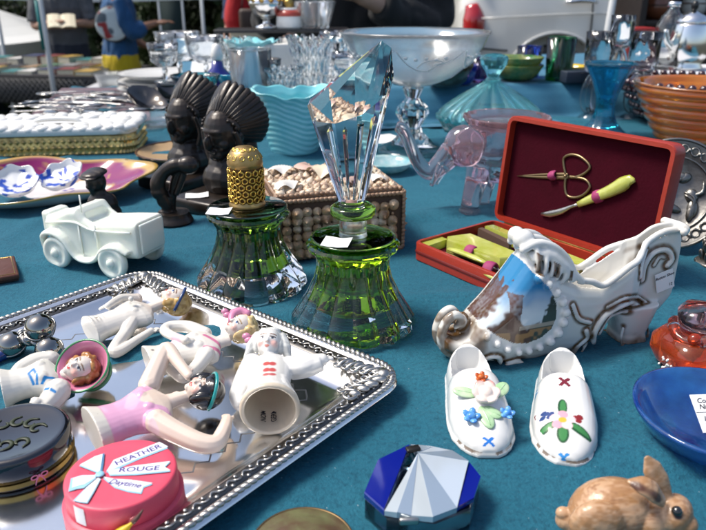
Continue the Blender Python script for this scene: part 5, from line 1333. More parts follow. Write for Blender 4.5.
# ---------- pink rouge box ----------
def rouge():
    zt = 2.35; c = P(121, 472, zt); c.z = .36; R = 2.62
    root = thing('rouge_box', c, 'round pink cardboard rouge box with a printed white ribbon bow on its lid', 'cosmetic box')
    PK = mat('pink_card', (.72, .075, .13), .45, var=.18, vscale=60, bump=.12, bscale=200)
    part('base', lathe([(.1, 0), (R+.12, 0), (R+.22, .06), (R+.22, .72), (R+.1, .8), (R-.1, .82)], 64, c=c), PK, root, angle=40)
    lid = part('lid', lathe([(R-.02, .78), (R+.02, .82), (R, zt-c.z-.1), (R-.05, zt-c.z-.03), (R-.14, zt-c.z), (R-.5, zt-c.z-.02), (.05, zt-c.z)], 64, c=c), PK, root, angle=50)
    zp = lambda x, y: P(60+x/5.43, 435+y/5.43, zt)
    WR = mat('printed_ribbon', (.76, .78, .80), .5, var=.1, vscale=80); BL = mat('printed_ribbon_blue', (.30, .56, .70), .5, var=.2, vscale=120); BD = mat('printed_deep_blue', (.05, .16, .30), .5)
    def strip(pts, z, m, nm='ribbon'):
        q = [zp(x, y) for x, y in pts]; n = len(q)
        vs = [(v.x, v.y, zt+z-.012) for v in q]+[(v.x, v.y, zt+z) for v in q]
        fs = [tuple(range(n)), tuple(range(n, 2*n))]+[(k, (k+1) % n, n+(k+1) % n, n+k) for k in range(n)]
        part(nm, (np.array(vs), fs), m, lid, smooth=False)
    strip([(250, 206), (292, 146), (420, 96), (538, 48), (560, 56), (586, 74), (430, 134), (292, 196)], .016, BL); strip([(252, 200), (292, 138), (420, 88), (540, 40), (560, 50), (588, 66), (430, 126), (290, 188)], .030, WR)
    strip([(260, 206), (400, 178), (600, 152), (568, 181), (602, 203), (410, 222), (272, 226)], .044, BL); strip([(262, 200), (400, 172), (600, 147), (566, 177), (602, 197), (410, 216), (272, 219)], .058, WR)
    strip([(232, 236), (300, 247), (380, 250), (505, 270), (455, 288), (442, 322), (370, 312), (298, 290)], .016, BL); strip([(235, 229), (300, 241), (380, 245), (505, 263), (452, 282), (440, 314), (370, 305), (298, 283)], .030, WR)
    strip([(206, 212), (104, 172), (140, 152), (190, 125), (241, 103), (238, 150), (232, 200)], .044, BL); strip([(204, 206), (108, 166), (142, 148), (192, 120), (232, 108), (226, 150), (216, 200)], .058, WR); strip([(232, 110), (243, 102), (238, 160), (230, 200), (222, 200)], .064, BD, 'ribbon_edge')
    strip([(198, 222), (120, 222), (60, 240), (46, 312), (90, 298), (130, 292), (196, 240)], .044, BL); strip([(196, 222), (120, 226), (72, 240), (66, 292), (100, 280), (134, 272), (190, 238)], .058, WR)
    strip([(208, 240), (150, 285), (100, 335), (72, 364), (112, 374), (150, 378), (190, 310), (224, 246)], .072, BL); strip([(208, 240), (150, 290), (105, 340), (84, 364), (112, 370), (146, 374), (184, 310), (220, 248)], .086, WR)
    kc = zp(218, 222); part('ribbon_knot', xf(lathe([(.05, 0), (.22, 0), (.2, .04), (.05, .05)], 20), None, kc+Vector((0, 0, .09))), BL, lid)
    # tail hanging down the side of the lid
    a0 = math.atan2(zp(84, 364).y-c.y, zp(84, 364).x-c.x); a1 = math.atan2(zp(148, 376).y-c.y, zp(148, 376).x-c.x); vs = []; fs = []
    for i in range(7):
        a = a0+(a1-a0)*i/6
        for z in (zt-c.z-.08, .95): vs.append((c.x+(R+.03)*math.cos(a), c.y+(R+.03)*math.sin(a), c.z+z))
    for i in range(6): fs.append((2*i, 2*i+1, 2*i+3, 2*i+2))
    part('ribbon_tail', (np.array(vs), fs), WR, lid)
    tm = mat('lettering', (.06, .03, .22), .6)
    def word(s, p0, p1, size, z, shear=0.0, arc=0.0):
        a, b = zp(*p0), zp(*p1); X = (b-a).normalized(); Z = UP; Y = Z.cross(X); g = text_geo(s, size, shear); w_ = g[0][:, 0].max()-g[0][:, 0].min()
        v = g[0].copy(); v[:, 0] *= (b-a).length/w_
        part('lettering', xf((v, g[1]), Matrix((X, Y, Z)).transposed(), (a+b)/2+Vector((0, 0, z))), tm, lid, smooth=False, fix=False)
    word('HEATHER', (300, 160), (548, 62), .52, .036); word('ROUGE', (322, 197), (540, 185), .48, .064); word('Daytime', (268, 254), (440, 280), .46, .036, .25)
    # yellow motif printed on the base
    zs = lambda x, y: P(x, y, .9)
    q = [P(60+x/5.43, 435+y/5.43, z) for x, y, z in ((500, 432, 1.0), (430, 490, .9), (385, 520, .8), (440, 516, .7), (490, 470, .8))]
    def onside(v): 
        d = Vector((v.x-c.x, v.y-c.y, 0)); d.normalize(); return d
    pts = []
    for k in range(12):
        t = k/11; a = math.radians(-62-t*26); pts.append(Vector((c.x+(R+.25)*math.cos(a), c.y+(R+.25)*math.sin(a), c.z+1.35-.95*t)))
    part('yellow_motif', tube(pts, [.05, .1, .22, .26, .24, .3], 8, 0, flat=1.0), mat('yellow_print', (.72, .50, .02), .45, var=.2), root)
    part('motif_tip', tube([pts[0]+Vector((.35, .2, .42)), pts[0]+Vector((.12, .06, .12)), pts[1]], [.03, .1, .12], 7, 2), mat('dark_print', (.09, .04, .03), .5), root)
rouge()

# ---------- black powder compact ----------
def compact():
    zt = 2.2; c = P(13, 431, zt); c.z = .36; R = 2.75
    root = thing('powder_compact', c, 'round black powder compact with a gilt band and tiny pink bow', 'compact')
    BK = mat('black_lacquer', (.006, .007, .012), .08, coat=1.0, var=.3, vscale=40)
    part('lid', lathe([(R, .5), (R+.08, .55), (R+.08, 1.6), (R, 1.78), (R-.25, 1.84), (R-.4, 1.78), (.05, 1.74)], 64, c=c), BK, root, angle=60)
    part('base', lathe([(.1, 0), (R-.1, 0), (R, .06), (R, .14), (R-.1, .18)], 64, c=c), BK, root, angle=60)
    part('gilt_band', lathe([(R-.1, .18), (R+.1, .2), (R+.12, .47), (R-.05, .5)], 64, c=c), GOLD(), root, angle=50)
    a = math.radians(-45); d = Vector((math.cos(a), math.sin(a), 0)); x = Vector((-d.y, d.x, 0)); q = c+d*(R+.16)+Vector((0, 0, .62))
    bow(root, q, Matrix((x, UP, d)).transposed(), .5, mat('pink_ribbon_china'), 'pink_bow')
    # olive foliage scroll inlaid in the lid
    gs = []; r = random.Random(4)
    for k in range(9):
        an = .4+k*.62; cc = c+Vector((math.cos(an)*1.25, math.sin(an)*1.0-.1, 1.8)); pts = [cc+Vector((math.cos(an+j*.9)*(.5-.06*j), math.sin(an+j*.9)*(.5-.06*j), 0)) for j in range(7)]
        gs.append(tube(pts, [.05, .1, .13, .12, .1, .08, .04], 6, 3, flat=.15, up=(0, 0, 1)))
    part('inlay_scroll', join(*gs), mat('olive_inlay', (.022, .03, .008), .5, col2=(.014, .022, .006), vscale=200), root)
    gs = []
compact()

# ---------- bright metal baby rattle ----------
def rattle():
    c = p_(30, 352, .35); root = thing('silver_rattle', c, 'dark mirror bright metal bells on a short twisted handle at the left of the tray', 'rattle')
    CH = mat('mirror_silver', (.30, .29, .27), .03, 1.0)
    def bell(x, y, z, r, nm='bell'):
        o = p_(x, y, z); b = part(nm, join(ell(o, r, n=28), ring(o, r*1.01, r*.07, 28, 6, RX(.5))), CH, root); return o
    o1 = bell(40, 328, 2.3, 1.0); o2 = bell(49, 350, 1.25, .92); o3 = bell(12, 345, 1.3, .95)
    k = p_(28, 340, 1.6)
    part('stem', join(capsule([k+(o1-k)*.2, k+(o1-k)*.6], [.25, .2]), capsule([k, k+(o2-k)*.6], [.25, .2]), capsule([k, k+(o3-k)*.6], [.25, .2]), ell(k, .45, n=14)), CH, root)
    part('twisted_collar', join(*[ring(k+Vector((-.12*i, .06*i, .1*i)), .42-.03*i, .1, 16, 6, RY(.8) @ RX(.3*i)) for i in range(4)]), SILVER(), root)
    part('handle', capsule([p_(24, 343, 1.4), p_(8, 352, 1.0), p_(-12, 362, .75)], [.3, .42, .38], 12), mat('cobalt_enamel', (.004, .02, .14), .06, coat=1.0), root)
rattle()

# ---------- small leather wallet and brown-edged dish at the frame edges ----------
def wallet():
    c = P(-4, 273, .4); root = thing('leather_case', c, 'small tooled brown leather case at the left edge', 'case')
    m = mat('tooled_leather', (.11, .032, .014), .45, var=.4, vscale=60, bump=.4, bscale=200)
    part('cover', boxg((c.x-.6, c.y, .55), (4.6, 5.2, .5), .5, .15), m, root); part('pages', boxg((c.x-.6, c.y, .28), (4.4, 5.0, .25), .5, .05), mat('dark_leather', (.03, .012, .008), .6), root)
    gs = [tube([Vector((c.x-.6, c.y, .82))+RZ(.5) @ Vector(q) for q in ((-2, -2.3, 0), (2, -2.3, 0), (2, 2.3, 0), (-2, 2.3, 0))], .06, 6, closed=True, flat=.4)]
    part('tooling', join(*gs), GOLD(), root)
wallet()
def edge_dish():
    c = P(303, 552, .4); c.z = 0.02
    root = thing('lidded_box', c, 'round brown mottled lidded box, only its far rim in view, between tray and trinket box', 'box')
    part('bowl', lathe([(.05, 0), (2.2, 0), (2.4, .2), (2.4, .7), (2.25, .85), (2.0, .8), (1.7, .95), (1.0, 1.15), (.05, 1.2)], 48, c=c), mat('mottled_brown_glaze', (.085, .05, .025), .45, col2=(.12, .12, .05), vscale=90, coat=.1, bump=.5, bscale=150), root)
    part('rim_band', ring(c+Vector((0, 0, .8)), 2.32, .07, 48, 8), mat('worn_brass', (.20, .13, .06), .4, .8, var=.5, vscale=100), root)
edge_dish()
# ---------- bronze busts with feather headdress ----------
def bust():
    c = Vector((-15.0, 79.5, .08)); root = thing('bronze_bust', c, 'dark bronze bookend bust of a man in a feather headdress, nearer of the pair', 'bookend', 'pair of bronze busts')
    fw = Vector((-.52, -.84, -.14)).normalized(); sd = Vector((fw.y, -fw.x, 0)).normalized(); R3 = Matrix((fw, sd, UP)).transposed()
    def W(f, s, z): return c+fw.normalized()*f*1.0+sd*s+Vector((0, 0, z))
    fl = Vector((fw.x, fw.y, 0)).normalized()
    ang = math.atan2(fl.y, fl.x)
    part('base', boxg(tuple(c+fl*1.2+Vector((0, 0, .8))), (9.4, 7.4, 1.6), ang, .35), BRONZE(), root)
    hc = c+Vector((.2, -.4, 8.5)); M = frame(fw, UP)
    gs = [boxg(tuple(c-fl*1.4+Vector((0, 0, 3.2))), (2.0, 5.8, 5.6), ang, .4), ell(c+fl*.2+Vector((0, 0, 2.9)), (2.5, 2.9, 2.4), RZ(ang)), ell(c+fl*.1+Vector((0, 0, 4.6)), (1.7, 2.2, 1.5), RZ(ang)), tube([c+Vector((0, 0, 4.5)), hc-UP*1.0], [1.3, 1.2], 12)]
    hg, hd = head_geo(hc, fw, UP, 2.95); gs += hg; c0, x, f, u, r = hd
    w = lambda a, b, cc: c0+x*(a*r)+f*(b*r)+u*(cc*r)
    gs.append(ell(w(0, .98, -.16), (r*.11, r*.22, r*.32), M)); gs.append(ell(w(0, .68, .24), (r*.5, r*.2, r*.14), M)); gs.append(ell(w(0, .66, -.72), (r*.3, r*.28, r*.24), M)); gs.append(tube([w(-.2, .86, -.52), w(0, .93, -.50), w(.2, .86, -.52)], .16, 6))
    for s in (-1, 1): gs.append(tube([w(.82*s, .3, .2), w(.9*s, .2, -.5), w(.72*s, .3, -1.1)], [.32, .42, .35], 8, 3))
    o = organic('bust', join(*gs), .11, BRONZE(), root, 3)
    # feathers: a curved fan from brow to nape on a crest swept back
    gs = []
    n = 27
    for i in range(n):
        t = i/(n-1); a = -2.25+4.5*t
        dirn = (x*math.sin(a)*.72+u*math.cos(a)*.95-f*(.85+.55*abs(math.sin(a)))).normalized()
        b = w(math.sin(a)*.78, .34-.25*abs(math.sin(a)), .28+math.cos(a)*.52); L_ = 4.1*(1-.14*abs(a)/2)
        nr = f+dirn*.3
        gs.append(tube([b, b+dirn*(L_*.35)+f*.15, b+dirn*(L_*.7), b+dirn*(L_*.95)-f*.3, b+dirn*L_-f*.45], [.30, .46, .56, .48, .16], 10, 3, flat=.42, up=nr))
        gs.append(tube([b+f*.2, b+dirn*(L_*.5)+f*.34, b+dirn*(L_*.93)-f*.1], [.1, .12, .06], 6, 3))
    gs.append(tube([w(math.sin(a)*.84, .42-.3*abs(math.sin(a)), .26+math.cos(a)*.42) for a in np.linspace(-1.9, 1.9, 15)], .30, 8))
    for a in np.linspace(-1.5, 1.5, 9): gs.append(ell(w(math.sin(a)*.86, .54-.3*abs(math.sin(a)), .28+math.cos(a)*.42), .2, n=8))
    gs.append(ell(w(0, -.6, .1), (r*.85, r*.6, r*1.15), M)); gs.append(ell(w(0, -.75, -.75), (r*.8, r*.55, r*.8), M))
    part('headdress', join(*gs), BRONZE(), root)
    return root
B_ = bust()
dup(B_, Vector((-15.0, 79.5, .08))+Vector((-6.6, 9.6, 0)), label='dark bronze bookend bust of a man in a feather headdress, farther of the pair')
tag_card(Vector((P(197, 196, 1.72).x, P(197, 196, 1.72).y, 1.76)), 2.6, 1.9, .2, 'white card tag lying on the base of the nearer bronze bust')

def bronze_small():
    c = P(172, 226, 0); c = Vector((c.x, c.y+1.2, .06)); root = thing('bronze_statuette', c, 'small dark bronze bent figure on a round base beside the bust bookends', 'statuette')
    part('base', lathe([(.1, 0), (2.0, 0), (2.1, .2), (1.95, .55), (1.75, .75), (1.7, 1.2), (.1, 1.25)], 32, c=c), BRONZE(), root, angle=40)
    q = lambda x, y, dy=0: Q(x, y, c.y+dy)
    gs = [tube([q(168, 214), q(166, 203), q(160, 193), q(158, 183), q(164, 172), q(176, 165), q(190, 166)], [.55, .62, .8, .85, .7, .8, .6], 12, 5), ell(q(159, 192), .9, n=12), ell(q(163, 200), (.7, .7, .9)), ell(q(166, 212), (.9, .7, .4)), ell(q(188, 165), (1.2, 1.0, 1.0)), tube([q(172, 214, .6), q(172, 200, .6), q(176, 180, .6), q(182, 168, .4)], [.5, .45, .6, .6], 10, 4)]
    gs += [tube([q(185, 170), q(180, 185), q(176, 195)], [.4, .35, .3], 8, 3)]
    organic('figure', join(*gs), .1, BRONZE(), root, 3)
    c = Vector((-26.9, 71.0, .06)); root = thing('bronze_figure', c, 'dark bronze bust of a man in a flat cap standing behind the milk glass car', 'statuette')
    q = lambda x, y, dy=0: Q(x, y, c.y+dy)
    hc = q(96, 182); hg, hd = head_geo(hc, Vector((-.5, -.85, -.1)), UP, 1.25)
    c0, x, f, u, r = hd; w = lambda a, b, cc: c0+x*(a*r)+f*(b*r)+u*(cc*r)
    gs = hg+[tube([q(98, 190), q(100, 198)], [.75, .9], 12), ell(q(103, 205), (1.7, 1.3, 1.6)), ell((c.x, c.y, 1.3), (1.9, 1.5, 1.4)), lathe([(.1, 0), (1.9, 0), (1.9, .5), (1.5, .9), (.1, .95)], 24, c=c)]
    gs += [ell(w(0, .1, .75), (r*1.0, r*1.05, r*.32), frame(f, u)), ell(w(0, .7, .62), (r*.95, r*.6, r*.13), frame(f, u)), ell(w(0, -.3, .85), (r*1.05, r*.8, r*.3), frame(f, u))]
    organic('figure', join(*gs), .08, BRONZE(), root, 3)
bronze_small()

# ---------- purple and white ruffled porcelain dish ----------
def platter():
    c = P(34, 186, 1.6); tip = P(149, 166, 3.2); c.z = .06; d = Vector((tip.x-c.x, tip.y-c.y, 0)); a = d.length; d.normalize(); n = Vector((-d.y, d.x, 0)); b = 7.6
    root = thing('porcelain_dish', c, 'long white porcelain dish with a magenta and gilt border and blue flowers', 'dish')
    N = 120; prof = [(0, .25, 0), (.25, .26, 0), (.45, .30, 0), (.62, .55, 0), (.78, 1.3, 0), (.9, 2.2, .5), (1.0, 3.0, 1.0)]
    def pt(t, z, ruf, an):
        e = 1+.06*math.cos(8*an)*ruf+(.10*max(0, math.cos(an))**6+.05*max(0, -math.cos(an))**6)*ruf
        return c+d*(math.cos(an)*a*t*e*.93)+n*(math.sin(an)*b*t*e)+Vector((0, 0, z*(1-.42*max(0, -math.sin(an)))+(.55*math.sin(4*an+.6)+.5*max(0, math.sin(an)))*ruf*.6))
    rows = []
    for t in np.linspace(0.02, 1, 34):
        z = float(np.interp(t, [q[0] for q in prof], [q[1] for q in prof])); ru = float(np.interp(t, [0, .75, 1], [0, .1, 1])); rows.append([tuple(pt(t, z, ru, 2*PI*k/N)) for k in range(N)])
    und = []
    for t in np.linspace(1, .05, 16):
        z = float(np.interp(t, [q[0] for q in prof], [q[1] for q in prof]))-.28; ru = float(np.interp(t, [0, .75, 1], [0, .1, 1])); und.append([tuple(pt(t*1.004, max(z, 0), ru, 2*PI*k/N)) for k in range(N)])
    o = part('dish', loft(rows+und), PORC(), root)
    p = wco(o); q = p-np.array(tuple(c)); x = q @ np.array(tuple(d))/(a*.93); y = q @ np.array(tuple(n))/b; t = np.hypot(x, y); an = np.arctan2(y, x)
    inner = np.zeros(len(p), bool); inner[:34*N] = True; inner[-1] = False
    col = np.tile(np.array((.74, .74, .72)), (len(p), 1)); e = 1+.06*np.cos(8*an)
    bd = .66+.05*np.cos(8*an)
    m = inner*sst(bd-.02, bd+.02, t)*(.15+.85*sst(-.25, -.02, y+.35*(x > .55)*1.0))
    col = mixc(col, (.22, .006, .10), m); col = mixc(col, (.48, .30, .06), inner*(1-sst(.01, .03, np.abs(t-bd)))*.9); col = mixc(col, (.50, .32, .08), sst(.96, .985, t/ (1+.06*np.cos(8*an))))
    g = vnoise(p*np.array((1, 1, 1)), 1.7); col = mixc(col, (.46, .28, .07), inner*m*(1-sst(.012, .05, np.abs(g-.5)))*(vnoise(p+7, .4) > .5)*.8)
    f1 = vnoise(p+11, 1.5); f2 = vnoise(p+31, .35)
    col = mixc(col, (.02, .06, .38), inner*(t < bd-.02)*(t > .2)*sst(.56, .66, f1)*sst(.5, .56, f2)*.9)
    paint(o, col)
platter()

# ---------- gilt-glass vanity tray with white pierced top ----------
def vanity():
    c = Vector((-49.0, 108.0, .06)); rz = .13; w_, d_, h = 30.5, 12.5, 3.3; root = thing('vanity_box', c, 'long amber cut glass box with a white scalloped pierced top', 'glass box')
    M = RZ(rz)
    AMB = mat('amber_gilt_glass', (.80, .56, .17), .14, .6, col2=(.30, .19, .05), vscale=70, coat=.6)
    o = rrect(w_, d_, 2.5, 8); rings = []
    for ins, z in ((.3, 0), (0, .3), (0, h-.3), (.2, h)): rings.append([(x*(1-2*ins/w_), y*(1-2*ins/d_), z) for x, y in o])
    part('body', xf(loft(rings), M, c), AMB, root, angle=40)
    gs = []
    P2 = [Vector((x, y, 0)) for x, y in o]
    for i in range(len(P2)):
        a, b = P2[i], P2[(i+1) % len(P2)]; L_ = (b-a).length; n = max(1, round(L_/.95)); t = (b-a).normalized(); q = Vector((t.y, -t.x, 0))
        for k in range(n):
            for j in range(3):
                pc = a.lerp(b, (k+.5+.5*(j % 2))/n)+Vector((0, 0, .65+j*.95)); s = .48
                gs.append(hull([tuple(pc+t*s), tuple(pc-t*s), tuple(pc+UP*s), tuple(pc-UP*s), tuple(pc+q*.3), tuple(pc-q*.1)]))
    part('diamond_cutting', xf(join(*gs), M, c), AMB, root, smooth=False)
    # lid: scalloped slab with raised petal rows and a bar handle in a slot
    vs = []; rings = []
    N = 160
    oo = rrect(w_+.8, d_+.8, 2.8, 39)[:N]
    per = 34
    for ins, z, sc in ((.5, h+.02, .5), (0, h+.25, 1), (.1, h+.75, 1), (.7, h+1.0, .8), (2.0, h+1.05, .2)):
        r_ = []
        for k, (x, y) in enumerate(rrect(w_+.8, d_+.8, 2.8, 39)):
            v = Vector((x, y, 0)); f = .75*sc*abs(math.sin(math.atan2(y*2.0, x)*12)); l = v.length; v = v*(1-(ins+f)/l); r_.append((v.x, v.y, z+.3*sc*(1-abs(math.sin(math.atan2(y*2, x)*12)))))
        rings.append(r_)
    part('scalloped_top', xf(loft(rings), M, c), mat('white_ceramic', (.80, .79, .75), .3, coat=.3, var=.08, vscale=40), root, angle=60)
    lob = []
    for ins_, sp_, rr_ in ((.9, 2.0, .85), (3.0, 2.3, .8)):
        ps = [Vector((x, y, 0)) for x, y in rrect(w_+.6-2*ins_, d_+.6-2*ins_, 2.0, 6)]
        for i in range(len(ps)):
            a_, b_ = ps[i], ps[(i+1) % len(ps)]; n_ = max(1, round((b_-a_).length/sp_)) if (b_-a_).length > 1.2 else (i % 2)
            for k in range(n_): lob.append(ell(a_.lerp(b_, (k+.5)/n_)+Vector((0, 0, h+1.0+.12*math.sin(i+k*1.7))), (sp_*.56, sp_*.52, rr_*.75), n=10))
    part('petal_border', xf(join(*lob), M, c), mat('white_ceramic'), root)
    hc = c+M @ Vector((3.0, -1.8, h+1.3))
    g = tube([Vector((-3.6, 0, 0)), Vector((-2.6, 0, .45)), Vector((0, .1, .6)), Vector((2.6, 0, .45)), Vector((3.6, 0, 0))], [.25, .35, .38, .35, .25], 10, 4)
    part('handle', xf(g, M, hc), mat('white_ceramic'), root)
    part('handle_slot', xf(lathe([(.05, 0), (1, 0), (1, .05), (.05, .05)], 32, lambda r, z, a, i: (r*(3.2 if True else 1), z)), Matrix(((1, 0, 0), (0, .28, 0), (0, 0, 1))), hc-Vector((0, 0, .22))) if False else xf(tube([Vector((-3.0, 0, 0)), Vector((-1.5, 0, 0)), Vector((1.5, 0, 0)), Vector((3.0, 0, 0))], [.12, .75, .75, .12], 16, 4, flat=.08), M, hc-Vector((0, 0, .2))), mat('slot_shade_brown', (.05, .04, .03), .9), root)  # dark flat patch painted as the shade inside a slot; nothing is cut
vanity()

def disc_dish(name, c, r, label, m, cat_='dish', h=1.2, rimm=None):
    root = thing(name, c, label, cat_)
    part('bowl', lathe([(.05, 0), (r*.5, 0), (r*.75, h*.25), (r, h), (r*.985, h+.12), (r*.9, h*.85), (r*.7, h*.4), (.05, .25)], 56, lambda q, z, a, i: (q*(1+.015*math.cos(22*a)), z), c=c), m, root)
    if rimm: part('rim', ring(Vector(c)+Vector((0, 0, h+.08)), r*.98, .16, 56, 8), rimm, root)
    return root
q = P(150, 124, .5); disc_dish('pressed_glass_plate', (q.x, q.y, .08), 7.0, 'clear pressed glass plate lying behind the bronze busts', CLEARB(), 'plate', 1.6)
q = P(178, 154, .5); disc_dish('wooden_saucer', (q.x+1, q.y, .08), 7.2, 'shallow tan saucer with dark brown rim behind the bronze busts', mat('tan_glaze', (.45, .30, .16), .4, var=.3, vscale=30), 'saucer', 1.0, mat('brown_rim', (.09, .04, .02), .35))
q = P(388, 168, .5); disc_dish('ruffled_dish', (q.x, q.y, .08), 3.6, 'small turquoise dish with a frilled edge behind the shell box', mat('aqua_opal_glass', (.12, .50, .56), .12, trans=.35, coat=.6, col2=(.60, .75, .76), vscale=50), 'dish', 1.4)
q = P(384, 140, 0); solo('paper_sheet', boxg((q.x, q.y, .14), (6.5, 7.0, .05), .5), PAPER(), (q.x, q.y, .1), 'plain white paper slip lying beside the foot of the compote', 'paper', smooth=False)

# ---------- clear etched compote ----------
def compote():
    c = (9.2, 107.5, .08); root = thing('glass_compote', c, 'large clear etched glass compote bowl on a tall cut stem', 'compote')
    bowl = [(1.2, 9.9), (3.0, 10.3), (6.0, 11.5), (8.6, 13.6), (10.2, 15.9), (10.9, 17.4), (11.25, 17.8), (11.2, 18.05), (10.7, 17.9), (9.9, 16.1), (8.2, 13.9), (5.7, 11.95), (2.8, 10.75), (.05, 10.6)]
    part('bowl', lathe([(.05, 9.9)]+bowl, 72, c=c), mat('etched_glass', (.90, .92, .93), .12, trans=.92, bump=.15, bscale=40), root)
    # etched leaf sprays: frosted lines on the bowl
    gs = []; rr = [b[0] for b in bowl[:6]]; zz = [b[1] for b in bowl[:6]]
    def surf(a, z): r = float(np.interp(z, zz, rr))+.03; return Vector((c[0]+r*math.cos(a), c[1]+r*math.sin(a), c[2]+z))
    for k in range(6):
        a0 = k*PI/3-1.9
        for pts in ([(0, 15.8), (.12, 14.2), (.3, 13.2), (.5, 13.0)], [(.5, 13.0), (.62, 13.9), (.85, 14.6), (1.0, 15.8)], [(.3, 13.6), (.4, 14.4), (.6, 14.6), (.7, 14.2), (.55, 14.0)]):
            gs.append(tube([surf(a0+a, z) for a, z in pts], .09, 5, 5))
        for j in range(5): gs.append(ell(surf(a0+.12+.15*j, 14.9-.2*(j % 2)), (.3, .3, .22), n=8))
    part('etched_sprays', join(*gs), mat('frosted_etching', (.6, .62, .63), .5), root)
    part('stem', lathe([(.05, 9.85), (1.6, 9.8), (1.3, 9.0), (1.0, 8.3), (1.5, 7.6), (2.3, 6.9), (2.5, 5.9), (1.9, 4.9), (1.3, 3.9), (1.6, 3.0), (2.4, 2.2), (3.2, 1.4), (.05, 1.3)], 32, lambda r, z, a, i: (r*(1+.05*math.cos(8*a)), z), c=c), CLEAR(), root, angle=12)
    part('foot', lathe([(.05, 0), (5.6, 0), (5.8, .25), (5.0, .6), (3.4, 1.28), (.05, 1.28)], 48, c=c), CLEAR(), root)
compote()

# ---------- aqua ripple vase ----------
def aqua():
    c = (-9.2, 106.5, .08); root = thing('ripple_vase', c, 'opaque aqua glass vase with pinched rim and rippled ribs', 'vase')
    m = mat('aqua_milk_glass', (.20, .60, .65), .14, sss=.2, coat=.6, col2=(.34, .70, .73), vscale=14)
    outer = [(3.2, 0), (3.6, .4), (3.9, 1.6), (4.3, 3.2), (4.6, 5.0), (4.8, 6.8), (5.1, 8.4), (5.6, 9.4)]
    zz = np.linspace(0, 9.4, 70); R = np.interp(zz, [b for a, b in outer], [a for a, b in outer]); pr = list(zip(R, zz))
    pr = [(.05, 0)]+pr+[(r-.4, max(z, .4)) for r, z in reversed(pr)]+[(.05, .4)]
    n_ = len(pr)
    def md(r, z, a, i):
        up = (z/9.4); pinch = 1+.20*up*math.cos(2*(a-.1))-.05*up*math.cos(4*a)
        arc = z+1.8*abs(math.cos(a*1.0+.7))**2; out = 1 if i < n_/2 else 0
        rip = .016*math.sin(arc*7.5)*out*(1 if z > 1 else z)
        return r*(pinch+rip), z+up*up*(.55*abs(math.cos(a-.1))+.18*math.cos(9*a)-.6*math.exp(-((math.sin(a)+1)/.25)**2)) 
    part('body', lathe(pr, 110, md, c=c), m, root)
aqua()

# ---------- turquoise covered dish ----------
def turq():
    c = (20.5, 103.5, .08); root = thing('covered_dish', c, 'turquoise glass covered candy dish with fluted lid and tall finial', 'candy dish')
    G = mat('turquoise_glass', (.36, .88, .90), .02, trans=.86, ior=1.48)
    part('base', lathe([(.05, 0), (4.2, 0), (4.4, .4), (3.0, 1.2), (2.6, 2.0), (4.2, 2.8), (6.4, 3.8), (7.5, 5.6), (7.2, 5.7), (6.0, 4.2), (4.0, 3.3), (.05, 3.1)], 64, lambda r, z, a, i: (r*(1+.04*math.cos(14*a)*(z > 3)), z+(.2*math.cos(14*a) if z > 5 else 0)), c=c), G, root)
    lid = part('lid', lathe([(7.3, 5.8), (7.6, 6.0), (7.5, 6.7), (6.5, 7.6), (5.3, 8.5), (4.0, 9.4), (2.6, 10.3), (1.5, 11.0), (1.0, 11.45), (.8, 11.3), (1.2, 10.7), (2.3, 9.9), (3.6, 9.0), (4.9, 8.1), (6.0, 7.2), (6.9, 6.2)], 160, lambda r, z, a, i: (r*(1+.11*(abs(math.cos(8*a))-.5)*(.35 if z < 6.3 else 1)), z), caps=False, c=c), G, root)
    part('finial', lathe([(.05, 11.3), (1.1, 11.35), (.85, 11.9), (1.1, 12.5), (1.9, 13.6), (2.1, 14.4), (1.9, 14.8), (.9, 15.1), (.05, 15.2)], 16, c=c), G, lid, smooth=False)
    g = [ell((c[0]+7.6*math.cos(2*PI*k/28), c[1]+7.6*math.sin(2*PI*k/28), 6.1+.08), (.6, .6, .45), n=9) for k in range(28)]
    part('beaded_edge', join(*g), G, lid)
turq()

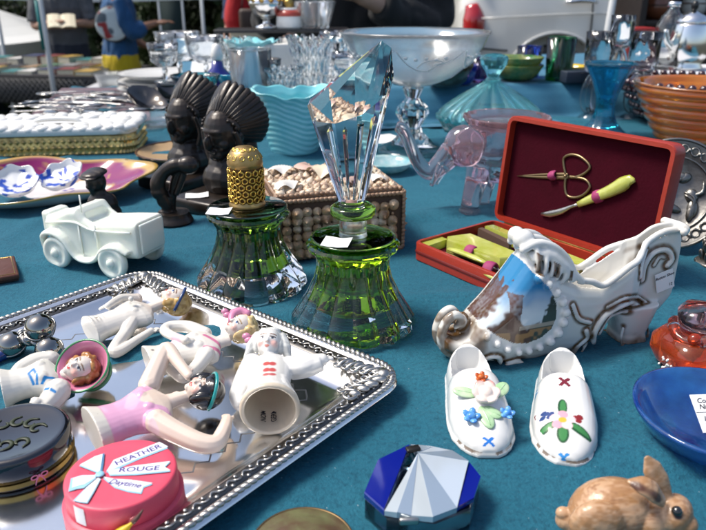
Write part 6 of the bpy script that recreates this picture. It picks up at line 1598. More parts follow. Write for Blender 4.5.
# ---------- pink glass elephant ----------
def elephant():
    Y = 76.5; q = lambda x, y, dy=0: Q(x, y, Y+dy)
    root = thing('glass_elephant', (17.0, Y, .06), 'pale pink clear glass elephant carrying an oval dish with trunk curled up', 'glass elephant')
    G = mat('pale_pink_glass', (.98, .72, .76), .0, trans=.95, ior=1.46); bc = q(506, 155)
    gs = [ell(bc, (5.0, 3.2, 3.3), None, 24), ell(q(463, 146), (2.2, 2.0, 2.4), None, 18), ell(q(545, 158), (3.2, 3.0, 3.2)), ell(q(482, 142), (2.4, 2.4, 2.2))]
    gs.append(tube([q(452, 152), q(440, 165), q(430, 172), q(421, 166), q(414, 154), q(408, 140), q(402, 129), q(396, 126)], [1.5, 1.25, 1.0, .85, .75, .72, .75, .6], 14, 5))
    for dy, sx in ((-1.5, 0), (1.8, 9)):
        gs.append(tube([q(480+sx, 165, dy), q(475+sx, 185, dy), q(470+sx, 205, dy), Vector((q(469+sx, 216, dy).x, Y+dy, .3))], [1.5, 1.2, 1.05, 1.15], 14, 4)); gs.append(ell((q(469+sx, 216, dy).x, Y+dy, .42), (1.3, 1.3, .36)))
        gs.append(tube([q(545+sx, 165, dy), q(548+sx, 190, dy), Vector((q(548+sx, 216, dy).x, Y+dy, .3))], [1.7, 1.3, 1.3], 14, 4))
    part_ = organic('body', join(*gs), .13, G, root, 5)
    part('tusk', tube([q(441, 163, -1.4), q(437, 174, -1.9), q(431, 186, -2.2)], [.42, .42, .22], 10, 4), CLEAR(), root)
    part('tusk', tube([q(446, 163, 1.2), q(441, 174, 1.5), q(436, 184, 1.7)], [.42, .4, .2], 10, 4), CLEAR(), root)
    for dy in (-2.3, 2.3):
        part('ear', tube([q(462, 130, dy), q(468, 142, dy*1.15), q(466, 155, dy*1.2), q(459, 163, dy*1.05)], [.8, 1.9, 1.7, .5], 14, 4, flat=.22, up=(.3, 1, 0)), G, root)
    part('howdah_dish', lathe([(.05, 0), (3.7, 0), (4.1, .25), (4.8, 1.1), (4.7, 1.3), (3.9, .5), (.05, .35)], 56, lambda r, z, a, i: (r*(1.0+.02*math.cos(20*a)), z), c=tuple(q(506, 127))), G, root)
elephant()

# ---------- right hand glass: blue vase, three clear candleholders, green tumbler ----------
def bluevase():
    c = (42.8, 118.0, .08); root = thing('flared_vase', c, 'peacock blue glass vase flaring at rim and foot', 'vase')
    pr = [(.05, 0), (4.6, 0), (4.7, .3), (3.4, 1.3), (2.2, 2.6), (1.6, 4.2), (1.5, 5.6), (1.8, 7.4), (2.6, 9.6), (3.8, 11.8), (4.15, 12.4), (3.9, 12.5), (3.4, 11.6), (2.3, 9.6), (1.4, 7.4), (1.0, 5.8), (.05, 5.6)]
    part('body', lathe(pr, 72, lambda r, z, a, i: (r*(1+.03*math.cos(10*a+z*.35)), z), c=c), mat('peacock_glass', (.03, .46, .70), .0, trans=.93), root)
    tag_card((c[0]+1.8, c[1]-6.2, .28), 2.4, 1.6, .3, 'white card tag lying at the foot of the blue flared vase')
bluevase()
def holders():
    def one(c, k, label, rz):
        root = thing('candle_vase', c, label, 'glass vase', 'three clear looped vases')
        x, y, z = c
        part('cup', lathe([(.05, 7.2), (1.2, 7.2), (2.0, 7.8), (2.25, 9.0), (2.3, 12.2), (2.35, 13.6), (2.1, 13.6), (2.0, 9.4), (1.4, 8.3), (.05, 8.1)], 40, lambda r, zz, a, i: (r*(1+.02*math.cos(12*a)), zz), c=c), CLEAR(), root)
        part('foot', lathe([(.05, 0), (2.6, 0), (2.7, .25), (1.6, .8), (.8, 1.2), (.05, 1.25)], 36, c=c), CLEAR(), root)
        part('stem', tube([Vector(c)+Vector((0, 0, 1.0)), Vector(c)+Vector((0, 0, 7.3))], [.55, .5], 12), CLEAR(), root)
        for sd in (-1, 1):
            for s2, r in ((1.9, .42), (1.15, .32)):
                pts = [(0, 1.2), (s2*.7, 1.6), (s2, 3.2), (s2*.9, 5.2), (s2*.5, 6.8), (0, 7.2)]
                part('loop', tube([Vector((x+sd*a*math.cos(rz), y+sd*a*math.sin(rz), z+b)) for a, b in pts], r, 10, 5), CLEAR(), root)
        return root
    def K(r, k): 
        for ch in r.children: ch.scale = (k, k, k)
        return r
    q = P(591, 119, 0); K(one((q.x, q.y, .08), 1, 'clear looped glass vase left of the blue flared vase', .1), 1.2)
    q = P(640, 122, 0); K(one((q.x, q.y+3, .08), 1, 'clear looped glass vase on the right side behind the blue flared vase', .1), 1.2)
    q = P(618, 88, 6.4); K(one((q.x, q.y+2, 6.7), 1, 'tallest standing clear looped glass vase, raised in the middle of the three', .3), .93)
holders()
def tumbler(name, c, h, r0, r1, m, label, cat_, ribs=12, amp=.03, wall=.25, group=None):
    pr = [(.05, 0), (r0, 0), (r0+.05, .2), (r1, h), (r1-wall, h), (r0-wall, .7), (.05, .6)]
    zs = []
    out = lathe(pr, 60, lambda r, z, a, i: (r*(1+amp*math.cos(ribs*a)*(1 if i < 4 else 0)), z), c=c)
    root = thing(name, c, label, cat_, group); part('glass', out, m, root); part('rim', ring(Vector(c)+Vector((0, 0, h)), r1-wall/2, wall*.62, 48, 8), m, root); return root
EMER = glass('emerald_glass', (.06, .45, .18))
tumbler('green_tumbler', (41.5, 143.0, 6.66), 8.2, 2.4, 2.9, EMER, 'tall emerald green glass tumbler on the raised back step', 'tumbler', 14)

# ---------- amber carnival bowl and dark scalloped bowl ----------
def bowls():
    c = (58.0, 114.5, .08); root = thing('carnival_bowl', c, 'big amber carnival glass bowl ribbed with stacked rings', 'bowl')
    zz = np.linspace(.2, 9.6, 90); pr = [(6.0+5.4*(z/9.6)**.8+.55*abs(math.sin(z*PI/1.55))**.7, z) for z in zz]
    pr = [(.05, .1), (5.0, .1)]+pr+[(10.9, 9.7), (10.4, 9.0), (6.5, 2.0), (.05, 1.4)]
    part('bowl', lathe(pr, 80, c=c), mat('carnival_amber', (.95, .40, .03), .05, trans=.68, col2=(.90, .24, .01), vscale=16, coat=.8), root)
    c = (63.0, 131.0, .08); root = thing('scalloped_bowl', c, 'dark ruby black bowl with a beaded scalloped edge behind the amber bowl', 'bowl')
    m = mat('ruby_black_glass', (.035, .006, .008), .08, coat=1.0)
    part('bowl', lathe([(.05, 0), (6, 0), (8, 1.2), (11.0, 4.6), (12.6, 7.8), (12.3, 7.9), (10.5, 5.0), (7.5, 1.8), (.05, .8)], 60, c=c), m, root)
    g = []
    for k in range(44):
        a = 2*PI*k/44; g.append(ell((c[0]+12.6*math.cos(a), c[1]+12.6*math.sin(a), 8.0), (.75, .75, .7), n=9))
        for j in range(4): g.append(ell((c[0]+(12.1-j*1.0)*math.cos(a+.07*j), c[1]+(12.1-j*1.0)*math.sin(a+.07*j), 6.6-j*1.5), (.55, .55, .55), n=7))
    part('beaded_edge', join(*g), m, root)
bowls()

# ---------- embossed pewter plate and pewter stand at the right ----------
def pewter():
    PW = mat('dark_pewter', (.30, .29, .27), .28, 1.0, var=.55, vscale=60, rvar=.2, bump=.4, bscale=120)
    o = Q(673, 194, 65.0); root = thing('pewter_plate', (o.x, o.y, .05), 'embossed dark pewter plate propped upright behind the slipper heel', 'plate')
    nrm = Vector((-.3, -.82, .42)).normalized(); xr = UP.cross(nrm).normalized(); yr = nrm.cross(xr); Mt = Matrix((xr*.78, yr*.78, nrm*.78)).transposed()
    el = Matrix(((.92, 0, 0), (0, 1.0, 0), (0, 0, 1)))
    pr = [(.05, 0), (4.4, .0), (4.8, .35), (6.6, .6), (6.9, .75), (7.05, .6), (6.9, .3), (4.8, -.1), (.05, -.25)]
    part('plate', xf(lathe(pr, 64), Mt @ el, o), PW, root)
    gs = [ring((0, 0, .72), 6.85, .2, 64, 8), ring((0, 0, .38), 4.7, .16, 56, 8)]; r = random.Random(8)
    for k in range(26):
        a = 2*PI*k/26; R = 5.75; gs.append(ring((R*math.cos(a), R*math.sin(a), .5), .52, .16, 12, 6)); gs.append(ell((R*math.cos(a+.12), R*math.sin(a+.12), .55), (.3, .3, .22), n=7))
    for k in range(9):
        a = r.uniform(0, 6.28); q = Vector((r.uniform(-2.6, 2.6), r.uniform(-2.8, 2.8), .1)); gs.append(ell(q, (r.uniform(.7, 1.5), r.uniform(.5, 1.0), .42), RZ(a), 12)); gs.append(tube([q, q+Vector((math.cos(a), math.sin(a), .2))*1.3, q+Vector((math.cos(a+.6), math.sin(a+.6), .1))*2.3], [.3, .26, .12], 7, 3))
    part('relief', xf(join(*gs), Mt @ el, o), PW, root)
    part('rear_strut', tube([o-nrm*.4+yr*1, Vector((o.x+1.2, o.y+4.5, .15))], .25, 8), PW, root)
    c = P(706, 268, 0); root = thing('pewter_stand', (c.x+1.2, c.y, .05), 'grey pewter stand with feathered relief at the right edge', 'pewter stand')
    x, y = c.x+1.3, c.y+.4
    part('base', lathe([(.05, 0), (2.0, 0), (2.1, .3), (1.9, .5), (.05, .55)], 36, c=(x, y, .05)), PW, root)
    gs = [lathe([(.05, .5), (1.4, .5), (1.1, 2.2), (.9, 4.2), (.6, 6.4), (.05, 7.6)], 24, c=(x, y, .05))]
    for j in range(7):
        for k in range(9):
            a = 2*PI*(k+.5*(j % 2))/9; rr = 1.5-.14*j; gs.append(ell((x+rr*math.cos(a), y+rr*math.sin(a), .9+j*.85), (.28, .28, .7), RZ(a) @ RY(.3), 8))
    part('feathered_shaft', join(*gs), PW, root)
pewter()

# ---------- cutlery set out on a mauve mat at the back left ----------
def cutlery():
    pts = [(18, 127), (62, 89), (152, 88), (150, 122)]
    q = [P(x, y, .25) for x, y in pts]
    g = loft([[(v.x, v.y, .1) for v in q], [(v.x, v.y, .5) for v in q]])
    solo('display_mat', g, mat('mauve_felt', (.16, .11, .13), .95, var=.4, vscale=15, bump=.3, bscale=200), (q[0].x, q[0].y, .1), 'dull mauve felt mat under the rows of cutlery at the far left', 'mat', smooth=False)
    SL = mat('table_silver', (.46, .45, .43), .18, 1.0, var=.4, vscale=60)
    def spoon():
        o = thing('spoon', (0, 0, 0), 'x', 'spoon', 'silver cutlery on the mauve mat'); part('handle', tube([(-7, 0, .35), (-4, 0, .5), (2, 0, .75), (4.6, 0, .45)], [.55, .38, .25, .3], 8, 3, flat=.3, up=UP), SL, o)
        part('bowl', ell((6.6, 0, .35), (2.5, 1.35, .3), None, 14), SL, o); return o
    def fork():
        o = thing('fork', (0, 0, 0), 'x', 'fork', 'silver cutlery on the mauve mat'); part('handle', tube([(-8, 0, .35), (-4, 0, .5), (2, 0, .8), (4.2, 0, .5)], [.6, .4, .25, .4], 8, 3, flat=.3, up=UP), SL, o)
        part('tines', join(ell((5.2, 0, .5), (1.3, .95, .2), None, 12), *[tube([(5.6, y_, .5), (7.5, y_, .4), (9.0, y_*.9, .6)], .16, 6, 3) for y_ in (-.75, -.25, .25, .75)]), SL, o); return o
    def knife():
        o = thing('table_knife', (0, 0, 0), 'x', 'knife', 'silver cutlery on the mauve mat'); part('handle', tube([(-9, 0, .4), (-6, 0, .5), (-1, 0, .45)], [.5, .6, .45], 8, 3, flat=.6, up=UP), SL, o)
        part('blade', tube([(-1, 0, .45), (4, .1, .45), (8.5, .2, .4), (9.6, .5, .4)], [.5, .75, .75, .2], 8, 3, flat=.12, up=UP), SL, o); return o
    protos = [spoon(), fork(), knife()]; used = [0, 0, 0]; r = random.Random(12)
    desc = {0: ('silver spoon on the mauve mat', ['at its far edge', 'among the heap in its middle', 'near its left side', 'on its near right part']), 1: None, 2: None}
    names = ['spoon', 'fork', 'table knife']; spots = []
    for i in range(20):
        px_ = 62+(i % 8)*10.5+r.uniform(-3, 3)-(i//8)*6; py_ = [96.5, 103, 110][i//8]+r.uniform(-2, 2); spots.append((px_, py_))
    spots += [(70, 113), (88, 115), (52, 114), (106, 113), (66, 117), (124, 111)]
    for i, (px_, py_) in enumerate(spots):
        k = (0, 1, 0, 2, 1, 0)[i % 6]; v = P(px_, py_, .6); loc = (v.x, v.y, .5+.25*(i % 3)); rz = r.uniform(-.5, .7)+(0 if i % 3 else 2.6)
        lab = 'silver %s laid on the mauve mat at the back left' % names[k]
        if used[k] == 0: o = protos[k]; o.location = Vector(loc)*S; o.rotation_euler = (0, 0, rz); o['label'] = lab; used[k] = 1
        else: dup(protos[k], loc, rz, lab)
    # big dark ladle and salad server leaning at the right of the mat
    def server(c, rz, label, sc):
        o = thing('serving_spoon', c, label, 'serving spoon'); m = mat('tarnished_silver', (.16, .15, .14), .2, 1.0, var=.4, vscale=40)
        part('bowl', xf(lathe([(.05, 0), (2.0, .2), (3.6, 1.2), (4.4, 2.6), (4.2, 2.7), (3.3, 1.5), (.05, .5)], 32, lambda r_, z, a, i: (r_*(1+.35*abs(math.cos(a))), z)), RZ(rz) @ RY(-.5), c, sc), m, o); part('handle', xf(tube([(4, 0, 2.2), (8, 0, 4.2), (12, 0, 4.6)], [.6, .45, .7], 8, 3, flat=.4), RZ(rz), c, sc), m, o)
    v = P(146, 108, .6); server((v.x, v.y, 1.0), 2.4, 'large tarnished silver serving spoon at the right of the cutlery mat', .8)
    v = P(152, 102, .6); server((v.x+3, v.y+6, 1.0), 2.0, 'tarnished silver ladle standing behind the large serving spoon', .75)
cutlery()

# ---------- white enamel trays ----------
def trays():
    for i, (x, y, h, lab) in enumerate(((168, 96, .2, 'white oval enamel tray, bottom one of the stack behind the bronze busts'), (172, 90, 1.8, 'white oval enamel tray, middle one of the stack behind the bronze busts'), (170, 83, 3.4, 'white oval enamel tray, top one of the stack behind the bronze busts'))):
        v = P(170, 96, 0); c = (v.x, v.y+4+i*.8, h)
        root = thing('enamel_tray', c, lab, 'tray', 'stack of white trays')
        part('tray', xf(lathe([(.05, 0), (7, 0), (9, .8), (10.5, 1.5), (10.4, 1.65), (8.8, 1.1), (6.8, .35), (.05, .3)], 56, lambda r, z, a, i: (r*(1+.25*abs(math.cos(a))), z)), RZ(.2+.1*i), c), mat('white_enamel_ware', (.72, .72, .70), .25, coat=.4, var=.08, vscale=20), root); part('rim_line', xf(tube([Vector((10.5*(1+.25*abs(math.cos(a)))*math.cos(a), 10.5*(1+.25*abs(math.cos(a)))*math.sin(a), 1.6)) for a in np.linspace(0, 2*PI, 56, False)], .14, 6, closed=True), RZ(.2+.1*i), c), mat('grey_rim', (.2, .2, .2), .3), root)
trays()
def china_in_dish():
    for (px_, py_, r, rz, lab) in ((20, 183, 2.7, .3, 'white china leaf dish with blue sprigs lying in the magenta dish, left one'), (68, 177, 2.7, -.4, 'white china shell dish with blue flowers lying in the magenta dish, right one')):
        v = P(px_, py_, 2.2); c = Vector((v.x, v.y-1.0, .95)); root = thing('china_leaf_dish', c, lab, 'dish', 'small china pieces in the magenta dish')
        pf = [(.05, 0), (r*.5, .05), (r*.85, .5), (r, 1.3), (r*.97, 1.42), (r*.8, .75), (.05, .3)]; tt = np.linspace(0, 6, 61); pf = list(zip(np.interp(tt, range(7), [a for a, b in pf]), np.interp(tt, range(7), [b for a, b in pf])))
        g = lathe(pf, 90, lambda q, z, a, i: (q*(1+.05*math.cos(7*a)*(q/r)**2), z+.14*math.cos(7*a)*(q/r)**2))
        o = part('dish', xf(g, RZ(rz) @ RX(.45), c+Vector((0, 0, .9))), PORC(), root)
        p = wco(o); col = np.tile(np.array((.76, .76, .75)), (len(p), 1)); n = vnoise(p+r, 1.6); col = mixc(col, (.015, .07, .42), sst(.58, .64, n)); paint(o, col)
china_in_dish()

# ---------- glassware crowd on the back step, left ----------
def goblet(c, h, r, m, label, group, ribs=8):
    root = thing('goblet', c, label, 'goblet', group)
    part('bowl', lathe([(.05, h*.38), (r*.45, h*.40), (r*.9, h*.55), (r, h*.78), (r*1.08, h), (r*1.02, h), (r*.9, h*.78), (r*.75, h*.58), (.05, h*.48)], 48, lambda q, z, a, i: (q*(1+.03*math.cos(ribs*a)), z), c=c), m, root)
    part('stem', lathe([(.05, h*.05), (.5, h*.06), (.38, h*.2), (.6, h*.3), (.4, h*.385), (.05, h*.385)], 16, c=c), m, root); part('foot', lathe([(.05, 0), (r*.85, 0), (r*.85, .2), (.5, h*.055), (.05, h*.055)], 32, c=c), m, root)
def backglass():
    T = TZ+.12; at = lambda x, y: P(x, y, T)
    a = [UV(-4, 131.5), UV(30, 131.5), UV(30, 186), UV(-4, 186)]
    solo('white_runner', loft([[(v.x, v.y, TZ+.22) for v in a], [(v.x, v.y, TZ+.42) for v in a]]), mat('white_linen', (.66, .67, .68), .9, var=.15, vscale=40, bump=.4, bscale=250), tuple(a[0]), 'white linen runner under the crowd of clear glass on the back step', 'table runner', smooth=False)
    T = TZ+.46; FG = mat('frosty_glass', (.93, .96, .97), .03, trans=.95)
    v = at(181, 79); goblet((v.x, v.y, T), 9.2, 4.2, FG, 'clear ribbed goblet, second from the left on the white runner', 'clear goblets'); v = at(207, 80); goblet((v.x, v.y, T), 8.6, 3.6, FG, 'clear ribbed goblet beside the cobalt bottle', 'clear goblets')
    for gx, gy, gh, gr, lab in ((166, 82, 7.4, 2.8, 'small clear goblet at the far left end of the white runner'), (296, 80, 8.2, 2.9, 'clear goblet between the white carton and the flared crystal vase'), (325, 84, 7.6, 2.7, 'clear goblet right of the flared crystal vase'), (346, 90, 6.6, 2.5, 'small clear goblet nearest the tall stopper'), (268, 94, 6.0, 2.3, 'small clear goblet just right of the etched jar'), (336, 76, 9.0, 3.0, 'clear goblet at the back nearest the etched compote bowl')):
        v = at(gx, gy); goblet((v.x, v.y, T), gh, gr, CLEAR(), lab, 'clear goblets', 10)
    # cobalt bottle with white stopper
    v = at(219, 86); c = (v.x, v.y, T); root = thing('cobalt_bottle', c, 'small cobalt blue bottle with a white stopper on the back step', 'bottle'); part('bottle', lathe([(.05, 0), (2.6, 0), (2.8, .4), (2.4, 2.2), (1.2, 3.4), (1.0, 4.6), (.05, 4.7)], 32, c=c), mat('cobalt_glass'), root); part('stopper', lathe([(.05, 4.72), (.9, 4.75), (1.2, 5.6), (.9, 6.6), (.7, 7.4), (.05, 7.8)], 24, c=c), mat('white_ceramic'), root)
    v = at(252, 95); tumbler('etched_jar', (v.x, v.y, T), 7.6, 3.3, 3.6, CLEARB(), 'wide clear etched glass jar in front of the aqua bowl', 'glass jar', 10, .02, .3)
    # small turquoise bowl
    v = at(233, 87); disc_dish('turquoise_bowl', (v.x, v.y, T), 3.0, 'small turquoise dish beside the cobalt bottle', mat('turquoise_opaque', (.03, .32, .48), .15, coat=.5), 'bowl', 2.4)
    v = at(200, 89); disc_dish('teal_bowl', (v.x, v.y-3, T), 4.4, 'dark teal glass bowl between goblets and busts', glass('dark_teal_glass', (.02, .22, .27)), 'bowl', 2.8)
    # aqua ruffled compote behind the jar
    v = at(252, 82); c = (v.x, v.y+2, T); root = thing('ruffled_compote', c, 'pale aqua ruffled bowl on a foot seen through the etched jar', 'compote'); A = mat('aqua_milk_glass')
    part('bowl', lathe([(.05, 4.2), (1.4, 4.3), (3.4, 5.6), (5.0, 7.6), (5.2, 7.7), (4.7, 7.6), (3.0, 5.9), (.05, 4.9)], 64, lambda r, z, a, i: (r*(1+.08*math.cos(8*a)*(z > 6)), z+.35*math.cos(8*a)*(z > 6.5)), c=c), A, root); part('foot', lathe([(.05, 0), (2.6, 0), (2.4, .4), (.9, 1.4), (.8, 3.4), (1.4, 4.25), (.05, 4.25)], 32, c=c), A, root)
    # cut crystal vases
    def crystal(x, y, h, r0, r1, lab, n=16):
        v = at(x, y); c = (v.x, v.y, T); root = thing('crystal_vase', c, lab, 'crystal vase', 'cut crystal vases')
        zz = np.linspace(0, h, 22); pr = [(r0+(r1-r0)*(z/h)**1.6+.35*math.sin(z/h*PI)*-1, z) for z in zz]; pr = [(.05, 0)]+pr+[(r-.45, max(z, .9)) for r, z in reversed(pr)]+[(.05, .9)]
        def md(r, z, a, i): return r*(1+(.03*(math.cos(n*a+i*.55)+math.cos(n*a-i*.55)) if i < 23 else 0)), z+(.3*math.cos(n*a) if z > h-.2 else 0)
        part('vase', lathe(pr, 96, md, c=c), CLEAR(), root, angle=12); return root
    crystal(312, 92, 9.4, 3.0, 4.3, 'large flared cut crystal vase behind the aqua ripple vase'); crystal(340, 82, 7.6, 2.6, 3.4, 'round cut crystal vase behind the tall stopper', 14); crystal(284, 96, 4.6, 2.8, 3.4, 'low cut crystal bowl shaped vase between jar and flared vase', 20); crystal(236, 80, 8.0, 3.0, 3.8, 'cut crystal vase standing behind the etched jar', 18); crystal(268, 80, 7.0, 2.8, 3.6, 'cut crystal vase in front of the silver trophy cup', 12)
    # white card box
    v = at(281, 82); solo('white_box', boxg((v.x, v.y+1, T+3.6), (6.4, 4.0, 7.2), .15, .12), mat('white_card', (.70, .69, .64), .6, var=.08, vscale=30), (v.x, v.y, T), 'plain white carton standing among the crystal vases', 'box')
    # little black stand with trophy, lamp house and flared vase on it
    c = (P(290, 60, 14.2).x, 178, T); c = (-22.0, 186.0, T); root = thing('display_stand', c, 'low black display stand behind the crystal carrying the trophy cup', 'display stand')
    part('top', boxg((c[0]+4, c[1], T+7.2), (34, 11, .8), .08, .2), mat('black_paint', (.012, .012, .013), .35), root)
    for sx in (-1, 1):
        for sy in (-1, 1): part('leg', tube([Vector((c[0]+4+sx*15, c[1]+sy*4+sx*1.2, T)), Vector((c[0]+4+sx*15, c[1]+sy*4+sx*1.2, T+6.9))], .6, 8), mat('black_paint'), root)
    Z = T+7.65
    q = lambda x: (x-353)/FPX*((c[1])*CP+(H-Z)*SP)
    cc = (q(267), c[1], Z); root = thing('trophy_cup', cc, 'silver trophy cup with gilt leafy rim on the black stand', 'trophy')
    part('bowl', lathe([(.05, 2.4), (1.5, 2.5), (3.4, 3.6), (4.2, 5.6), (4.3, 7.0), (4.1, 7.0), (3.9, 5.4), (.05, 3.2)], 40, lambda r, z, a, i: (r*(1+.03*math.cos(9*a)), z), c=cc), CHROME(), root); part('foot', lathe([(.05, 0), (3.0, 0), (2.8, .5), (1.0, 1.1), (.9, 2.2), (1.5, 2.5), (.05, 2.5)], 32, c=cc), CHROME(), root)
    part('gilt_leaves', join(*[tube([Vector(cc)+Vector((4.1*math.cos(a), 4.1*math.sin(a), 6.2)), Vector(cc)+Vector((4.9*math.cos(a), 4.9*math.sin(a), 7.6)), Vector(cc)+Vector((5.9*math.cos(a+.12), 5.9*math.sin(a+.12), 8.2))], [.55, .8, .15], 8, 3, flat=.4) for a in [2*PI*k/11 for k in range(11)]]), GOLD(), root)
    cc = (q(290), c[1]-1, Z); root = thing('porcelain_lamp', cc, 'little white and red porcelain pot with a gilt flame finial', 'porcelain pot')
    part('pot', lathe([(.05, 0), (3.2, 0), (3.4, .6), (3.2, 3.4), (2.4, 4.6), (2.3, 5.0), (.05, 5.0)], 36, c=cc), mat('white_ceramic'), root); part('red_band', lathe([(3.32, 3.0), (3.4, 3.1), (2.6, 4.5), (2.45, 4.5)], 36, c=cc), mat('iron_red', (.40, .05, .03), .3, coat=.4), root); part('finial', join(ell((cc[0], cc[1], cc[2]+6.0), (1.3, 1.0, 1.2)), ell((cc[0]+.2, cc[1], cc[2]+7.5), (.7, .6, 1.2), RY(.3)), lathe([(.05, 5.0), (1.2, 5.0), (.7, 5.6), (.05, 5.7)], 20, c=cc)), GOLD(), root)
    cc = (q(315), c[1], Z); tumbler('flared_crystal', cc, 6.4, 3.4, 5.2, CLEARB(), 'flared crystal bowl on the right end of the black stand', 'crystal bowl', 12, .04, .3)
backglass()

# ---------- right end of the step: coffee pot, bottle, white runner, small coloured pieces ----------
def rightstep():
    T = TZ+.36
    a = [P(x, y, T) for x, y in ((612, 77), (760, 73), (740, 64), (618, 66))]
    solo('lace_runner', loft([[(v.x, v.y, T-.1) for v in a], [(v.x, v.y, T+.06) for v in a]]), mat('white_lace', (.66, .67, .70), .9, var=.2, vscale=80, bump=.4, bscale=250), tuple(a[0]), 'white lace runner on the right end of the back step', 'table runner', smooth=False)
    v = P(684, 69, T+.1); c = (v.x, v.y, T+.1); root = thing('coffee_pot', c, 'bright silver coffee pot with a domed lid and curved handle', 'coffee pot')
    part('body', lathe([(.05, 0), (3.6, 0), (3.9, .5), (3.3, 1.0), (4.2, 3.0), (4.3, 6.0), (3.7, 9.4), (3.5, 10.0), (.05, 10.0)], 40, c=c), CHROME(), root); part('lid', lathe([(3.6, 10.05), (3.65, 10.4), (2.8, 11.5), (1.0, 12.4), (.5, 12.6), (.05, 12.6)], 36, c=c), CHROME(), root); part('knob', join(ell((c[0], c[1], c[2]+13.6), (.8, .8, 1.1))), mat('black_paint'), root)
    part('handle', tube([Vector(c)+Vector(q) for q in ((3.4, -.4, 9.4), (5.2, -.6, 10.0), (6.4, -.7, 8.4), (6.0, -.7, 5.0), (4.0, -.4, 2.8))], [.4, .45, .5, .45, .35], 9, 4), CHROME(), root); part('spout', tube([Vector(c)+Vector(q) for q in ((-3.6, -.3, 4.0), (-5.2, -.4, 6.0), (-5.8, -.5, 8.6))], [.9, .7, .5], 10, 4), CHROME(), root)
    v = P(664, 69, T+.1); c = (v.x, v.y, T+.1); root = thing('glass_bottle', c, 'tall clear glass bottle left of the coffee pot', 'bottle'); part('bottle', lathe([(.05, 0), (2.9, 0), (3.0, .4), (3.0, 9.5), (2.2, 11.4), (1.3, 12.6), (1.3, 13.4), (1.0, 13.4), (1.0, 12.6), (2.0, 11.2), (2.75, 9.4), (2.75, .8), (.05, .6)], 36, c=c), CLEAR(), root); part('cap', lathe([(.05, 13.42), (1.45, 13.42), (1.4, 14.4), (.05, 14.5)], 24, c=c), CHROME(), root)
    # stacked green bowls
    for i, (px_, lab) in enumerate(((516, 'green glass bowl, bottom of the nested pair'), (516, 'green glass bowl, upper of the nested pair'))):
        v = P(px_, 80, T); disc_dish('green_bowl', (v.x, v.y, T+i*1.5), 5.2-.1*i, lab+' on the back step', mat('mottled_green_glass', (.05, .22, .08), .08, trans=.4, col2=(.32, .34, .10), vscale=40), 'bowl', 3.0)
    v = P(462, 84, T); disc_dish('blue_bowl', (v.x, v.y, T), 3.0, 'small deep blue bowl behind the turquoise covered dish', mat('cobalt_glass'), 'bowl', 3.6)
    v = P(480, 82, T); tumbler('violet_glass', (v.x, v.y, T), 4.6, 1.9, 2.2, glass('violet_glass', (.35, .2, .55)), 'small violet glass between blue bowl and green bowls', 'tumbler', 8)
    v = P(446, 86, T); disc_dish('dark_bowl', (v.x, v.y, T), 5.0, 'dark olive glass bowl behind the compote stem', mat('dark_olive_glass', (.03, .03, .012), .1, coat=.8), 'bowl', 4.0)
    v = P(527, 81, T); tumbler('blue_glass', (v.x+2, v.y+8, T), 6.0, 2.2, 2.6, glass('deep_blue_glass', (.05, .12, .6)), 'small blue glass left of the green tumbler', 'tumbler', 8)
    v = P(575, 80, T); disc_dish('yellow_dish', (v.x, v.y+6, T), 4.0, 'small yellow glass dish right of the green tumbler', mat('yellow_glass', (.62, .42, .03), .1, coat=.6), 'dish', 2.2)
    v = P(585, 84, T); solo('ring_case', boxg((v.x, v.y+4, T+1.1), (8, 4.5, 2.2), .2, .15), mat('dark_case', (.02, .03, .05), .5), (v.x, v.y, T), 'small dark flat case at the edge of the back step', 'case')
    v = P(646, 70, T); solo('red_tin', boxg((v.x, v.y+9, T+4.4), (7, 5, 8.8), .2, .3), mat('red_tin_paint', (.32, .02, .015), .35, var=.2, vscale=30), (v.x, v.y+9, T), 'plain red tin behind the clear looped vases', 'tin')
rightstep()
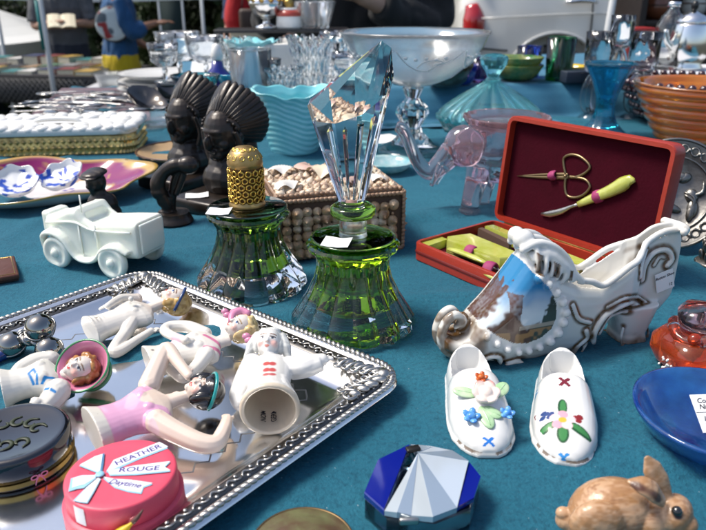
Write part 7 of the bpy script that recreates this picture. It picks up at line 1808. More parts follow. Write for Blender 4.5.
# ---------- people ----------
def person(x, y, face, label, joints, shirt, legs_, hair, skin=(.48, .27, .18), hgt=172, sleeve=.45, bottom_to='ankle', long_hair=False, width=1.0):
    """joints: lean (cm the shoulders move forward), arms = two lists [elbow, wrist, hand direction] in (side, forward, up) of the body"""
    g0 = gz(x, y); k = hgt/172; fw = Vector((math.sin(face), math.cos(face), 0)); sd = Vector((fw.y, -fw.x, 0)); o = Vector((x, y, g0))
    W = lambda s, f, u: o+sd*(s*k)+fw*(f*k)+UP*(u*k)
    root = thing('person', o, label, 'person'); ln = joints.get('lean', 0); bw = width
    sh = [W(s*19*bw, ln, 142-abs(ln)*.25) for s in (-1, 1)]; nk = W(0, ln*1.05, 148-abs(ln)*.25); hc = W(0, ln*1.25+3, 162-abs(ln)*.4)
    M = frame(fw, UP)
    hg, hd = head_geo(hc, (fw+Vector((0, 0, joints.get('nod', -.25)))).normalized(), UP, 11.5*k)
    gs = hg+[tube([nk-UP*5, hc-UP*7*k], [6*k, 5.4*k], 12)]
    def tors(e):
        r_ = []
        for t, w_, d_ in ((88, 17.5, 12.5), (98, 17, 12), (108, 16, 11), (120, 17.5, 12), (132, 19.5, 12), (140, 19, 10), (145, 12, 7.5), (148, 6.5, 6)):
            q = (t-88)/60; c = W(0, ln*q*q, t-abs(ln)*.25*q)
            r_.append([tuple(c+sd*(math.cos(a)*(w_*bw+e)*k)+fw*(math.sin(a)*(d_*bw+e)*k)) for a in [2*PI*i/20 for i in range(20)]])
        return loft(r_)
    gs.append(tors(-1.5))
    hips = [W(s*9.5, 0, 90) for s in (-1, 1)]; st = joints.get('step', 6)
    legp = []
    for s, h in zip((-1, 1), hips):
        kn = W(s*10.5, st*s*.7+2, 48); an = W(s*10.5, st*s, 8); legp.append((h, kn, an))
        gs.append(tube([h, kn+UP*4*k, kn, (kn+an)/2+UP*6*k-fw*1.5, an], [8.5*k, 6.2*k, 5.4*k, 5.2*k, 3.8*k], 12, 4))
        gs.append(ell(an+fw*6*k-UP*4*k, (4.4*k, 12*k, 3.4*k), M))
    armp = []
    for s, (el, wr, hdn) in zip((-1, 1), joints['arms']):
        S_ = sh[0 if s < 0 else 1]; E_ = W(*el); R_ = W(*wr); armp.append((S_, E_, R_))
        gs.append(capsule([S_, (S_+E_)/2, E_, (E_+R_)/2, R_], [5.6*k, 4.9*k, 4.1*k, 3.9*k, 2.7*k], 12, 4))
        dr = (sd*hdn[0]+fw*hdn[1]+UP*hdn[2]).normalized(); nr = Vector((0, 0, 1)) if abs(dr.z) < .8 else fw
        gs.append(hand(R_, dr, nr, 17*k, 1.0*k))
    b = organic('body', join(*gs), .85, mat('skin_tone', rough=.5, attr=True, sss=.05, var=.1, vscale=8), root, 3)
    p = wco(b); c = np.tile(np.array(skin), (len(p), 1)); c = face_paint(c, p, hd, lips=(.35, .10, .08)); paint(b, c)
    # clothes follow the body a centimetre or so outside it
    cg = [tors(1.6)]
    for S_, E_, R_ in armp:
        en = S_.lerp(E_, min(sleeve*2, 1)) if sleeve <= .5 else E_.lerp(R_, (sleeve-.5)*2*.92)
        pts = [S_, S_.lerp(E_, .5*min(1, sleeve*2))] + ([E_] if sleeve > .5 else [])+[en]
        cg.append(tube(pts, lerp_list([7.6*k, 7.0*k, 5.6*k if sleeve > .5 else 7.0*k], len(pts)), 14, 4))
    def folds(ob, amp):
        p_ = wco(ob); n_ = wno(ob); q_ = p_*np.array((1, 1, .55)); d_ = (vnoise(q_, .11)-.5)*1.5+(np.abs(vnoise(q_+40, .19)-.5)-.2)*1.6
        v_ = (p_-np.array(tuple(off_of(ob)))+n_*(d_*amp)[:, None])*S; ob.data.vertices.foreach_set('co', v_.ravel()); ob.data.update()
    folds(organic('shirt', join(*cg), 1.1, shirt, root, 4), 2.0)
    tg = []; hem = {'ankle': 1.0, 'knee': .52}[bottom_to]
    r_ = []
    for t, w_, d_ in ((80, 18, 13.5), (88, 18.5, 14), (97, 17.8, 13)): r_.append([tuple(W(0, 0, t)+sd*(math.cos(a)*(w_*bw+.6)*k)+fw*(math.sin(a)*(d_*bw+.6)*k)) for a in [2*PI*i/20 for i in range(20)]])
    tg.append(loft(r_))
    for h, kn, an in legp:
        if bottom_to == 'ankle': tg.append(tube([h, kn, an+UP*1], [11*k, 8.2*k, 7*k], 14, 5))
        else: tg.append(tube([h, h.lerp(kn, .95)], [11*k, 9.5*k], 14, 5))
    folds(organic('trousers', join(*tg), 1.2, legs_, root, 3), 1.7)
    for h, kn, an in legp: part('shoe', xf(join(ell((0, 6, 3.2), (5, 13.5, 4.0)), ell((0, -2, 5), (4.8, 6, 6.0)), boxg((0, 5, .9), (9, 25, 1.8), 0, .6)), M, (an.x, an.y, gz(an.x, an.y)), k), mat('dark_shoe', (.03, .025, .02), .5), root)
    ex = []
    if long_hair: ex = [ell(hc-fw*7*k-UP*10*k, (9*k, 5*k, 14*k), M)]
    c0, hx, hf, hu, hr = hd; w = lambda a, b_, cc: c0+hx*(a*hr)+hf*(b_*hr)+hu*(cc*hr)
    g = [ell(w(0, -.22, .18), (hr*.93, hr*.88, hr*.95), Matrix((hx, hf, hu)).transposed(), 18), ell(w(0, .3, .8), (hr*.6, hr*.4, hr*.28), Matrix((hx, hf, hu)).transposed())]+ex
    organic('hair', join(*g), .9, hair, root, 2)
    return root, W
def cloth_mat(n, c, v=.25): return mat(n, c, .85, var=v, vscale=12, bump=.35, bscale=25, bdist=.006, sheen=.1)
HB = mat('brown_hair', (.05, .025, .012), .6, bump=.4, bscale=90); HD = mat('dark_hair', (.012, .009, .008), .55, bump=.4, bscale=90)
mx, my = -306, 770
r_, W = person(mx, my, PI-.35, 'man in a grey t-shirt reading an open book behind the far book table',
    {'lean': 9, 'nod': -.6, 'arms': [((-27, 14, 116), (-8, 34, 116), (.6, .5, .1)), ((27, 14, 114), (10, 34, 117), (-.5, .6, .2))]}, cloth_mat('grey_jersey', (.10, .105, .115)), cloth_mat('dark_denim', (.02, .025, .04)), HB, width=1.15, hgt=178)
bk = W(1, 42, 119)
o = thing('open_book', bk, 'open cream paged book held in the reading man hands', 'book'); Mb = RZ(.35) @ RX(.6)
for s in (-1, 1):
    vs = [(s*x, y, z) for x, z in ((0, 0), (3, 1.3), (8, 1.5), (13, .6)) for y in (-10, 10)]; vs += [(a, b, c-.9) for a, b, c in vs]
    fs = [(0, 1, 3, 2), (2, 3, 5, 4), (4, 5, 7, 6), (8, 10, 11, 9), (10, 12, 13, 11), (12, 14, 15, 13), (6, 7, 15, 14), (0, 8, 9, 1), (0, 2, 10, 8), (2, 4, 12, 10), (4, 6, 14, 12), (1, 9, 11, 3), (3, 11, 13, 5), (5, 13, 15, 7)]
    part('pages', xf((np.array(vs, float), fs), Mb, bk), mat('cream_paper', (.74, .66, .48), .8, var=.1, vscale=30), o, smooth=False)
part('cover', xf(boxg((0, 0, -1.0), (27, 21, .5), 0, .1), Mb, bk), mat('tan_cover', (.28, .16, .07), .6), o, smooth=False)
wx, wy = -213, 655
r_, W = person(wx, wy, 1.25, 'woman in a blue jacket and yellow shorts walking right past the book table',
    {'lean': 3, 'step': 12, 'arms': [((-26, 4, 112), (-20, 24, 100), (.1, .9, -.2)), ((25, 10, 116), (16, 32, 122), (-.1, .9, .1))]}, cloth_mat('blue_jacket', (.008, .075, .20)), cloth_mat('yellow_cotton', (.58, .42, .005)), HD, skin=(.30, .15, .09), bottom_to='knee', sleeve=.78, long_hair=True, hgt=176, width=1.12)
def bag():
    c = W(22, -3, 122); root = thing('shoulder_bag', c, 'round pale shoulder bag with a dark floral print hanging on the blue jacketed woman', 'bag')
    fw = Vector((.25, -.97, 0)); Mb = frame(UP, fw); 
    g = lathe([(.1, -4), (10, -4), (14, -3), (15.5, 0), (14, 3), (10, 4), (.1, 4.4)], 40)
    o = organic('bag', xf(g, Mb, c), .7, mat('printed_canvas', rough=.7, attr=True), root, 2)
    p = wco(o)-np.array(tuple(c)); col = np.tile(np.array((.55, .62, .62)), (len(p), 1)); n = vnoise(p, .16); col = mixc(col, (.10, .13, .15), sst(.56, .64, n)); col = mixc(col, (.30, .03, .03), sst(.63, .68, vnoise(p+30, .2))); col = mixc(col, (.03, .035, .04), sst(13, 14.4, np.hypot(p[:, 0], p[:, 2]))); paint(o, col)
    part('strap', tube([c+Vector((-11, 0, 9)), c+Vector((-7, 3, 24)), W(16, 2, 147), W(4, 4, 147)], 1.1, 8, 4, flat=.4), mat('dark_strap', (.03, .03, .035), .6), root)
bag()
vx, vy = 5, 262
person(vx, vy, PI, 'person in a black shirt standing behind the glassware with both arms bent',
    {'lean': 4, 'arms': [((-21, 9, 112), (2, 30, 121), (.9, .2, .2)), ((31, 8, 113), (32, 28, 123), (.1, .6, .5))]}, cloth_mat('black_shirt', (.010, .010, .011)), cloth_mat('black_trousers', (.01, .01, .011)), HD, width=1.25, sleeve=.92, hgt=180, skin=(.52, .30, .22))
nx, ny = -58, 470
r_, W = person(nx, ny, PI+.6, 'person in a navy top with a red sleeve and brown satchel beyond the goblets',
    {'lean': 2, 'arms': [((-26, 2, 112), (-22, 12, 92), (.1, .3, -.9)), ((26, 2, 112), (22, 14, 92), (-.1, .3, -.9))]}, cloth_mat('navy_top', (.012, .035, .11)), cloth_mat('navy_trousers', (.012, .014, .03)), HB, width=1.05, sleeve=.5)
def extras():
    c = Q(236, 20, 448); root = thing('red_jacket', c, 'bright red jacket slung over the arm of the navy dressed person', 'jacket')
    gs = [capsule([c+Vector((1, 0, 13)), c+Vector((-1, 0, 0)), c+Vector((2, 0, -16))], [5.5, 6.5, 4.5], 12), capsule([c+Vector((6, 2, 12)), c+Vector((3, 2, -6))], [5, 4.5], 12)]
    organic('cloth', join(*gs), .8, cloth_mat('red_cotton', (.50, .012, .015)), root, 3)
    c = Q(252, 26, 440); root = thing('satchel', c, 'dark brown satchel with a cream flap hanging before the navy dressed person', 'bag')
    part('bag', boxg(tuple(c), (15, 7, 20), .2, 2.0), mat('brown_satchel', (.045, .022, .012), .55, var=.3, vscale=12), root); part('flap', boxg((c.x-2, c.y-4.4, c.z-8), (22, 1.6, 13), .2, .7), mat('cream_canvas', (.55, .47, .32), .85, var=.15, vscale=14), root)
    part('strap', tube([c+Vector((-6, 0, 9)), c+Vector((-3, 6, 24)), c+Vector((6, 18, 30))], .9, 8, 4, flat=.4), mat('brown_satchel'), root)
extras()

# ---------- white car ----------
def car():
    x0, y0 = 84, 566; Ln, Wd = 452, 178; g0 = -84
    root = thing('parked_car', (x0+Ln/2, y0+Wd/2, g0), 'white family car parked broadside with red tail lamps, beyond the glassware', 'car')
    PAINT = mat('white_car_paint', (.70, .69, .64), .28, coat=.8, var=.04, vscale=2); GL = mat('tinted_window', (.012, .014, .016), .04, coat=1.0); BLK = mat('black_rubber', (.012, .012, .012), .6)
    secs = [(0, 44, 96, .82), (4, 36, 106, .93), (14, 31, 112, .98), (60, 29, 114, 1.0), (170, 29, 112, 1.0), (300, 29, 110, 1.0), (345, 29, 106, 1.0), (400, 30, 98, .98), (435, 33, 88, .92), (450, 40, 76, .8)]
    rings = []
    for x, z0, z1, w_ in secs:
        r_ = []
        for yy, zz in rrect(Wd*w_, z1-z0, 13, 5):
            t = (zz+(z1-z0)/2)/(z1-z0); bulge = 1-.06*max(0, t-.55)/.45
            r_.append((x0+x, y0+Wd/2+yy*bulge, g0+(z0+z1)/2+zz))
        rings.append(r_)
    me = to_mesh('car_raw', loft(rings)); ob = bpy.data.objects.new('car_raw', me); COL.objects.link(ob)
    wx = (76, 352)
    cg = join(*[xf(lathe([(.1, -14), (39, -14), (39, 14), (.1, 14)], 40), frame(Vector((1, 0, 0)), Vector((0, 1, 0))), (x0+w_, y0+s*Wd, g0+36)) for w_ in wx for s in (0, 1)])
    m2 = to_mesh('car_cut', cg); oc = bpy.data.objects.new('car_cut', m2); COL.objects.link(oc)
    md = ob.modifiers.new('b', 'BOOLEAN'); md.operation = 'DIFFERENCE'; md.object = oc; md.solver = 'EXACT'
    dg = bpy.context.evaluated_depsgraph_get(); dg.update(); new = bpy.data.meshes.new_from_object(ob.evaluated_get(dg))
    for q in (ob, oc): d_ = q.data; bpy.data.objects.remove(q); bpy.data.meshes.remove(d_)
    bm = bmesh.new(); bm.from_mesh(new); 
    for v in bm.verts: v.co -= Vector((x0+Ln/2, y0+Wd/2, g0))*S
    bm.to_mesh(new); bm.free(); new.polygons.foreach_set('use_smooth', [True]*len(new.polygons)); sharp(new, 40); link('body', new, PAINT, root)
    def cabin(ins, z0, z1, prof, nm, m):
        rg = []
        for (x, za, zb, w_) in prof:
            rg.append([(x0+x, y0+Wd/2+yy*(1-.16*max(0, (zz+(zb-za)/2)/(zb-za))), g0+(za+zb)/2+zz) for yy, zz in rrect(Wd*w_-ins, zb-za, 8, 4)])
        return part(nm, loft(rg), m, root, angle=40)
    cabin(4, 0, 0, [(6, 104, 112, .9), (22, 104, 150, .92), (40, 104, 163, .93), (150, 104, 167, .93), (240, 104, 163, .93), (300, 104, 128, .92), (330, 103, 108, .9)], 'cabin_glass', GL)
    part('roof', loft([[(x0+x, y0+Wd/2+yy*.80, g0+z+zz) for yy, zz in rrect(Wd*.93, 8, 3.5, 4)] for x, z in ((26, 158), (44, 166), (150, 170.5), (232, 166), (246, 161))]), PAINT, root)
    for s in (0, 1):
        yb = y0+(3 if s == 0 else Wd-3); sg = 1 if s == 0 else -1
        for (xa, za, xb, zb) in ((14, 110, 34, 160), (96, 112, 100, 164), (186, 112, 182, 165), (318, 108, 240, 162)):
            part('pillar', tube([Vector((x0+xa, yb+sg*3, g0+za)), Vector((x0+xb, yb+sg*16, g0+zb))], [6, 4.5], 8, flat=.5, up=(0, 1, 0)), PAINT, root)
        yo = y0-.2 if s == 0 else y0+Wd+.2
        for xs_ in (100, 190, 296): part('door_seam', tube([Vector((x0+xs_, yo+sg*.5, g0+112)), Vector((x0+xs_+2, yo+sg*.3, g0+80)), Vector((x0+xs_, yo+sg*.8, g0+40))], .7, 6, 3), BLK, root)
        for xs_ in (92, 196): part('door_handle', capsule([Vector((x0+xs_-11, yo-sg*1.5, g0+111-13)), Vector((x0+xs_, yo-sg*3, g0+112-13)), Vector((x0+xs_+11, yo-sg*1.5, g0+111-13))], [1.6, 2.0, 1.6], 10), mat('chrome_trim', (.75, .75, .75), .1, 1.0), root)
        part('tail_lamp', tube([Vector((x0+9, yo+sg*8, g0+96)), Vector((x0+11, yo+sg*7, g0+86)), Vector((x0+11, yo+sg*7, g0+72)), Vector((x0+8, yo+sg*8, g0+56))], [5, 8.6, 8.8, 5], 14, 4), mat('red_lamp', (.42, .008, .01), .1, coat=1.0), root)
        part('lamp_lens', tube([Vector((x0+11, yo+sg*4.6, g0+68)), Vector((x0+10, yo+sg*4.8, g0+61))], [7.0, 6.0], 12, 2), mat('white_lens', (.7, .55, .5), .1, coat=1.0), root)
        part('headlight', boxg((x0+434, yo+sg*20, g0+76), (16, 26, 13), 0, 4), mat('lamp_glass', (.6, .62, .64), .08, coat=1), root)
        part('body_crease', tube([Vector((x0+16, yo+sg*.2, g0+86)), Vector((x0+120, yo-sg*.6, g0+90)), Vector((x0+300, yo-sg*.6, g0+87)), Vector((x0+420, yo+sg*2, g0+80))], .55, 8, 5), PAINT, root)
        part('bumper_gap', tube([Vector((x0-2, yo+sg*6, g0+64)), Vector((x0+12, yo+sg*.6, g0+64)), Vector((x0+38, yo+sg*.1, g0+62))], .7, 6, 4), BLK, root)
        part('arch_lip', tube([Vector((x0+wx[0]+39.5*math.cos(q), yo-sg*.1, g0+36+39.5*math.sin(q))) for q in np.linspace(-.2, PI+.2, 26)], 1.3, 8), PAINT, root)
        part('side_moulding', tube([Vector((x0+112, yo-sg*.4, g0+58)), Vector((x0+300, yo-sg*.4, g0+58))], 2.2, 8), PAINT, root)
    part('rear_bumper', boxg((x0-2, y0+Wd/2, g0+52), (18, Wd*.93, 22), 0, 6, seg=3), PAINT, root); part('front_bumper', boxg((x0+446, y0+Wd/2, g0+48), (18, Wd*.85, 20), 0, 6, seg=3), PAINT, root)
    part('rear_window', boxg((x0+12, y0+Wd/2, g0+134), (3, Wd*.7, 34), M=RY(.42), bev=1), GL, root)
    for w_ in wx:
        for s in (0, 1):
            c = (x0+w_, y0+(11 if s == 0 else Wd-11), g0+33); M = frame(Vector((1, 0, 0)), Vector((0, 1 if s else -1, 0)))
            wh = part('wheel', xf(lathe([(18, -9), (31, -10), (33, -7), (33, 7), (31, 10), (22, 10.5), (20, 8)], 40), M, c), BLK, root); part('rim', xf(join(lathe([(.1, 5), (4, 8), (6, 6.5), (20, 8), (20.5, 9.5), (21.5, 9.5), (21.5, -5), (.1, -5)], 36), *[boxg((0, 0, 0), (4, 1, 2)) for _ in ()]), M, c), mat('wheel_alloy', (.45, .45, .46), .3, .9), wh)
car()

# ---------- book table far left, its books and boxes ----------
def booktable():
    Z = -46; a = Vector((-440, 640, 0)); b = Vector((-214, 600, 0)); d = (b-a).normalized(); n = Vector((-d.y, d.x, 0)); L_ = (b-a).length; Dp = 95
    root = thing('book_table', a+d*L_/2+n*Dp/2+Vector((0, 0, -130)), 'long far table with a dark woven skirt set out with books', 'table'); ang = math.atan2(d.y, d.x)
    c = a+d*L_/2+n*Dp/2
    part('tabletop', boxg((c.x, c.y, Z-1.5), (L_, Dp, 3), ang, .5), mat('dark_cloth_top', (.05, .045, .045), .9), root)
    part('skirt', boxg((a.x+d.x*L_/2-n.x*.6, a.y+d.y*L_/2-n.y*.6, Z-13), (L_, 1, 22), ang), mat('woven_skirt', (.05, .048, .047), .9, col2=(.015, .014, .014), vscale=25, bump=.6, bscale=60, bdist=.01), root)
    gs = []
    k = 0
    while k < L_:
        for s in (-1, 1):
            p0 = a+d*k-n*1.3+Vector((0, 0, Z-3)); p1 = a+d*(k+s*18)-n*1.3+Vector((0, 0, Z-23))
            if 0 <= k+s*18 <= L_: gs.append(tube([p0, p1], .35, 5))
        k += 5
    part('lattice', join(*gs), mat('grey_cord', (.10, .10, .10), .8), root)
    for s in (.04, .96):
        for t in (.1, .9):
            q = a+d*L_*s+n*Dp*t; part('leg', tube([Vector((q.x, q.y, gz(q.x, q.y))), Vector((q.x, q.y, Z-3))], 2, 8), STEEL, root)
    r = random.Random(21)
    pal = [('dark red', (.16, .02, .02)), ('faded green', (.06, .14, .08)), ('navy blue', (.02, .03, .09)), ('tan', (.30, .19, .10)), ('white', (.60, .58, .54)), ('black', (.02, .02, .02)), ('teal', (.02, .16, .16)), ('brown', (.10, .05, .03)), ('mustard', (.38, .24, .04)), ('grey', (.2, .2, .2))]
    sz = ['thin', 'thick', 'large', 'small', 'wide', 'worn', 'squat', 'tall']; used = set()
    cells = [(i, j) for j in range(3) for i in range(12)]
    for q, (i, j) in enumerate(cells):
        nm, col = pal[(q*7+j*3+i) % len(pal)]; ad = sz[(q*5+i) % 8]
        col_n = ('leftmost', 'far left', 'left', 'left middle', 'middle left', 'middle', 'centre', 'middle right', 'right middle', 'right', 'far right', 'rightmost')[i]
        row = ('front', 'middle', 'back')[j]
        lab = '%s covered book, %s one in the %s row on the far book table' % (nm, col_n, row)
        s = 10+i*(L_-20)/11.5; t = 14+j*32; w_, h_, th = r.uniform(13, 16), r.uniform(19, 25), r.uniform(1.8, 5)
        if j == 2: th += 5
        p0 = a+d*s+n*t+Vector((0, 0, Z+.05)); rz = ang+r.uniform(-.2, .2)
        bo = thing('book', p0, lab, 'book', 'books on the far table'); m = mat('book_'+nm.replace(' ', '_'), col, .6, var=.25, vscale=15)
        part('cover', xf(join(boxg((0, 0, .2), (w_, h_, .4)), boxg((0, 0, th-.2), (w_, h_, .4)), boxg((-w_/2+.2, 0, th/2), (.4, h_, th))), RZ(rz), p0), m, bo, smooth=False); part('pages', xf(boxg((.25, 0, th/2), (w_-1, h_-1, th-.9)), RZ(rz), p0), mat('cream_paper'), bo, smooth=False)
    # clear bin at the right end
    p0 = a+d*(L_-32)-n*6+Vector((0, 0, Z)); q = Q(125, 83, 560)
    root = thing('folding_table', (q.x, q.y+10, -125), 'small grey side table standing right of the book table', 'table'); part('tabletop', boxg((q.x, q.y+10, q.z-4), (62, 40, 2.4), .05, .6), mat('pale_plastic', (.45, .45, .46), .5), root)
    for sx in (-26, 26):
        for sy in (-4, 24): part('leg', tube([Vector((q.x+sx, q.y+sy, gz(q.x+sx, q.y+sy))), Vector((q.x+sx, q.y+sy, q.z-5))], 1.4, 8), STEEL, root)
    root = thing('plastic_bin', (q.x, q.y+8, q.z-2.7), 'shallow clear plastic bin on the small grey side table', 'storage bin'); o = rrect(46, 26, 4, 4); rg = [[(x*e, y*e, z) for x, y in o] for e, z in ((.9, 0), (1, 9), (1.05, 9.3), (1.04, 9.8), (.98, 9.8), (.97, 8.8), (.87, .8))]
    part('bin', xf(loft(rg), RZ(.05), (q.x, q.y+8, q.z-2.7)), glass('milky_plastic', (.85, .88, .9), .35), root)
booktable()

# ---------- tents ----------
CANVAS = mat('white_canvas', (.72, .73, .72), .8, var=.06, vscale=3, bump=.15, bscale=6, bdist=.02)
def tent(cx, cy, half, eave, peak, label, val=22, wall=None, rz=0.0):
    g0 = gz(cx, cy); root = thing('canopy_tent', (cx, cy, g0), label, 'tent'); M = RZ(rz)
    W = lambda x, y, z: Vector((cx, cy, 0))+M @ Vector((x, y, z))
    n = 10; vs = []; fs = []
    cs = [(-half, -half), (half, -half), (half, half), (-half, half)]
    rows = []
    for i in range(7):
        t = i/6; row = []
        for k in range(4):
            (ax, ay), (bx, by) = cs[k], cs[(k+1) % 4]
            for j in range(n):
                u = j/n; x, y = ax+(bx-ax)*u, ay+(by-ay)*u; sag = -6*math.sin(PI*u)*(1-t); row.append(tuple(W(x*(1-t*.985), y*(1-t*.985), eave+(peak-eave)*(t**1.25)+sag*.5)))
        rows.append(row)
    low = [(x, y, z-val) for x, y, z in rows[0]]
    part('roof', loft([low]+rows, caps=False), CANVAS, root, smooth=False, fix=False)
    for x, y in cs: p0 = W(x*.99, y*.99, 0); part('leg', tube([Vector((p0.x, p0.y, gz(p0.x, p0.y))), Vector((p0.x, p0.y, eave-4))], 2.2, 8), mat('white_pole', (.62, .63, .62), .4), root)
    if wall: part('side_wall', tube([W(wall[0], half*.98, eave-6), W(wall[1], half*.98, eave-6)], 1, 6) if False else boxg(tuple(W((wall[0]+wall[1])/2, half*.97, (eave+g0)/2)), (abs(wall[1]-wall[0]), 1.5, eave-g0-8), rz), mat('dark_green_wall', (.012, .03, .028), .8, var=.3, vscale=3), root)
    return root
tent(-660, 1190, 155, -52, 20, 'white peaked market tent far away at the left edge', 20, (-150, 150))
tent(-298, 980, 122, 36, 105, 'pale canopy tent on white poles behind the reading man', 24)
def banner():
    a, b = Q(164, 60, 860), Q(187, 60, 860); root = thing('tent_panel', (a.x, 860, gz(a.x, 860)), 'narrow dark green fabric panel hung between white poles beyond the woman', 'tent panel'); c = (a+b)/2
    part('panel', boxg((c.x, 860, -20), (b.x-a.x-2, 1.2, 120), 0), mat('dark_green_wall'), root)
    for p in (a, b): part('pole', tube([Vector((p.x, 860, gz(p.x, 860))), Vector((p.x, 860, 46))], 1.5, 8), mat('white_pole'), root)
    a, b = Q(48, 52, 600), Q(40, 0, 600); root = thing('canopy_pole', (a.x, 600, gz(a.x, 600)), 'slanted white and teal pole in front of the reading man', 'pole'); dr = (b-a).normalized(); t0 = (gz(a.x, 600)-a.z)/dr.z
    part('pole', tube([a+dr*t0, b+dr*60], 2.2, 10), mat('white_pole'), root); part('teal_sleeve', tube([a+dr*2+Vector((-2.6, -1.6, 0)), b+Vector((-2.6, -1.6, 0))], 1.5, 8), mat('teal_paint', (.02, .20, .19), .5), root)
    a, b = Q(605, 46, 246), Q(613, 0, 246); root = thing('canopy_pole', (a.x, 246, -105), 'slim white pole leaning beside the dark bookcase', 'pole'); dr = (b-a).normalized(); t0 = (gz(a.x, 246)-a.z)/dr.z
    part('pole', tube([a+dr*t0, b+dr*70], 1.2, 10), mat('white_pole'), root); part('foot', lathe([(.1, 0), (6, 0), (6, .8), (1.5, 1.6), (.1, 1.6)], 24, c=tuple(a+dr*t0)), mat('white_pole'), root)
banner()

# ---------- dark bookcase at the right ----------
def bookcase():
    x0, y0, w_, dp, h = 103, 262, 130, 34, 185; root = thing('bookcase', (x0+w_/2, y0+dp/2, -105), 'tall dark brown open bookcase behind the coffee pot', 'bookcase'); D = mat('dark_brown_wood', (.016, .008, .005), .5, var=.4, vscale=12, bump=.2, bscale=40)
    for x in (x0+1.2, x0+w_-1.2): part('side', boxg((x, y0+dp/2, -105+h/2), (2.4, dp, h), 0, .2), D, root)
    part('back', boxg((x0+w_/2, y0+dp-.6, -105+h/2), (w_-4.9, 1, h-2)), D, root)
    for z in (-100, -62, -24, 12, 48, 78): part('shelf', boxg((x0+w_/2, y0+dp/2-.8, z), (w_-4.9, dp-2.4, 2.2), 0, .15), D, root)
    for z, items in ((13.2, ((114, 6, 9, (.22, .07, .03), 'squat terracotta pot on the bookcase shelf', 'pot'), (128, 4.5, 10, (.55, .55, .5), 'white china jar on the bookcase shelf', 'jar'), (142, 7, 8, (.10, .03, .02), 'dark red round bowl on the bookcase shelf', 'bowl'))),
                     (-22.8, ((116, 5, 12, (.05, .10, .05), 'dark green jug on the lower bookcase shelf', 'jug'), (137, 6, 10, (.12, .06, .03), 'brown stoneware crock on the lower bookcase shelf', 'crock')))):
        for x, r, hh, col, lab, ct in items:
            c = (x, y0+13, z); o = thing(ct+'_ware' if ct == 'jug' else 'shelf_'+ct, c, lab, ct); o.name = ct
            part('vessel', lathe([(.1, 0), (r*.6, 0), (r*.95, hh*.3), (r, hh*.55), (r*.7, hh*.85), (r*.75, hh), (r*.66, hh), (r*.6, hh*.85), (r*.85, hh*.5), (.1, hh*.15)], 32, c=c), mat('ware_'+lab.split()[0], col, .3, coat=.3, var=.2, vscale=15), o); part('band', ring(Vector(c)+Vector((0, 0, hh*.55)), r, .25, 32, 6), mat('brown_rim'), o)
bookcase()

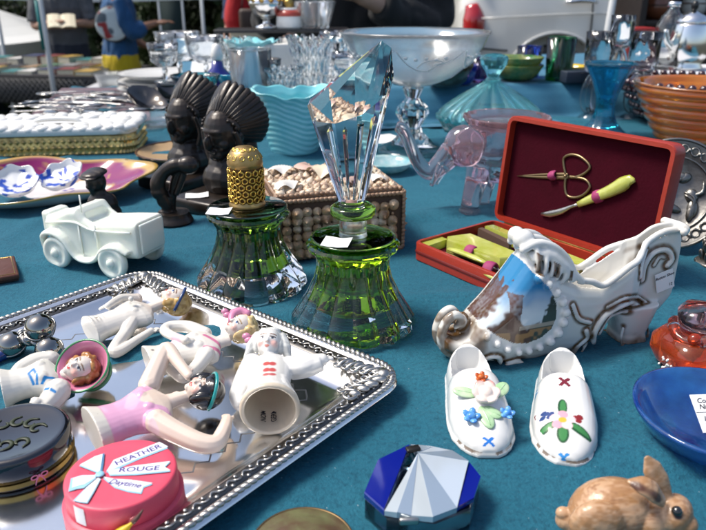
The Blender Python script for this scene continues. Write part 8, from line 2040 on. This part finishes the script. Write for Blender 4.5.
# ---------- trees and bushes ----------
def tree(x, y, h, r, label, seed, low=.12, n=5200, tint=0, name='leafy_tree'):
    g0 = gz(x, y); rr = np.random.default_rng(seed); ra = random.Random(seed); root = thing(name, (x, y, g0), label, 'tree', 'trees behind the market')
    bark = mat('bark', (.06, .04, .028), .9, var=.4, vscale=4, bump=.8, bscale=8, bdist=.03); tips = []
    top = h*.8; gs = [tube([Vector((x, y, g0-5)), Vector((x+ra.uniform(-8, 8), y, g0+h*.3)), Vector((x+ra.uniform(-15, 15), y, g0+top))], [h*.028, h*.02, h*.006], 10, 4)]
    cl = []
    for k in range(26):
        t = low+(1-low)*(k+.5)/26; a = k*2.4+ra.uniform(-.4, .4); rad = r*(math.sin(PI*min(1, .18+t*.85))**.7)*ra.uniform(.55, 1.0); zc = g0+h*t
        c = Vector((x+math.cos(a)*rad, y+math.sin(a)*rad, zc)); b = Vector((x, y, g0+h*max(.08, t-.18)))
        gs.append(tube([b, b.lerp(c, .5)+Vector((0, 0, h*.02)), c], [h*.008, h*.005, h*.0015], 6, 3)); cl.append((c, r*ra.uniform(.28, .48)))
    part('trunk', join(*gs), bark, root)
    m = n//len(cl); vs = []; 
    for c, R in cl:
        d = rr.normal(size=(m, 3)); d /= np.linalg.norm(d, axis=1)[:, None]; p = np.array(tuple(c))+d*R*(rr.random((m, 1))**.45)*np.array((1, 1, .75)); s = rr.uniform(7, 15, (m, 1))*(h/700)**.5
        u = rr.normal(size=(m, 3)); u /= np.linalg.norm(u, axis=1)[:, None]; v = np.cross(u, d); v /= np.linalg.norm(v, axis=1)[:, None]+1e-9
        q = np.stack([p-u*s, p+v*s*.5, p+u*s, p-v*s*.5], 1).reshape(-1, 3); vs.append(q)
    vs = np.concatenate(vs); fs = [(i, i+1, i+2, i+3) for i in range(0, len(vs), 4)]
    cols = [((.022, .045, .012), (.055, .085, .022)), ((.018, .036, .014), (.04, .065, .025)), ((.03, .05, .012), (.075, .10, .025))][tint]
    part('crown', (vs, fs), mat('leaves_%s' % 'abc'[tint], cols[0], .6, col2=cols[1], vscale=3), root, smooth=False, fix=False)
for i, (x, y, h, r, tint, lab) in enumerate((
    (-900, 1500, 520, 260, 1, 'dark leafy tree behind the far white tent'), (-600, 1650, 520, 270, 0, 'tall dark green tree left behind the pale canopy'), (-360, 1380, 560, 260, 1, 'dense dark tree right behind the reading man'),
    (-95, 1180, 860, 260, 0, 'broad dark tree beyond the goblets and navy person'), (170, 1160, 1000, 300, 1, 'big dark tree behind the black shirted person'), (420, 1350, 900, 300, 2, 'olive green tree behind the white car roof'),
    (720, 1300, 900, 300, 0, 'dark tree rising behind the front of the car'), (-760, 1450, 400, 220, 2, 'low bushy olive tree between tent and canopy'), (-215, 1300, 420, 200, 0, 'shorter bushy tree between the pale canopy and big tree'), (1000, 1150, 850, 300, 1, 'dark tree at the far right beyond the bookcase'))):
    tree(x, y, h, r, lab, 100+i, low=.06, n=5200, tint=tint)
tree(70, 960, 1120, 270, 'largest overhanging tree with a high crown behind the black shirted person', 131, low=.42, n=7800, tint=0)
tree(-150, 1010, 900, 210, 'slender overhanging tree with a high crown behind the navy dressed person', 132, low=.40, n=6000, tint=1)
for i, (x, y, h, r, lab) in enumerate(((-560, 1330, 190, 110, 'dark bush between the white tent and the pale canopy'), (-440, 1230, 200, 110, 'dark bush seen behind the reading man shoulder'), (-300, 1200, 230, 110, 'dark bush in the shade behind the pale canopy'), (-180, 1080, 230, 100, 'dark bush beyond the narrow green panel'), (-75, 1000, 230, 100, 'dark bush beyond the navy dressed person'), (-820, 1380, 200, 130, 'dark bush at the far left behind the white tent'))):
    tree(x, y, h, r, lab, 150+i, low=.04, n=3600, tint=i % 2, name='bush')
